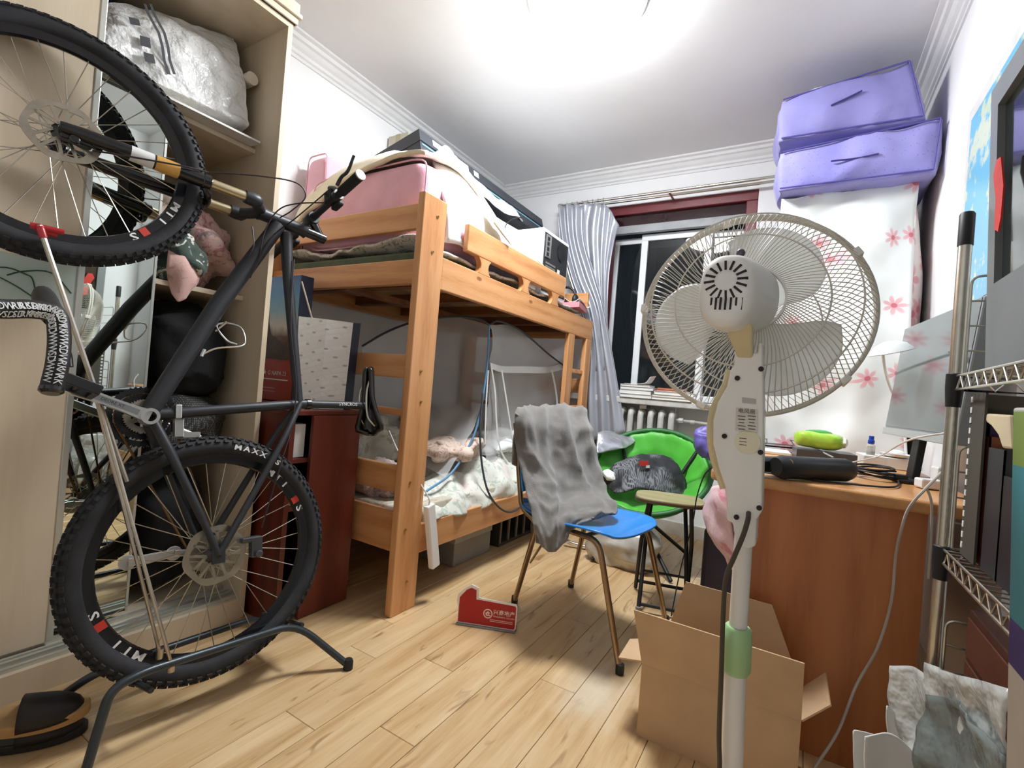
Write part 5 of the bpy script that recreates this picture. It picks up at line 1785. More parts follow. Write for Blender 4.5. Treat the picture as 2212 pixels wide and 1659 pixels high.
# green tissue pack
tp = thing('tissue_pack', 'lime green tissue pack on the desk in front of the flower cover', 'tissue pack', D(1770, 962))
c = at(1770, 951, z=.8365)
MB().ball(c, (.088, .055, .034), 24, 12, e=.6, wr=.12, ws=20).build('wrapper', M('lime_film', '#a9d84a', .2, var=.15, vs=22, coat=.4), tp, smooth=True, angle=180)
MB().ball(c + V((0, .0, .03)), (.05, .03, .012), 14, 8, wr=.2, ws=30).build('flap', M('green_film', '#3f9a3c', .25, var=.1), tp, smooth=True)
MB().ball(c + V((.082, .0, 0)), (.014, .044, .022), 10, 6, wr=.2).build('clear_end', M('clear_film', '#dfe6d8', .2), tp, smooth=True)
# little bottle
bo = thing('glue_bottle', 'small clear bottle with blue cap on the white box on the desk', 'bottle', D(1880, 982, .7955))
c = D(1880, 982, .7955)
MB().lathe([(.0001, 0), (.014, 0), (.0145, .004), (.0145, .036), (.009, .042), (.009, .046), (.0001, .046)], c, n=20).build('bottle', M('clear_plastic', '#e8e6dc', .1, var=0, trans=.6), bo, smooth=True, angle=40)
MB().lathe([(.0142, 0), (.0142, .012), (.0001, .012)], c + V((0, 0, .001)), n=20).build('glue', M('amber_glue', '#c9a23c', .3), bo, smooth=True)
MB().lathe([(.011, .044), (.0115, .046), (.0115, .058), (.009, .06), (.009, .075), (.0001, .075)], c, n=18).build('cap', M('blue_cap', '#1f46b8', .35, var=.02), bo, smooth=True, angle=40)
# coiled black cable
co = thing('cable_coil', 'coil of black cable near the desk edge by the rack', 'cable', D(1895, 1035))
c = D(1888, 1028, .76)
for i in range(7):
    MB().torus(c + V((.004 * sin(i * 2), .003 * cos(i * 3), .0045 * i)), (.12 * sin(i), .1 * cos(i * 1.7), 1), .052 - .0025 * (i % 3), .0032, 40, 6).build('loop', m_plas, co, smooth=True)
MB().obox(c + V((.065, -.01, .008)), ((1, .3, 0), (-.3, 1, 0), (0, 0, 1)), (.018, .009, .007)).build('plug', m_plas, co, bevel=.003)
MB().tube(catmull([D(1650, 1020, .755), D(1720, 1032, .755), D(1830, 1045, .755), D(1930, 1052, .755), c + V((.06, -.02, .0))], 6), .0028, 6).build('lead', m_plas, co, smooth=True)
# yellow wrapper
ctrl = [[D(1650, 1004, .757), D(1680, 1004, .762), D(1705, 1006, .757), D(1728, 1012, .756)], [D(1650, 1012, .756), D(1680, 1013, .766), D(1706, 1014, .760), D(1728, 1020, .755)]]
tag(MB().patch(ctrl, 5, .006, 40, 2).build('candy_wrapper', M('yellow_foil', '#d6ad3e', .25, .4, var=.1), smooth=True, solid=.001, angle=180), 'yellow foil wrapper in front of the black sleeve', 'wrapper')
# papers and tablet behind the sleeve
o = MB().obox(D(1672, 975, .757), ((1, .1, 0), (-.1, 1, 0), (0, 0, 1)), (.06, .09, .006)).build('document_stack', m_wbox, bevel=.002)
tag(o, 'white documents lying behind the black sleeve', 'documents')
kb = thing('tablet', 'black tablet in its case lying on the white documents', 'tablet', D(1676, 960, .77))
MB().obox(D(1676, 962, .770), ((1, .12, .02), (-.12, 1, 0), (0, 0, 1)), (.085, .055, .006)).build('case', m_plas, kb, bevel=.005)
MB().obox(D(1676, 962, .7768), ((1, .12, .02), (-.12, 1, 0), (0, 0, 1)), (.075, .045, .0006)).build('screen', M('dark_screen', '#1b1d20', .08), kb)
ms = thing('laptop', 'dark grey closed laptop under the lime tissue pack', 'laptop', D(1790, 975))
MB().obox(V((.09, 2.33, .7735)), ((1, .1, 0), (-.1, 1, 0), (0, 0, 1)), (.10, .085, .0225)).build('plate', M('dark_grey_plate', '#54565a', .4, .4), ms)
cg_ = MB().tube(catmull([D(1650, 948, .79), D(1690, 946, .80), D(1740, 960, .80), D(1800, 988, .79)], 6), .003, 6)
cg_.build('grey_lead', M('grey_rubber_lead', '#9a9c9e', .5), ms, smooth=True)
# white plate, mouse and adapter
pl_ = thing('saucer', 'white saucer with folded tissue on the flat white box', 'saucer', (.335, 2.43, .796))
MB().lathe([(.0001, .003), (.03, .002), (.05, .010), (.055, .014), (.05, .006), (.03, 0), (.0001, 0)], V((.335, 2.43, .796)), n=30).build('dish', M('white_glaze', '#ececec', .2), pl_, smooth=True, angle=60)
MB().ball(V((.335, 2.43, .812)), (.03, .024, .014), 16, 8, wr=.3, ws=30).build('tissue', m_whitecl, pl_, smooth=True)
bq = D(1912, 985, .795)
o = MB().obox(V((bq.x, bq.y, .773)), ((1, .1, 0), (-.1, 1, 0), (0, 0, 1)), (.085, .07, .022)).build('flat_carton', m_wbox, bevel=.003)
tag(o, 'flat white box on the desk under the little bottle', 'box')
ad = thing('wall_charger', 'white plug adapter at the right end of the desk', 'charger', D(2010, 1048))
MB().obox(D(2008, 1045, .766), ((1, .3, 0), (-.3, 1, 0), (0, 0, 1)), (.03, .022, .014)).build('body', M('white_abs', '#ececec', .35), ad, bevel=.005)
MB().obox(D(2030, 1030, .785), ((1, .3, 0), (-.3, 1, 0), (0, 0, 1)), (.016, .02, .03)).build('block', M('white_abs', '#ececec', .35), ad, bevel=.005)
# desk lamp
dl_ = thing('desk_lamp', 'white desk lamp with shallow dish shade before the monitor', 'lamp', D(1960, 960))
lc = at(1925, 760, y=1.98)
MB().lathe([(.0001, .036), (.02, .034), (.045, .022), (.062, .0), (.060, -.002), (.043, .017), (.02, .028), (.0001, .03)], lc, (-.25, -.15, .95), n=30).build('shade', M('white_glaze2', '#e8e8e6', .3), dl_, smooth=True, angle=60)
MB().tube(catmull([lc + V((0, 0, .03)), lc + V((-.005, .16, .03)), V((.29, 2.42, 1.10)), V((.36, 2.52, .95)), V((.385, 2.53, .78))], 6), .005, 8).build('arm', M('white_glaze2', '#e8e8e6', .3), dl_, smooth=True)
MB().lathe([(.06, 0), (.06, .012), (.05, .018), (.0001, .02)], (.385, 2.53, .7505), n=26, sx=.5).build('base', M('white_glaze2', '#e8e8e6', .3), dl_, smooth=True, angle=40)

# monitor
mn = thing('monitor', 'glossy grey monitor standing at the wall side of the desk', 'monitor', (.35, 2.0, .75))
m0, m1 = V((.298, 2.31, 0)), V((.372, 1.70, 0))
mu = (m1 - m0).normalized(); mnn = V((-abs(mu.y), -mu.x * -1 if False else -abs(mu.x) * 1, 0)).normalized()
mup = (V((0, 0, 1)) - mnn * .10).normalized()
wM = (m1 - m0).length
mcn = (m0 + m1) / 2 + V((0, 0, 1.09))
MB().obox(mcn - mnn * .018, (mu, mup, mnn), (wM / 2, .20, .018)).build('housing', M('monitor_grey', '#8f9496', .35, var=.02), mn, bevel=.005)
MB().obox(mcn + mnn * .0008 + mup * .012, (mu, mup, mnn), (wM / 2 - .006, .184, .0008)).build('screen', M('glossy_screen', '#4f5b5c', .06, var=.02, coat=.5), mn)
MB().obox(mcn + mnn * .003 - mup * .19, (mu, mup, mnn), (wM / 2, .012, .003)).build('lower_bezel', M('silver_bezel', '#b4bab8', .3, .4, var=.02), mn, bevel=.002)
MB().obox(mcn - mup * .26 - mnn * .02, (mu, mup, mnn), (.03, .075, .01)).build('neck', m_plas, mn, bevel=.003)
MB().obox(V((mcn.x, mcn.y, .757)), (mu, mnn, V((0, 0, 1))), (.09, .07, .006)).build('foot', m_plas, mn, bevel=.004)
# cables off the desk
cb2 = thing('charging_cable', 'white cables drooping over the desk corner by the rack', 'cable', D(1990, 1060))
MB().tube(catmull([D(1835, 1000, .775), D(1900, 985, .80), at(1960, 952, y=1.75), at(2040, 936, y=1.66)], 6), .0026, 6).build('lead', m_white, cb2, smooth=True)
MB().tube(catmull([at(2035, 1020, y=1.60), at(2000, 1055, y=1.565), at(1965, 1095, y=1.56), at(1948, 1140, y=1.57), at(1935, 1200, y=1.60), at(1925, 1300, y=1.60), at(1895, 1400, y=1.59), at(1850, 1480, y=1.58), at(1810, 1580, y=1.50), at(1755, 1665, y=1.45)], 6), .0034, 7).build('lead', M('grey_white_lead', '#bdb7ae', .5), cb2, smooth=True)
MB().tube(catmull([at(2000, 1050, y=1.57), at(2012, 1085, y=1.56), at(2012, 1150, y=1.57), at(2005, 1250, y=1.60)], 6), .003, 7).build('lead', M('grey_white_lead', '#bdb7ae', .5), cb2, smooth=True)

# pink cloth hanging from the near desk corner, purple bag and little suitcase below
ctrl = [[at(1536, 1060, y=1.90), at(1550, 1050, y=1.85), at(1575, 1048, y=1.80)], [at(1524, 1095, y=1.92), at(1545, 1095, y=1.84), at(1580, 1095, y=1.78)], [at(1528, 1140, y=1.92), at(1552, 1150, y=1.84), at(1585, 1150, y=1.78)], [at(1548, 1180, y=1.90), at(1570, 1195, y=1.84), at(1592, 1215, y=1.78)], [at(1570, 1205, y=1.88), at(1578, 1225, y=1.84), at(1588, 1240, y=1.79)]]
tag(MB().patch(ctrl, 6, .014, 12, 5, .005, 26).build('pink_cloth', floral('pink_blossom', '#e6c3c8', '#d98f9c', 9, .45), smooth=True, solid=.006, angle=180), 'pink blossom cloth hanging down beside the desk panel', 'cloth')
lump('purple_bag', at(1528, 955, d=2.6), (.075, .07, .085), M('violet_nylon', '#6f64b4', .4, var=.15), 'small violet bag between moon chair and fan', 'bag', seed=3, wr=.5, ws=10)
lump('clear_sack', at(1300, 1180, d=2.75) + V((.1, .1, 0)), (.20, .16, .12), M('grey_clear_film', '#b9b4ab', .2, var=.15), 'clear plastic sack lying under the moon chair', 'bag', seed=6, wr=.5)
sc2 = thing('suitcase', 'small dark suitcase with grey wheels under the desk', 'suitcase', (-.20, 2.45, 0))
MB().box(-.33, -.13, 2.30, 2.62, .05, .40).build('shell', M('dark_violet_shell', '#2a2638', .4), sc2, bevel=.02)
for y in (2.33, 2.56):
    for x in (-.325, -.155):
        w_ = MB().lathe([(.008, 0), (.034, 0), (.036, .006), (.036, .018), (.034, .024), (.008, .024)], (x - .012, y, .036), (1, 0, 0), n=22).build('wheel', M('grey_wheel', '#8d8a90', .4), sc2, smooth=True, angle=40)
MB().tube(fillet([(-.29, 2.46, .40), (-.29, 2.46, .62), (-.17, 2.46, .62), (-.17, 2.46, .40)], .02), .006, 8).build('handle', m_plas, sc2, smooth=True)

# ================================================================== fabric wardrobe with flower cover
def flower_mat(name, base, petal, heart, scale, rad, pet=7.0, seed=0):
    t = NT(name)
    vec = t.coord()
    sp = t.n('ShaderNodeSeparateXYZ'); t.l(vec, sp.inputs[0])
    cb = t.n('ShaderNodeCombineXYZ')
    t.l(t.math('ADD', t.math('ADD', sp.outputs[0], t.math('MULTIPLY', sp.outputs[1], .9)), seed * 1.37), cb.inputs[0]); t.l(sp.outputs[2], cb.inputs[1])
    vo = t.n('ShaderNodeTexVoronoi', voronoi_dimensions='2D')
    vo.inputs['Scale'].default_value = scale
    t.l(cb.outputs[0], vo.inputs['Vector'])
    df = t.n('ShaderNodeVectorMath', operation='SUBTRACT')
    t.l(cb.outputs[0], df.inputs[0]); t.l(vo.outputs['Position'], df.inputs[1])
    s2 = t.n('ShaderNodeSeparateXYZ'); t.l(df.outputs[0], s2.inputs[0])
    ang = t.math('ARCTAN2', s2.outputs[1], s2.outputs[0])
    pt = t.math('ABSOLUTE', t.math('COSINE', t.math('MULTIPLY', ang, pet / 2)))
    dist = t.n('ShaderNodeVectorMath', operation='LENGTH'); t.l(df.outputs[0], dist.inputs[0])
    lim = t.math('MULTIPLY', t.math('ADD', .35, t.math('MULTIPLY', pt, .65)), rad)
    rel = t.math('DIVIDE', dist.outputs['Value'], lim)
    mk = t.ramp(rel, [(0, (1, 1, 1)), (.75, (.75,) * 3), (1.0, (0, 0, 0))])
    pick = t.math('GREATER_THAN', vo.outputs['Color'], .22)
    n = t.noise(vec, 3, 4)
    bcol = t.mix(t.ramp(n, [(.5, (0, 0, 0)), (.75, (.35,) * 3)]), base, '#b9c4bd')
    col = t.mix(t.math('MULTIPLY', mk, pick), bcol, petal)
    ht = t.math('LESS_THAN', dist.outputs['Value'], rad * .22)
    col = t.mix(t.math('MULTIPLY', t.math('MULTIPLY', ht, pick), .8), col, heart)
    t.set(Base_Color=col, Roughness=.6, Sheen_Weight=.2)
    t.bump(t.noise(vec, 30, 3), .1, .004)
    return t.m
m_flow = flower_mat('flower_cover', '#e6e9e8', '#e0a0a8', '#c25a66', 4.6, .052)
m_flow2 = flower_mat('flower_cover_large', '#e3d6d2', '#d8939a', '#c06a76', 7.5, .075, 5, 3)
cw_ = thing('fabric_wardrobe', 'white fabric wardrobe with pink flower print below the purple bags', 'wardrobe', (.13, 2.98, 0))
Yf = 2.80
tl, trr = at(1688, 432, y=Yf), at(1985, 390, y=Yf)
zt = (tl.z + trr.z) / 2
xa, xb_ = tl.x, trr.x
ctrl = []
for i, z in enumerate((zt, zt - .02, zt - .25, zt - .6, zt - .95, zt - 1.25, .55, .05)):
    row = []
    for k in range(7):
        q = k / 6
        x = xa + (xb_ - xa) * q
        y = Yf + (.02 if i == 0 else 0) - .012 * sin(q * 9 + i) * (i > 1) - (.07 if 2 < i < 6 and k > 3 else 0) * 1.0
        if i > 3: x += .02 * (i - 3) * (q - .6)
        row.append((x, y, z))
    ctrl.append(row)
MB().patch(ctrl, 6, .05, 3.2, 7, .016, 10).build('front_cover', m_flow, cw_, smooth=True, solid=.004, angle=180)
ctrl = []
for i, z in enumerate((zt, zt - .25, zt - .5, zt - .8, .6, .05)):
    bl = (.0, .035, .062, .05, .03, 0)[i]
    ctrl.append([(xb_, Yf + .01, z), (xb_ + bl * .9, Yf + .08, z), (min(xb_ + bl + .01, .458), Yf + .25, z), (xb_ + bl * .5, Yf + .45, z), (xb_, Yf + .55, z)])
MB().patch(ctrl, 5, .008, 8, 2).build('side_cover', m_flow2, cw_, smooth=True, solid=.004, angle=180)
MB().grid([[(xa, Yf + .02, zt), (xa - .005, Yf + .55, zt)], [(xa, Yf + .02, .05), (xa - .005, Yf + .55, .05)]]).build('side_cover', m_flow, cw_, solid=.004)
MB().box(xa, xb_, Yf + .02, Yf + .55, zt - .012, zt - .001).build('top_cover', m_flow, cw_, bevel=.004)
for x in (xa + .02, xb_ - .02):
    for y in (Yf + .05, Yf + .52):
        MB().tube([(x, y, 0), (x, y, zt - .014)], .008, 8).build('frame_tube', m_steel, cw_, smooth=True)

# purple storage bags
def softhexa(P, n=10, bulge=.02, wr=.01, ws=8, seed=0):
    """P: 8 corners (bottom 4 ccw, top 4 ccw) -> soft closed body"""
    mb = MB()
    P = [V(p) for p in P]
    c = sum(P, V()) / 8
    def tri(u, v, w):
        lo = (P[0] * (1 - u) + P[1] * u) * (1 - v) + (P[3] * (1 - u) + P[2] * u) * v
        hi = (P[4] * (1 - u) + P[5] * u) * (1 - v) + (P[7] * (1 - u) + P[6] * u) * v
        p = lo * (1 - w) + hi * w
        e = 1
        b = 64 * max(u * (1 - u), .0) * max(v * (1 - v), .0) * max(w * (1 - w), 0)
        f = lambda q: 1 - abs(2 * q - 1) ** 2
        s = (f(u) * f(v) if w in (0, 1) else f(u) * f(w) if v in (0, 1) else f(v) * f(w))
        d = (p - c).normalized()
        return p + d * (bulge * s) + d * wr * (1 - 2.2 * abs(noise.noise(p * ws + V((seed, 0, 0))))) * .6 + d * wr * .5 * noise.noise(p * ws * .5 + V((seed, 7, 0)))
    r = [i / n for i in range(n + 1)]
    for w in (0, 1):
        mb.grid([[tri(u, v, w) for v in r] for u in r])
    for v in (0, 1):
        mb.grid([[tri(u, v, w) for w in r] for u in r])
    for u in (0, 1):
        mb.grid([[tri(u, v, w) for w in r] for v in r])
    return mb
def weld(o):
    bm = bmesh.new(); bm.from_mesh(o.data)
    bmesh.ops.remove_doubles(bm, verts=bm.verts, dist=.0008)
    bmesh.ops.recalc_face_normals(bm, faces=bm.faces)
    bm.to_mesh(o.data); bm.free()
    for p in o.data.polygons:
        p.use_smooth = True
    return o
def dots_mat(name, col, dot):
    t = NT(name)
    vec = t.coord()
    vo = t.n('ShaderNodeTexVoronoi'); vo.inputs['Scale'].default_value = 55
    t.l(vec, vo.inputs['Vector'])
    n = t.noise(vec, 4, 3)
    c = t.mix(t.ramp(n, [(.35, (0, 0, 0)), (.7, (.4,) * 3)]), col, '#b3aee0')
    t.set(Base_Color=t.mix(t.ramp(vo.outputs['Distance'], [(.12, (.5,) * 3), (.2, (0, 0, 0))]), c, dot), Roughness=.65, Sheen_Weight=.3)
    t.bump(t.noise(vec, 14, 4), .35, .015)
    return t.m
m_purp = dots_mat('purple_dotted', '#827ec6', '#625ea8')
m_purp2 = M('purple_plain', '#8783be', .65, var=.07, vs=5, bump=.35, bs=14, bd=.015, sheen=.3)
m_pp = M('purple_piping', '#544d94', .6, var=.05)
Yb = 2.72
lowc = [at(1684, 425, y=Yb), at(2012, 392, y=Yb), at(2030, 262, y=Yb), at(1690, 335, y=Yb)]
dpt = V((0, .48, 0))
for q in lowc:
    q.x = min(q.x, .44)
zlo = zt + .004
lowc[0].z = lowc[1].z = zlo + .003
def bagbox(nm, c4, mat, label, dz=V()):
    A, B, Cc, Dd = c4
    r = thing(nm, label, 'storage bag', ((A + B) / 2) + dpt * .5, 'purple storage bags')
    k8 = [A, B, B + dpt, A + dpt, Dd, Cc, Cc + dpt, Dd + dpt]
    weld(softhexa(k8, 26, .03, .034, 6, len(ORG)).build('body', mat, r))
    for e in ((Dd, Cc), (A, B), (B, Cc), (Cc, Cc + dpt)):
        P = [e[0].lerp(e[1], i / 8) + V((0, -.022, .004)) + V((.004 * noise.noise(V((i, 1, 2))), 0, .004 * noise.noise(V((i, 5, 2))))) for i in range(9)]
        MB().tube(P, .004, 6).build('piping', m_pp, r, smooth=True)
    return r
bg1 = bagbox('storage_bag', lowc, m_purp, 'dotted purple storage bag lying directly on the flower wardrobe')
upc = [at(1688, 305, y=Yb), at(1992, 258, y=Yb), at(1962, 140, y=Yb), at(1692, 222, y=Yb)]
for q in upc:
    q.x = min(q.x, .43)
upc[0].z = max(upc[0].z, lowc[3].z + .004); 
bg2 = bagbox('storage_bag', upc, m_purp2, 'plain purple storage bag tilted on top of the dotted one')
for (r, l) in ((bg1, [(1795, 348), (1850, 342), (1898, 332)]), (bg2, [(1795, 228), (1830, 212), (1862, 196)])):
    P = [at(a, b, y=Yb - .045) for a, b in l]
    MB().tube(catmull(P, 4), .008, 6, flat=.4).build('handle', m_pp, r, smooth=True)
P = [at(1738, 205, y=Yb - .0), at(1760, 195, y=Yb - .012), at(1780, 190, y=Yb - .005)]
MB().tube(catmull(P, 4), .012, 8, flat=.5).build('white_trim', m_whitecl, bg2, smooth=True)

# ================================================================== world map on the right wall
def map_mat():
    t = NT('map_print')
    vec = t.coord()
    n = t.noise(vec, 5.5, 6, .6)
    n2 = t.noise(vec, 11, 4)
    land = t.mix(n2, '#dcdab4', '#b4ccb8')
    col = t.mix(t.ramp(n, [(.50, (0, 0, 0)), (.54, (1, 1, 1))]), '#6cb6d8', land)
    t.set(Base_Color=col, Roughness=.25)
    return t.m
mp_ = thing('wall_map', 'blue world map poster on the right wall behind the rack', 'poster', (.466, 2.05, 1.3))
pA, pB = at(2100, 235, x=.467), at(2085, 650, x=.467)
MB().box(.464, .469, 1.78, 2.36, 1.32, 2.10).build('paper', M('map_paper', '#d8d8d4', .3), mp_)
MB().box(.462, .464, 1.80, 2.315, 1.35, 2.05).build('map_print', map_mat(), mp_)

# ================================================================== standing fan
m_fan = M('fan_white', '#efede8', .35, var=.03, vs=6)
m_yel = M('yellowed_plastic', '#dccfa8', .4, var=.08)
m_wire = M('fan_wire', '#d3cec2', .35, var=.03)
fan = thing('standing_fan', 'white pedestal fan seen from behind with round wire cage', 'fan', (-.05, .99, 0))
FC = V((-.103, 1.096, 1.142)); FN = V((-.043, .982, -.183)).normalized()
FX = V((1, 0, 0)); FX = (FX - FN * FX.dot(FN)).normalized(); FY = FX.cross(FN) * -1
if FY.z < 0: FY = -FY
FR = .213
def fp(r, a, h): return FC + FX * (r * cos(a)) + FY * (r * sin(a)) + FN * h
cage = MB()
# rear guard: swept radial wires
back = thing  # placeholder name not used
rear = MB().tube([fp(FR, 2 * pi * i / 72, -.004) for i in range(72)], .0042, 8, closed=True).build('rear_guard', m_wire, fan, smooth=True)
NW = 108
mbw = []
for i in range(NW):
    a = 2 * pi * i / NW
    P = []
    for k in range(7):
        t = k / 6
        r = .062 + (FR - .062) * t
        aa = a + .38 * (1 - t) ** 1.5
        h = -.075 + .004 * sin(t * pi) if t < .7 else -.075 + .068 * ((t - .7) / .3) ** 1.8
        P.append(fp(r, aa, h))
    MB().tube(P, .0009, 4).build('wire', m_wire, rear, smooth=True)
for r in (.135, .185):
    MB().tube([fp(r, 2 * pi * i / 60, -.0755 if r < .15 else -.066) for i in range(60)], .0016, 5, closed=True).build('ring', m_wire, rear, smooth=True)
MB().lathe([(.062, -.08), (.066, -.08), (.066, -.07), (.062, -.07), (.062, -.08)], FC, FN, n=40).build('hub_ring', m_fan, rear, smooth=True)
frt = MB().tube([fp(FR, 2 * pi * i / 72, .006) for i in range(72)], .0042, 8, closed=True).build('front_guard', m_wire, fan, smooth=True)
for i in range(NW):
    a = 2 * pi * i / NW
    P = []
    for k in range(6):
        t = k / 5
        r = .045 + (FR - .045) * t
        aa = a - .30 * (1 - t) ** 1.5
        h = .085 - .004 * t if t < .6 else .083 - .078 * ((t - .6) / .4) ** 1.8
        P.append(fp(r, aa, h))
    MB().tube(P, .0008, 4).build('wire', m_wire, frt, smooth=True)
MB().tube([fp(.135, 2 * pi * i / 60, .085) for i in range(60)], .0016, 5, closed=True).build('ring', m_wire, frt, smooth=True)
MB().lathe([(.0001, .09), (.04, .089), (.046, .084), (.046, .08), (.0001, .08)], FC, FN, n=30).build('badge', m_fan, frt, smooth=True)
# clips round the rim
for i in range(5):
    a = 2 * pi * i / 5 + .6
    MB().obox(fp(FR + .002, a, 0), (FX * cos(a) + FY * sin(a), FN, FX * -sin(a) + FY * cos(a)), (.006, .012, .009)).build('clip', m_fan, frt, bevel=.002)
# blades
def blade_mat():
    t = NT('fan_blade')
    t.set(Base_Color='#e9ebe8', Roughness=.3)
    tl = t.n('ShaderNodeBsdfTranslucent')
    tl.inputs[0].default_value = lin('#eef0ee')
    tp = t.n('ShaderNodeBsdfTransparent')
    m1_, m2_ = t.n('ShaderNodeMixShader'), t.n('ShaderNodeMixShader')
    m1_.inputs[0].default_value = .5
    m2_.inputs[0].default_value = .18
    t.l(t.b.outputs[0], m1_.inputs[1]); t.l(tl.outputs[0], m1_.inputs[2])
    t.l(m1_.outputs[0], m2_.inputs[1]); t.l(tp.outputs[0], m2_.inputs[2])
    t.l(m2_.outputs[0], t.t.nodes['Material Output'].inputs['Surface'])
    return t.m
m_blade = blade_mat()
for j in range(3):
    a0 = radians(172 + 120 * j)
    ctrl = []
    for k in range(6):
        t = k / 5
        r = .035 + .155 * t
        w0 = .33 + .27 * sin(t * pi * .75)
        row = []
        for m in range(6):
            q = m / 5 - .5
            rr_ = r - .03 * (2 * q) ** 2 * t
            row.append(fp(rr_, a0 + q * 2 * w0 * 1.25 + .35 * t, q * -.05 * (1 - .25 * t)))
        ctrl.append(row)
    MB().patch(ctrl, 4).build('blade', m_blade, fan, smooth=True, solid=.002, angle=180)
MB().lathe([(.0001, .04), (.025, .038), (.038, .025), (.04, -.03), (.0001, -.03)], FC, FN, n=30).build('blade_hub', m_fan, fan, smooth=True, angle=40)
# motor housing, sagging down and left towards the camera
def mc_(h):
    k = (abs(h) - .07) / .13
    return FC + FN * h - FX * (.030 * k) - FY * (.030 * k + .004)
prof = [(.052, .060, -.068), (.055, .066, -.082), (.054, .069, -.105), (.052, .070, -.14), (.049, .070, -.17), (.046, .068, -.188), (.042, .062, -.198), (.030, .045, -.2035), (.0005, .0005, -.205)]
ring = []
for rx, ry, h in prof:
    row = []
    for i in range(41):
        a = 2 * pi * i / 40
        sq = lambda q: math.copysign(abs(q) ** .75, q)
        taper = 1 - .16 * max(0, -sin(a)) ** 1.5
        row.append(mc_(h) + FX * (rx * sq(cos(a)) * taper) + FY * (ry * sq(sin(a))))
    ring.append(row)
mho = MB().grid(ring).build('motor_housing', m_fan, fan, smooth=True, angle=60)
m_slot = M('vent_dark', '#2b2622', .7, var=0)
for i in range(16):
    a = 2 * pi * i / 16 + .1
    d = FX * cos(a) + FY * sin(a) * 1.05
    p = mc_(-.2005) + FY * .017 + d * .0265
    MB().obox(p, (d + FN * .10, d.cross(FN), FN), (.0085, .0018, .0045)).build('vent_slot', m_slot, mho)
for i in range(8):
    x = (i - 3.5) * .0078
    p = mc_(-.2025 + .0012 * abs(i - 3.5) ** 1.2) + FX * x - FY * .026
    MB().obox(p, (FX, FY - FN * .12, FN), (.0016, .0105, .0052)).build('vent_slot', m_slot, mho)
MB().tube([mc_(-.14) + FY * .066, mc_(-.14) + FY * .082], [.006, .006], 10).ball(mc_(-.14) + FY * .084, .008, 10, 6).build('oscillation_knob', M('dark_knob', '#4a4a58', .4), mho, smooth=True)
# neck
NP0 = at(1615, 725, y=.985)
nk = mc_(-.14) - FY * .062
MB().hexa([V((NP0.x - .013, .970, NP0.z - .045)), V((NP0.x + .013, .970, NP0.z - .045)), V((NP0.x + .013, 1.005, NP0.z - .045)), V((NP0.x - .013, 1.005, NP0.z - .045)),
           nk + FX * -.010 - FN * .03, nk + FX * .032 - FN * .03, nk + FX * .034 + FN * .02, nk + FX * -.012 + FN * .02]).build('neck', m_yel, fan, bevel=.004)
# control column: outline from behind, curved on its left side
yc = .985
out = [(1588, 740), (1612, 740), (1613, 762), (1636, 762), (1637, 740), (1647, 740), (1650, 900), (1646, 1105), (1635, 1122), (1632, 1180), (1618, 1186), (1590, 1180), (1583, 1130), (1570, 1125), (1569, 1060), (1552, 1010), (1540, 960), (1540, 910), (1550, 870), (1570, 835), (1577, 800), (1585, 790)]
PO = [at(a, b, y=.968) for a, b in out]
MB().prism(PO, (0, .055, 0)).build('control_column', m_fan, fan, bevel=.006, seg=3)
edge = [at(a, b, y=1.0) for a, b in ((1578, 800), (1566, 835), (1546, 872), (1536, 912), (1536, 962), (1548, 1010), (1564, 1055))]
MB().tube(catmull(edge, 5), .007, 8).build('column_edge', m_yel, fan, smooth=True)
for a, b in ((1644, 797), (1593, 817), (1565, 942), (1643, 977), (1640, 1097), (1591, 1117)):
    p = at(a, b, y=.967)
    MB().lathe([(.0001, 0), (.0045, 0), (.0045, .0025), (.0001, .0025)], p, (0, -1, 0), n=14).build('screw_hole', m_slot, fan)
lb = lambda a, b: at(a, b, y=.9672)
def quadp(pts, nm, mat, par): 
    P = [lb(*q) for q in pts]
    MB().prism(P, (0, -.0005, 0)).build(nm, mat, par)
lab = M('label_paper', '#d9d6cc', .5, var=.02)
quadp([(1603, 858), (1633, 862), (1633, 873), (1603, 870)], 'barcode_label', M('barcode_grey', '#b9b7b2', .5), fan)
quadp([(1590, 880), (1637, 884), (1636, 935), (1588, 930)], 'rating_label', lab, fan)
ux = (lb(1637, 884) - lb(1590, 880)).normalized()
text_part('lettering', '电风扇', .0095, lb(1613, 889) + V((0, -.0006, 0)), ux, (0, 0, 1), M('label_ink', '#6a5d58', .6, var=0), fan)
for i in range(5):
    for k_ in (-1, 1):
        MB().obox(lb(1613 + 11 * k_, 899 + i * 7) + V((0, -.0008, 0)), (ux, V((0, 0, 1)), V((0, 1, 0))), (.0065 - .001 * (i % 3), .0008, .0003)).build('lettering', M('label_ink', '#6a5d58', .6, var=0), fan)
MB().lathe([(.0001, 0), (.021, 0), (.021, .0005), (.0001, .0005)], lb(1615, 955), (0, -1, 0), n=26).build('round_sticker', M('sticker_cream', '#e4dcc2', .5), fan)
for i in range(3):
    p = lb(1605, 947 + i * 7)
    MB().obox(p + V((0, -.0008, 0)), (ux, V((0, 0, 1)), V((0, 1, 0))), (.006, .0006, .0003)).build('lettering', M('label_ink', '#6a5d58', .6, var=0), fan)
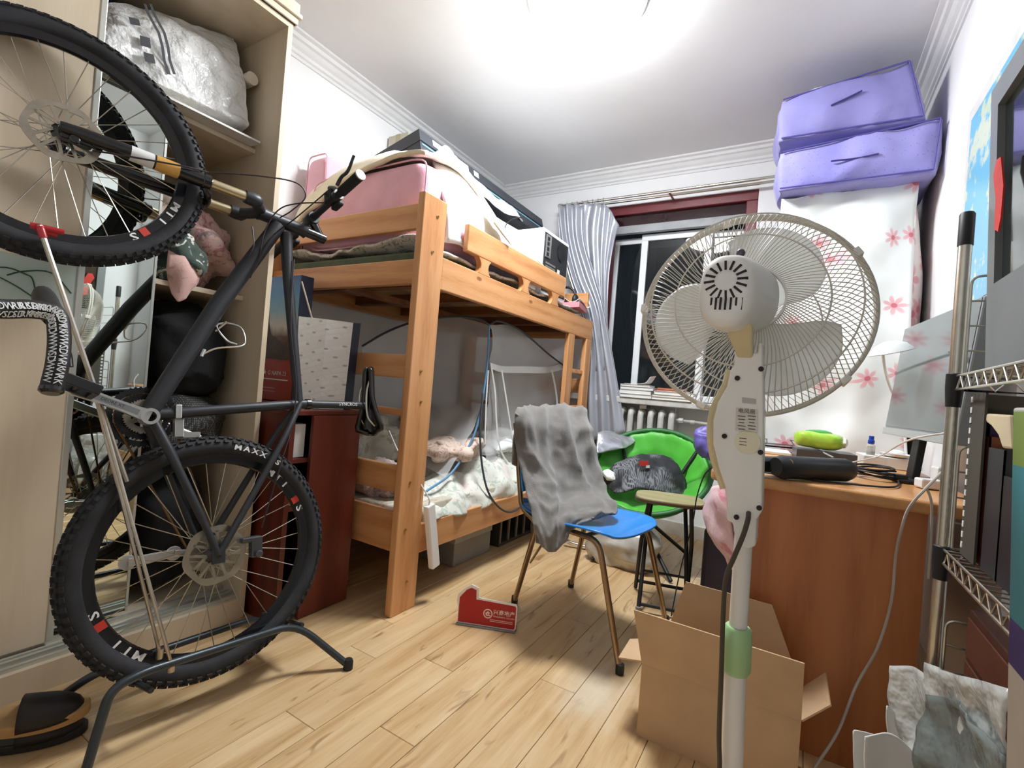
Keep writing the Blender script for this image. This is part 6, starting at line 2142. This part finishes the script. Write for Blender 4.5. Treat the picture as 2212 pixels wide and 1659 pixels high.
# pole
pA = at(1607, 1150, y=.99); pG0 = at(1594, 1352, y=.99); pG1 = at(1588, 1452, y=.99); pB = V((-.052, .99, .03))
MB().tube([pA, pG1], .0155, 20).build('upper_pole', m_fan, fan, smooth=True)
MB().tube([pG1, pB], .0185, 20).build('lower_pole', m_fan, fan, smooth=True)
dG = (pG1 - pG0).normalized()
LG = (pG1 - pG0).length
MB().lathe([(.02, 0), (.0235, .004), (.025, LG * .35), (.0255, LG * .9), (.021, LG)], pG0, dG, n=24).build('height_collar', M('pale_green_plastic', '#a9cf96', .35, var=.04), fan, smooth=True, angle=40)
MB().lathe([(.007, 0), (.007, .003), (.0001, .003)], at(1617, 1158, y=.972), (0, -1, 0), n=14).build('screw', m_steel, fan, smooth=True)
MB().lathe([(.145, 0), (.145, .012), (.12, .03), (.06, .045), (.03, .06), (.0001, .06)], (-.05, .99, .0005), n=44).build('base', m_fan, fan, smooth=True, angle=40)
MB().tube(catmull([at(1617, 1108, y=.965), at(1615, 1125, y=.945), at(1604, 1160, y=.94), at(1585, 1205, y=.94), at(1568, 1250, y=.945), at(1562, 1330, y=.95), at(1558, 1450, y=.955), at(1553, 1580, y=.96), at(1552, 1700, y=.96), V((-.09, .96, .07))], 6), .0042, 8).build('power_cord', M('dark_cord', '#4a4238', .5), fan, smooth=True)
o_ = MB().tube(catmull([at(1536, 1010, y=1.9), at(1520, 1030, y=1.9), at(1505, 1075, y=1.92), at(1496, 1130, y=1.95), at(1470, 1230, y=2.0), at(1450, 1330, y=2.05)], 6), .0025, 6)
tag(o_.build('thin_cable', m_plas, smooth=True), 'thin black cable hanging in front of the folding stool', 'cable')

# ================================================================== cardboard box
bx = thing('cardboard_box', 'open brown cardboard box with raised flaps behind the fan pole', 'box', (-.14, 1.49, 0))
x0, x1, y0, y1, H = -.335, .052, 1.395, 1.555, .205
t_ = .004
MB().box(x0, x1, y0, y0 + t_, 0, H).box(x0, x1, y1 - t_, y1, 0, H).box(x0, x0 + t_, y0 + t_, y1 - t_, 0, H).box(x1 - t_, x1, y0 + t_, y1 - t_, 0, H).box(x0 + t_, x1 - t_, y0 + t_, y1 - t_, .002, .006).build('body', m_card, bx)
def flap(p, nm='flap'):
    e = (V(p[1]) - V(p[0])).cross(V(p[3]) - V(p[0])).normalized() * .004
    MB().prism([V(q) for q in p], e).build(nm, m_card, bx)
flap([V((x0, y0, H)), V((x1, y0, H)), at(1738, 1432, y=1.375), at(1370, 1316, y=1.375)])
flap([V((x0 + .02, y1, H)), V((x1, y1, H)), at(1668, 1306, y=1.565), at(1482, 1256, y=1.565)])
flap([V((x1, y0, H)), V((x1, y1, H)), V((x1 + .05, y1 - .01, .27)), V((x1 + .055, y0 + .01, .26))])
flap([V((x0, y0, H)), V((x0, y1, H)), V((x0 - .075, y1 - .02, .185)), V((x0 - .075, y0 + .03, .175))])
MB().ball(at(1455, 1440, y=1.392), (.028, .003, .010), 12, 6, wr=.3, ws=40).build('torn_print', M('torn_dark', '#6b4a38', .8), bx)
MB().prism([at(1715, 1500, y=1.3935), at(1733, 1488, y=1.3935), at(1735, 1472, y=1.3935), at(1722, 1478, y=1.3935)], (0, -.0006, 0)).build('tear', M('tear_dark', '#3a2a1e', .8), bx)

# ================================================================== wire rack at the right edge
m_rack = M('rack_chrome', '#cfccc0', .25, .9, var=.06, vs=30)
RX0, RX1, RY0, RY1 = .292, .66, .42, 1.435
rk = thing('wire_rack', 'chrome wire shelving rack along the right edge', 'shelving rack', ((RX0 + RX1) / 2, (RY0 + RY1) / 2, 0))
for x in (RX0, RX1):
    for y in (RY0, RY1):
        ht = 1.41
        MB().tube([(x, y, .012), (x, y, ht)], .0125, 16).build('post', m_rack, rk, smooth=True)
        MB().lathe([(.0142, 0), (.0142, .07), (.011, .075), (.0001, .075)], (x, y, ht - .062), n=16).build('post_cap', m_plas if x == RX0 else m_plas, rk, smooth=True, angle=40)
        MB().lathe([(.016, 0), (.016, .012)], (x, y, .0), n=14).build('foot', m_plas, rk, smooth=True)
        for zs in (.655, 1.04, .25):
            MB().lathe([(.0138, -.055), (.0165, -.012), (.0165, .018), (.0138, .02)], (x, y, zs), n=16).build('collar', m_plas, rk, smooth=True, angle=40)
for zs in (1.04, .655, .25):
    f = MB()
    f.tube([(RX0, RY0, zs + .014), (RX1, RY0, zs + .014), (RX1, RY1, zs + .014), (RX0, RY1, zs + .014)], .003, 8, closed=True)
    f.tube([(RX0, RY0, zs - .016), (RX1, RY0, zs - .016), (RX1, RY1, zs - .016), (RX0, RY1, zs - .016)], .003, 8, closed=True)
    sho = f.build('shelf_rim', m_rack, rk, smooth=True)
    zig = MB()
    for x in (RX0, RX1):
        n_ = 38
        zig.tube([(x, RY0 + .02 + (RY1 - RY0 - .04) * i / n_, zs + (.013 if i % 2 else -.015)) for i in range(n_ + 1)], .002, 6)
    for y in (RY0, RY1):
        n_ = 14
        zig.tube([(RX0 + .02 + (RX1 - RX0 - .04) * i / n_, y, zs + (.013 if i % 2 else -.015)) for i in range(n_ + 1)], .002, 6)
    zig.build('zigzag_wire', m_rack, sho, smooth=True)
    dk_ = MB()
    for i in range(1, 34):
        y = RY0 + (RY1 - RY0) * i / 34
        dk_.tube([(RX0, y, zs + .016), (RX1, y, zs + .016)], .0016, 5)
    for x in (.40, .53):
        dk_.tube([(x, RY0, zs + .012), (x, RY1, zs + .012)], .0024, 6)
    dk_.build('deck_wires', m_rack, sho, smooth=True)
# end guards hooked on the far end
for z0_, z1_ in ((1.055, 1.275), (.675, .90), (.30, .52)):
    g = MB().tube(fillet([(RX0 + .012, RY1 - .016, z0_), (RX1 - .012, RY1 - .016, z0_), (RX1 - .012, RY1 - .016, z1_), (RX0 + .012, RY1 - .016, z1_), (RX0 + .012, RY1 - .016, z0_ + .001)], .02), .0028, 6)
    for i in range(1, 4):
        z = z0_ + (z1_ - z0_) * i / 4
        g.tube([(RX0 + .012, RY1 - .016, z), (RX1 - .012, RY1 - .016, z)], .0022, 6)
    g.build('end_guard', m_rack, rk, smooth=True)

# glass fronted grey cabinet on the top shelf
tv = thing('glass_cabinet', 'grey cabinet with dark glass front on the wire rack', 'cabinet', (.45, 1.0, 1.059))
zb0, zt0, yA, yB2 = 1.0605, 1.65, 1.36, .62
m_gcab = M('grey_enamel', '#7c8082', .4, var=.03)
def fx(z): return .322 - .022 * (z - zb0) / (zt0 - zb0)
yi, zi0, zi1 = 1.318, 1.235, 1.60
def fr_box(ya, yb, za, zb):
    return [V((fx(za), ya, za)), V((fx(za), yb, za)), V((fx(zb), yb, zb)), V((fx(zb), ya, zb))]
mb = MB()
for ya, yb, za, zb in ((yi, yA, zb0, zt0), (yB2, .67, zb0, zt0), (.67, yi, zb0, zi0), (.67, yi, zi1, zt0)):
    mb.prism(fr_box(ya, yb, za, zb), (.02, 0, 0))
mb.build('front_frame', m_gcab, tv)
MB().prism([V((fx(zb0) + .02, yA, zb0)), V((fx(zb0) + .02, yB2, zb0)), V((fx(zt0) + .02, yB2, zt0)), V((fx(zt0) + .02, yA, zt0))], (.27, 0, 0)).build('body', m_gcab, tv)
MB().prism([p + V((.012, 0, 0)) for p in fr_box(.67, yi, zi0, zi1)], (.006, 0, 0)).build('glass_door', M('smoked_glass', '#1c2524', .05, var=0, coat=.6), tv)
rb = [at(a, b, x=.302) for a, b in ((2157, 345), (2166, 338), (2172, 400), (2166, 470), (2160, 500), (2152, 495), (2155, 430), (2150, 380))]
MB().prism(rb, (-.003, 0, 0)).build('red_ribbon', M('red_ribbon', '#c8352c', .5, var=.08), tv)

# rack contents on the middle shelf
ZS = .6735
fb = thing('file_holder', 'grey file holder with dashed edge at the far end of the rack', 'file holder', (.40, 1.35, ZS))
MB().box(.315, .60, 1.385, 1.395, ZS, 1.015).build('back_plate', M('taupe_card', '#6d675a', .7, var=.08), fb)
MB().box(.312, .316, 1.30, 1.395, ZS, 1.015).build('side_plate', M('dark_taupe', '#4a463e', .7, var=.08), fb)
for i in range(15):
    MB().box(.3105, .3122, 1.378, 1.388, ZS + .015 + i * .022, ZS + .027 + i * .022).build('dash', m_white, fb)
def rbook(nm, x0, x1, y0, y1, h, col, label, cat='book', grp='books on the rack shelf'):
    b = thing(nm, label, cat, ((x0 + x1) / 2, (y0 + y1) / 2, ZS), grp)
    MB().box(x0 + .003, x1 - .001, y0 + .002, y1 - .002, ZS + .004, ZS + h - .004).build('pages', m_cream, b)
    MB().box(x0, x1, y0, y0 + .002, ZS, ZS + h).box(x0, x1, y1 - .002, y1, ZS, ZS + h).box(x0, x0 + .003, y0, y1, ZS, ZS + h).build('cover', M('rack_cover' + col, col, .45, var=.1), b)
    return b
rbook('book', .33, .50, 1.345, 1.37, .30, '#5a3f7a', 'purple book beside the file holder on the rack')
rbook('book', .322, .50, 1.30, 1.335, .255, '#8a4a2c', 'rust brown book leaning next to the purple one')
rbook('binder', .318, .52, 1.20, 1.285, .235, '#2d2e33', 'thick black binder on the rack shelf', 'binder')
rbook('binder', .318, .52, 1.11, 1.195, .19, '#26272b', 'shorter black binder in front of the thick one', 'binder')
p = at(2150, 910, x=.33)
hd = thing('cream_handle', 'cream plastic handle lying across the rack binders', 'handle', p)
pts = [(2128, 893), (2180, 896), (2184, 970), (2164, 968), (2155, 940), (2140, 920), (2127, 910)]
MB().prism([at(a, b, x=.315) for a, b in pts], (.03, 0, 0)).build('grip', M('cream_plastic', '#d8c7a4', .4), hd, bevel=.004)
# tall teal carton standing in front at the right edge
tc = thing('tall_carton', 'tall thin white carton with teal and green print at the right edge', 'carton', (.25, .68, 0))
xq = .226
tc.location = (xq + .025, .68, 0); ORG[tc.name] = V((xq + .025, .68, 0))
xl_ = .038
MB().hexa([(xq + xl_, .52, 0), (xq + xl_ + .022, .52, 0), (xq + xl_ + .022, .836, 0), (xq + xl_, .836, 0), (xq, .52, .975), (xq + .022, .52, .975), (xq + .022, .836, .975), (xq, .836, .975)]).build('carton', M('white_carton', '#d6d3cd', .5, var=.03), tc, bevel=.003)
for z0_, z1_, nm_, c_ in ((.905, .97, 'green_print', '#8aa545'), (.72, .905, 'teal_print', '#459cae'), (.665, .72, 'violet_print', '#45428a')):
    xa_, xb2_ = xq + xl_ * (1 - z0_ / .975), xq + xl_ * (1 - z1_ / .975)
    MB().hexa([(xa_ - .0008, .525, z0_), (xa_, .525, z0_), (xa_, .83, z0_), (xa_ - .0008, .83, z0_), (xb2_ - .0008, .525, z1_), (xb2_, .525, z1_), (xb2_, .83, z1_), (xb2_ - .0008, .83, z1_)]).build(nm_, M(nm_, c_, .4, var=.05), tc)
# bottom: drawer box, spine with lettering, envelopes and film bags in a carton
db = thing('drawer_unit', 'dark brown drawer unit behind the wire rack legs', 'drawers', (.47, 1.25, .268))
MB().box(.335, .64, 1.12, 1.40, .270, .56).build('body', M('dark_brown_board', '#4a2a20', .5, var=.1), db, bevel=.003)
for i in range(3):
    MB().box(.331, .335, 1.14, 1.39, .285 + i * .09, .365 + i * .09).build('drawer', M('dark_brown_front', '#5a3326', .45, var=.1), db, bevel=.002)
bk = thing('book', 'black book spine with white characters low on the rack', 'book', (.34, 1.08, .27), 'books on the rack shelf')
MB().box(.322, .47, 1.06, 1.105, .2685, .50).build('block', M('black_cover', '#1d1a1c', .4), bk, bevel=.002)
for i, chh in enumerate('全球通'):
    text_part('lettering', chh, .036, V((.3215, 1.082, .455 - i * .045)), (0, -1, 0), (0, 0, 1), m_white, bk)
rdb = MB().box(.325, .47, 1.03, 1.055, .2685, .53).build('book', M('dark_red_cover', '#6a1f24', .45))
tag(rdb, 'dark red book next to the lettered black spine', 'book', 'books on the rack shelf')
ec = thing('open_carton', 'brown carton of papers on the floor below the rack', 'carton', (.17, 1.12, 0))
MB().box(.096, .275, .845, .849, 0, .10).box(.096, .275, 1.35, 1.354, 0, .10).box(.096, .10, .849, 1.35, 0, .10).box(.271, .275, .849, 1.35, 0, .10).box(.10, .271, .849, 1.35, .002, .006).build('body', m_card, ec)
def sheet(nm, pts, d, mat, label, cat, seed, down=.25, grp=None, wr=.006):
    """upright sheet: pixel outline of its top edge, continued down into the carton"""
    top = [at(a, b, d=dd) for (a, b), dd in zip(pts, d)]
    rows = [top]
    for k in range(1, 5):
        rows.append([V((p.x + .012 * k * .3, p.y - .012 * k * .3, p.z + (.012 - p.z) * k / 4)) for p in top])
    o = MB().patch(rows, 8, wr, 9, seed, wr * .5, 24).build(nm, mat, smooth=True, solid=.003, angle=180)
    return tag(o, label, cat, grp)
m_env = M('envelope_white', '#dcdad4', .55, var=.03)
sheet('envelope', [(1843, 1580), (1852, 1578), (1900, 1592), (1960, 1640)], [1.06, 1.06, 1.06, 1.04], m_env, 'leftmost white envelope in the carton below the rack', 'envelope', 2)
sheet('envelope', [(1870, 1592), (1930, 1588), (1985, 1640), (2030, 1700)], [1.0, 1.0, .98, .96], m_env, 'bright white envelope in front of the others', 'envelope', 4)
sheet('envelope', [(1916, 1525), (1925, 1530), (1975, 1575), (2050, 1650)], [1.10, 1.10, 1.08, 1.06], m_env, 'tallest white envelope with brown back edge', 'envelope', 5)
sheet('cardboard_sheet', [(1924, 1522), (1940, 1530), (2000, 1600), (2060, 1660)], [1.13, 1.13, 1.11, 1.09], m_card, 'brown cardboard sheet right behind the tallest envelope', 'cardboard', 7)
m_pf = M('film_wrap', '#d6d9d5', .15, var=.1, vs=6, alpha=.78, coat=.5, bump=.9, bs=16, bd=.02)
m_pf2 = M('film_wrap_dark', '#7d8886', .15, var=.25, vs=5, alpha=.85, coat=.5, bump=.9, bs=14, bd=.02)
sheet('film_bag', [(1928, 1438), (1985, 1445), (2040, 1520), (2100, 1620)], [1.12, 1.05, .94, .85], m_pf, 'clear film bag standing highest on the left of the papers', 'bag', 9, wr=.022)
sheet('film_bag', [(1996, 1430), (2060, 1455), (2130, 1472), (2188, 1490)], [.99, .89, .785, .69], m_pf, 'large clear film bag with bright folds in front of the rack', 'bag', 12, wr=.024)
sheet('film_bag', [(2000, 1500), (2060, 1512), (2125, 1580), (2185, 1640)], [.94, .85, .75, .67], m_pf2, 'dark green tinted film bag in the middle of the papers', 'bag', 14, wr=.022)

# ================================================================== road bike front end with drop bar (left edge)
rbk = thing('road_bike', 'road bike front with black lettered bar tape at the left edge', 'bicycle', (-1.33, .07, 0))
m_tape = M('bar_tape', '#1b1b1d', .55, var=.1)
HD = V((-.97, .243, 0)).normalized()
HB = V((.243, .97, 0)).normalized()
dp = .80
bt = [at(-260, 640, d=.62), at(-120, 655, d=.68), at(0, 667, d=.755), at(70, 668, d=.80), at(118, 680, d=.825), at(128, 720, d=.82), at(125, 780, d=.80), at(112, 838, d=.785)]
bpts = catmull(bt, 8)
MB().tube(bpts, .0155, 16).build('drop_bar', m_tape, rbk, smooth=True)
endd = (bt[-1] - bt[-2]).normalized()
MB().lathe([(.0165, 0), (.0165, .006), (.012, .01), (.0001, .01)], bt[-1], endd, n=18).build('bar_plug', m_gblk, rbk, smooth=True, angle=40)
# white lettering bands on the tape
for i in range(14, len(bpts) - 2, 2):
    p, q = bpts[i], bpts[i + 1]
    d = (q - p).normalized()
    tow = (CAM - p); tow = (tow - d * tow.dot(d)).normalized()
    sdv = d.cross(tow)
    for j in (-.3, .55):
        nrm_ = (tow * cos(j) + sdv * sin(j))
        text_part('lettering', random.choice(('W', 'SD', 'RK')), .016, p + nrm_ * .0158, d, nrm_.cross(d), m_white, rbk, sx=.9)
hood = [at(122, 690, d=.83), at(104, 665, d=.88), at(92, 632, d=.92)]
MB().tube(catmull(hood, 5), [.017, .018, .018, .019, .019, .019, .019, .019, .018, .017, .014], 12).build('brake_hood', m_plas, rbk, smooth=True)
MB().tube(catmull([at(120, 700, d=.87), at(140, 745, d=.86), at(152, 792, d=.85)], 5), [.008, .008, .008, .008, .008, .008, .007, .007, .007, .006, .005], 8, flat=.5).build('brake_lever', m_gblk, rbk, smooth=True)
bc = bt[0]
hb2 = bc - HB * .21
MB().tube([bc, bc - HB * .22, bc - HB * .42], .0155, 12).build('drop_bar', m_tape, rbk, smooth=True)
stt = bc - HB * .1
st2 = stt - HD * .07 + V((0, 0, -.02))
MB().tube([stt, st2], .016, 12).build('stem', m_gblk, rbk, smooth=True)
cr_ = V((st2.x + HD.x * .06, st2.y + HD.y * .06, .72))
MB().tube([st2, cr_], .02, 12).build('head_tube', m_blk, rbk, smooth=True)
axl = V((cr_.x + HD.x * .12, cr_.y + HD.y * .12, .335))
for s_ in (1, -1):
    MB().tube(catmull([cr_ + HB * .02 * s_, cr_.lerp(axl, .4) + HB * .05 * s_, axl + HB * .05 * s_], 4), .010, 10).build('fork_blade', m_blk, rbk, smooth=True)
wh = MB().torus(axl, HB, .322, .0125, 60, 10).build('front_wheel', m_tyre, rbk, smooth=True)
MB().lathe([(.30, -.009), (.312, -.009), (.312, .009), (.30, .009), (.29, 0), (.30, -.009)], axl, HB, n=60).build('rim', m_gblk, wh, smooth=True)
MB().lathe([(.008, -.055), (.02, -.04), (.012, -.03), (.012, .03), (.02, .04), (.008, .055)], axl, HB, n=16).build('hub', m_gblk, wh, smooth=True)
for i in range(20):
    a = 2 * pi * i / 20
    e = HD * cos(a) + V((0, 0, 1)) * sin(a)
    MB().tube([axl + e * .018 + HB * (.035 if i % 2 else -.035), axl + e * .292], .0012, 4).build('spoke', m_steel, wh)
tt_e = cr_ - HD * .45 + V((0, 0, .05))
MB().tube([cr_ + V((0, 0, .06)), tt_e], .016, 12).build('top_tube', m_blk, rbk, smooth=True)
bb2 = cr_ - HD * .50; bb2.z = .27
MB().tube([cr_, bb2], .02, 12).build('down_tube', m_blk, rbk, smooth=True)
MB().tube([tt_e, bb2], .016, 12).build('seat_tube', m_blk, rbk, smooth=True)
MB().tube([bb2, V((bb2.x, bb2.y, .008))], .008, 8).build('prop_leg', m_steel, rbk, smooth=True)

# ================================================================== slippers
def slipper(nm, px, z, ang, label, mats, tip=0, sole=.022):
    o = at(*px, z=z)
    r = thing(nm, label, 'slipper', o, 'slippers by the bike stand')
    u = V((cos(ang), sin(ang), 0)); v = V((-sin(ang), cos(ang), 0)); w = V((0, 0, 1))
    if tip:
        w = (w * cos(tip) + v * sin(tip)); v = v * cos(tip) - V((0, 0, 1)) * sin(tip)
    out = []
    for i in range(28):
        a = 2 * pi * i / 28
        wd = .040 + .008 * cos(a)
        out.append(o + u * (.105 * cos(a)) + v * (wd * sin(a)))
    MB().prism(out, w * sole).build('sole', mats[0], r, bevel=.004)
    G = []
    for i in range(9):
        t = i / 8
        row = []
        for k in range(11):
            a = pi * k / 10
            x = -.02 + .115 * t
            rad = .046 * math.sqrt(max(.03, 1 - (max(0, t - .3) / .72) ** 2))
            hh = .055 - .02 * t
            if t > .9: hh *= .6
            row.append(o + u * x + v * (rad * cos(a)) + w * (.018 + hh * sin(a) * math.sqrt(max(.05, 1 - (max(0, t - .45) / .6) ** 2))))
        G.append(row)
    MB().grid(G).build('upper', mats[1], r, smooth=True, solid=.005, angle=180)
    return r
m_sole = M('tan_sole', '#a9875a', .7, var=.12, vs=20)
m_up = M('dark_leather', '#1c1716', .5, var=.15)
slipper('slipper', (68, 1602), .002, radians(60), 'black slipper lying flat on the floor by the plinth', (m_plas, m_up))
slipper('slipper', (72, 1560), .062, radians(62), 'tan soled black slipper resting on the other slipper', (m_sole, m_up), tip=-.25, sole=.03)
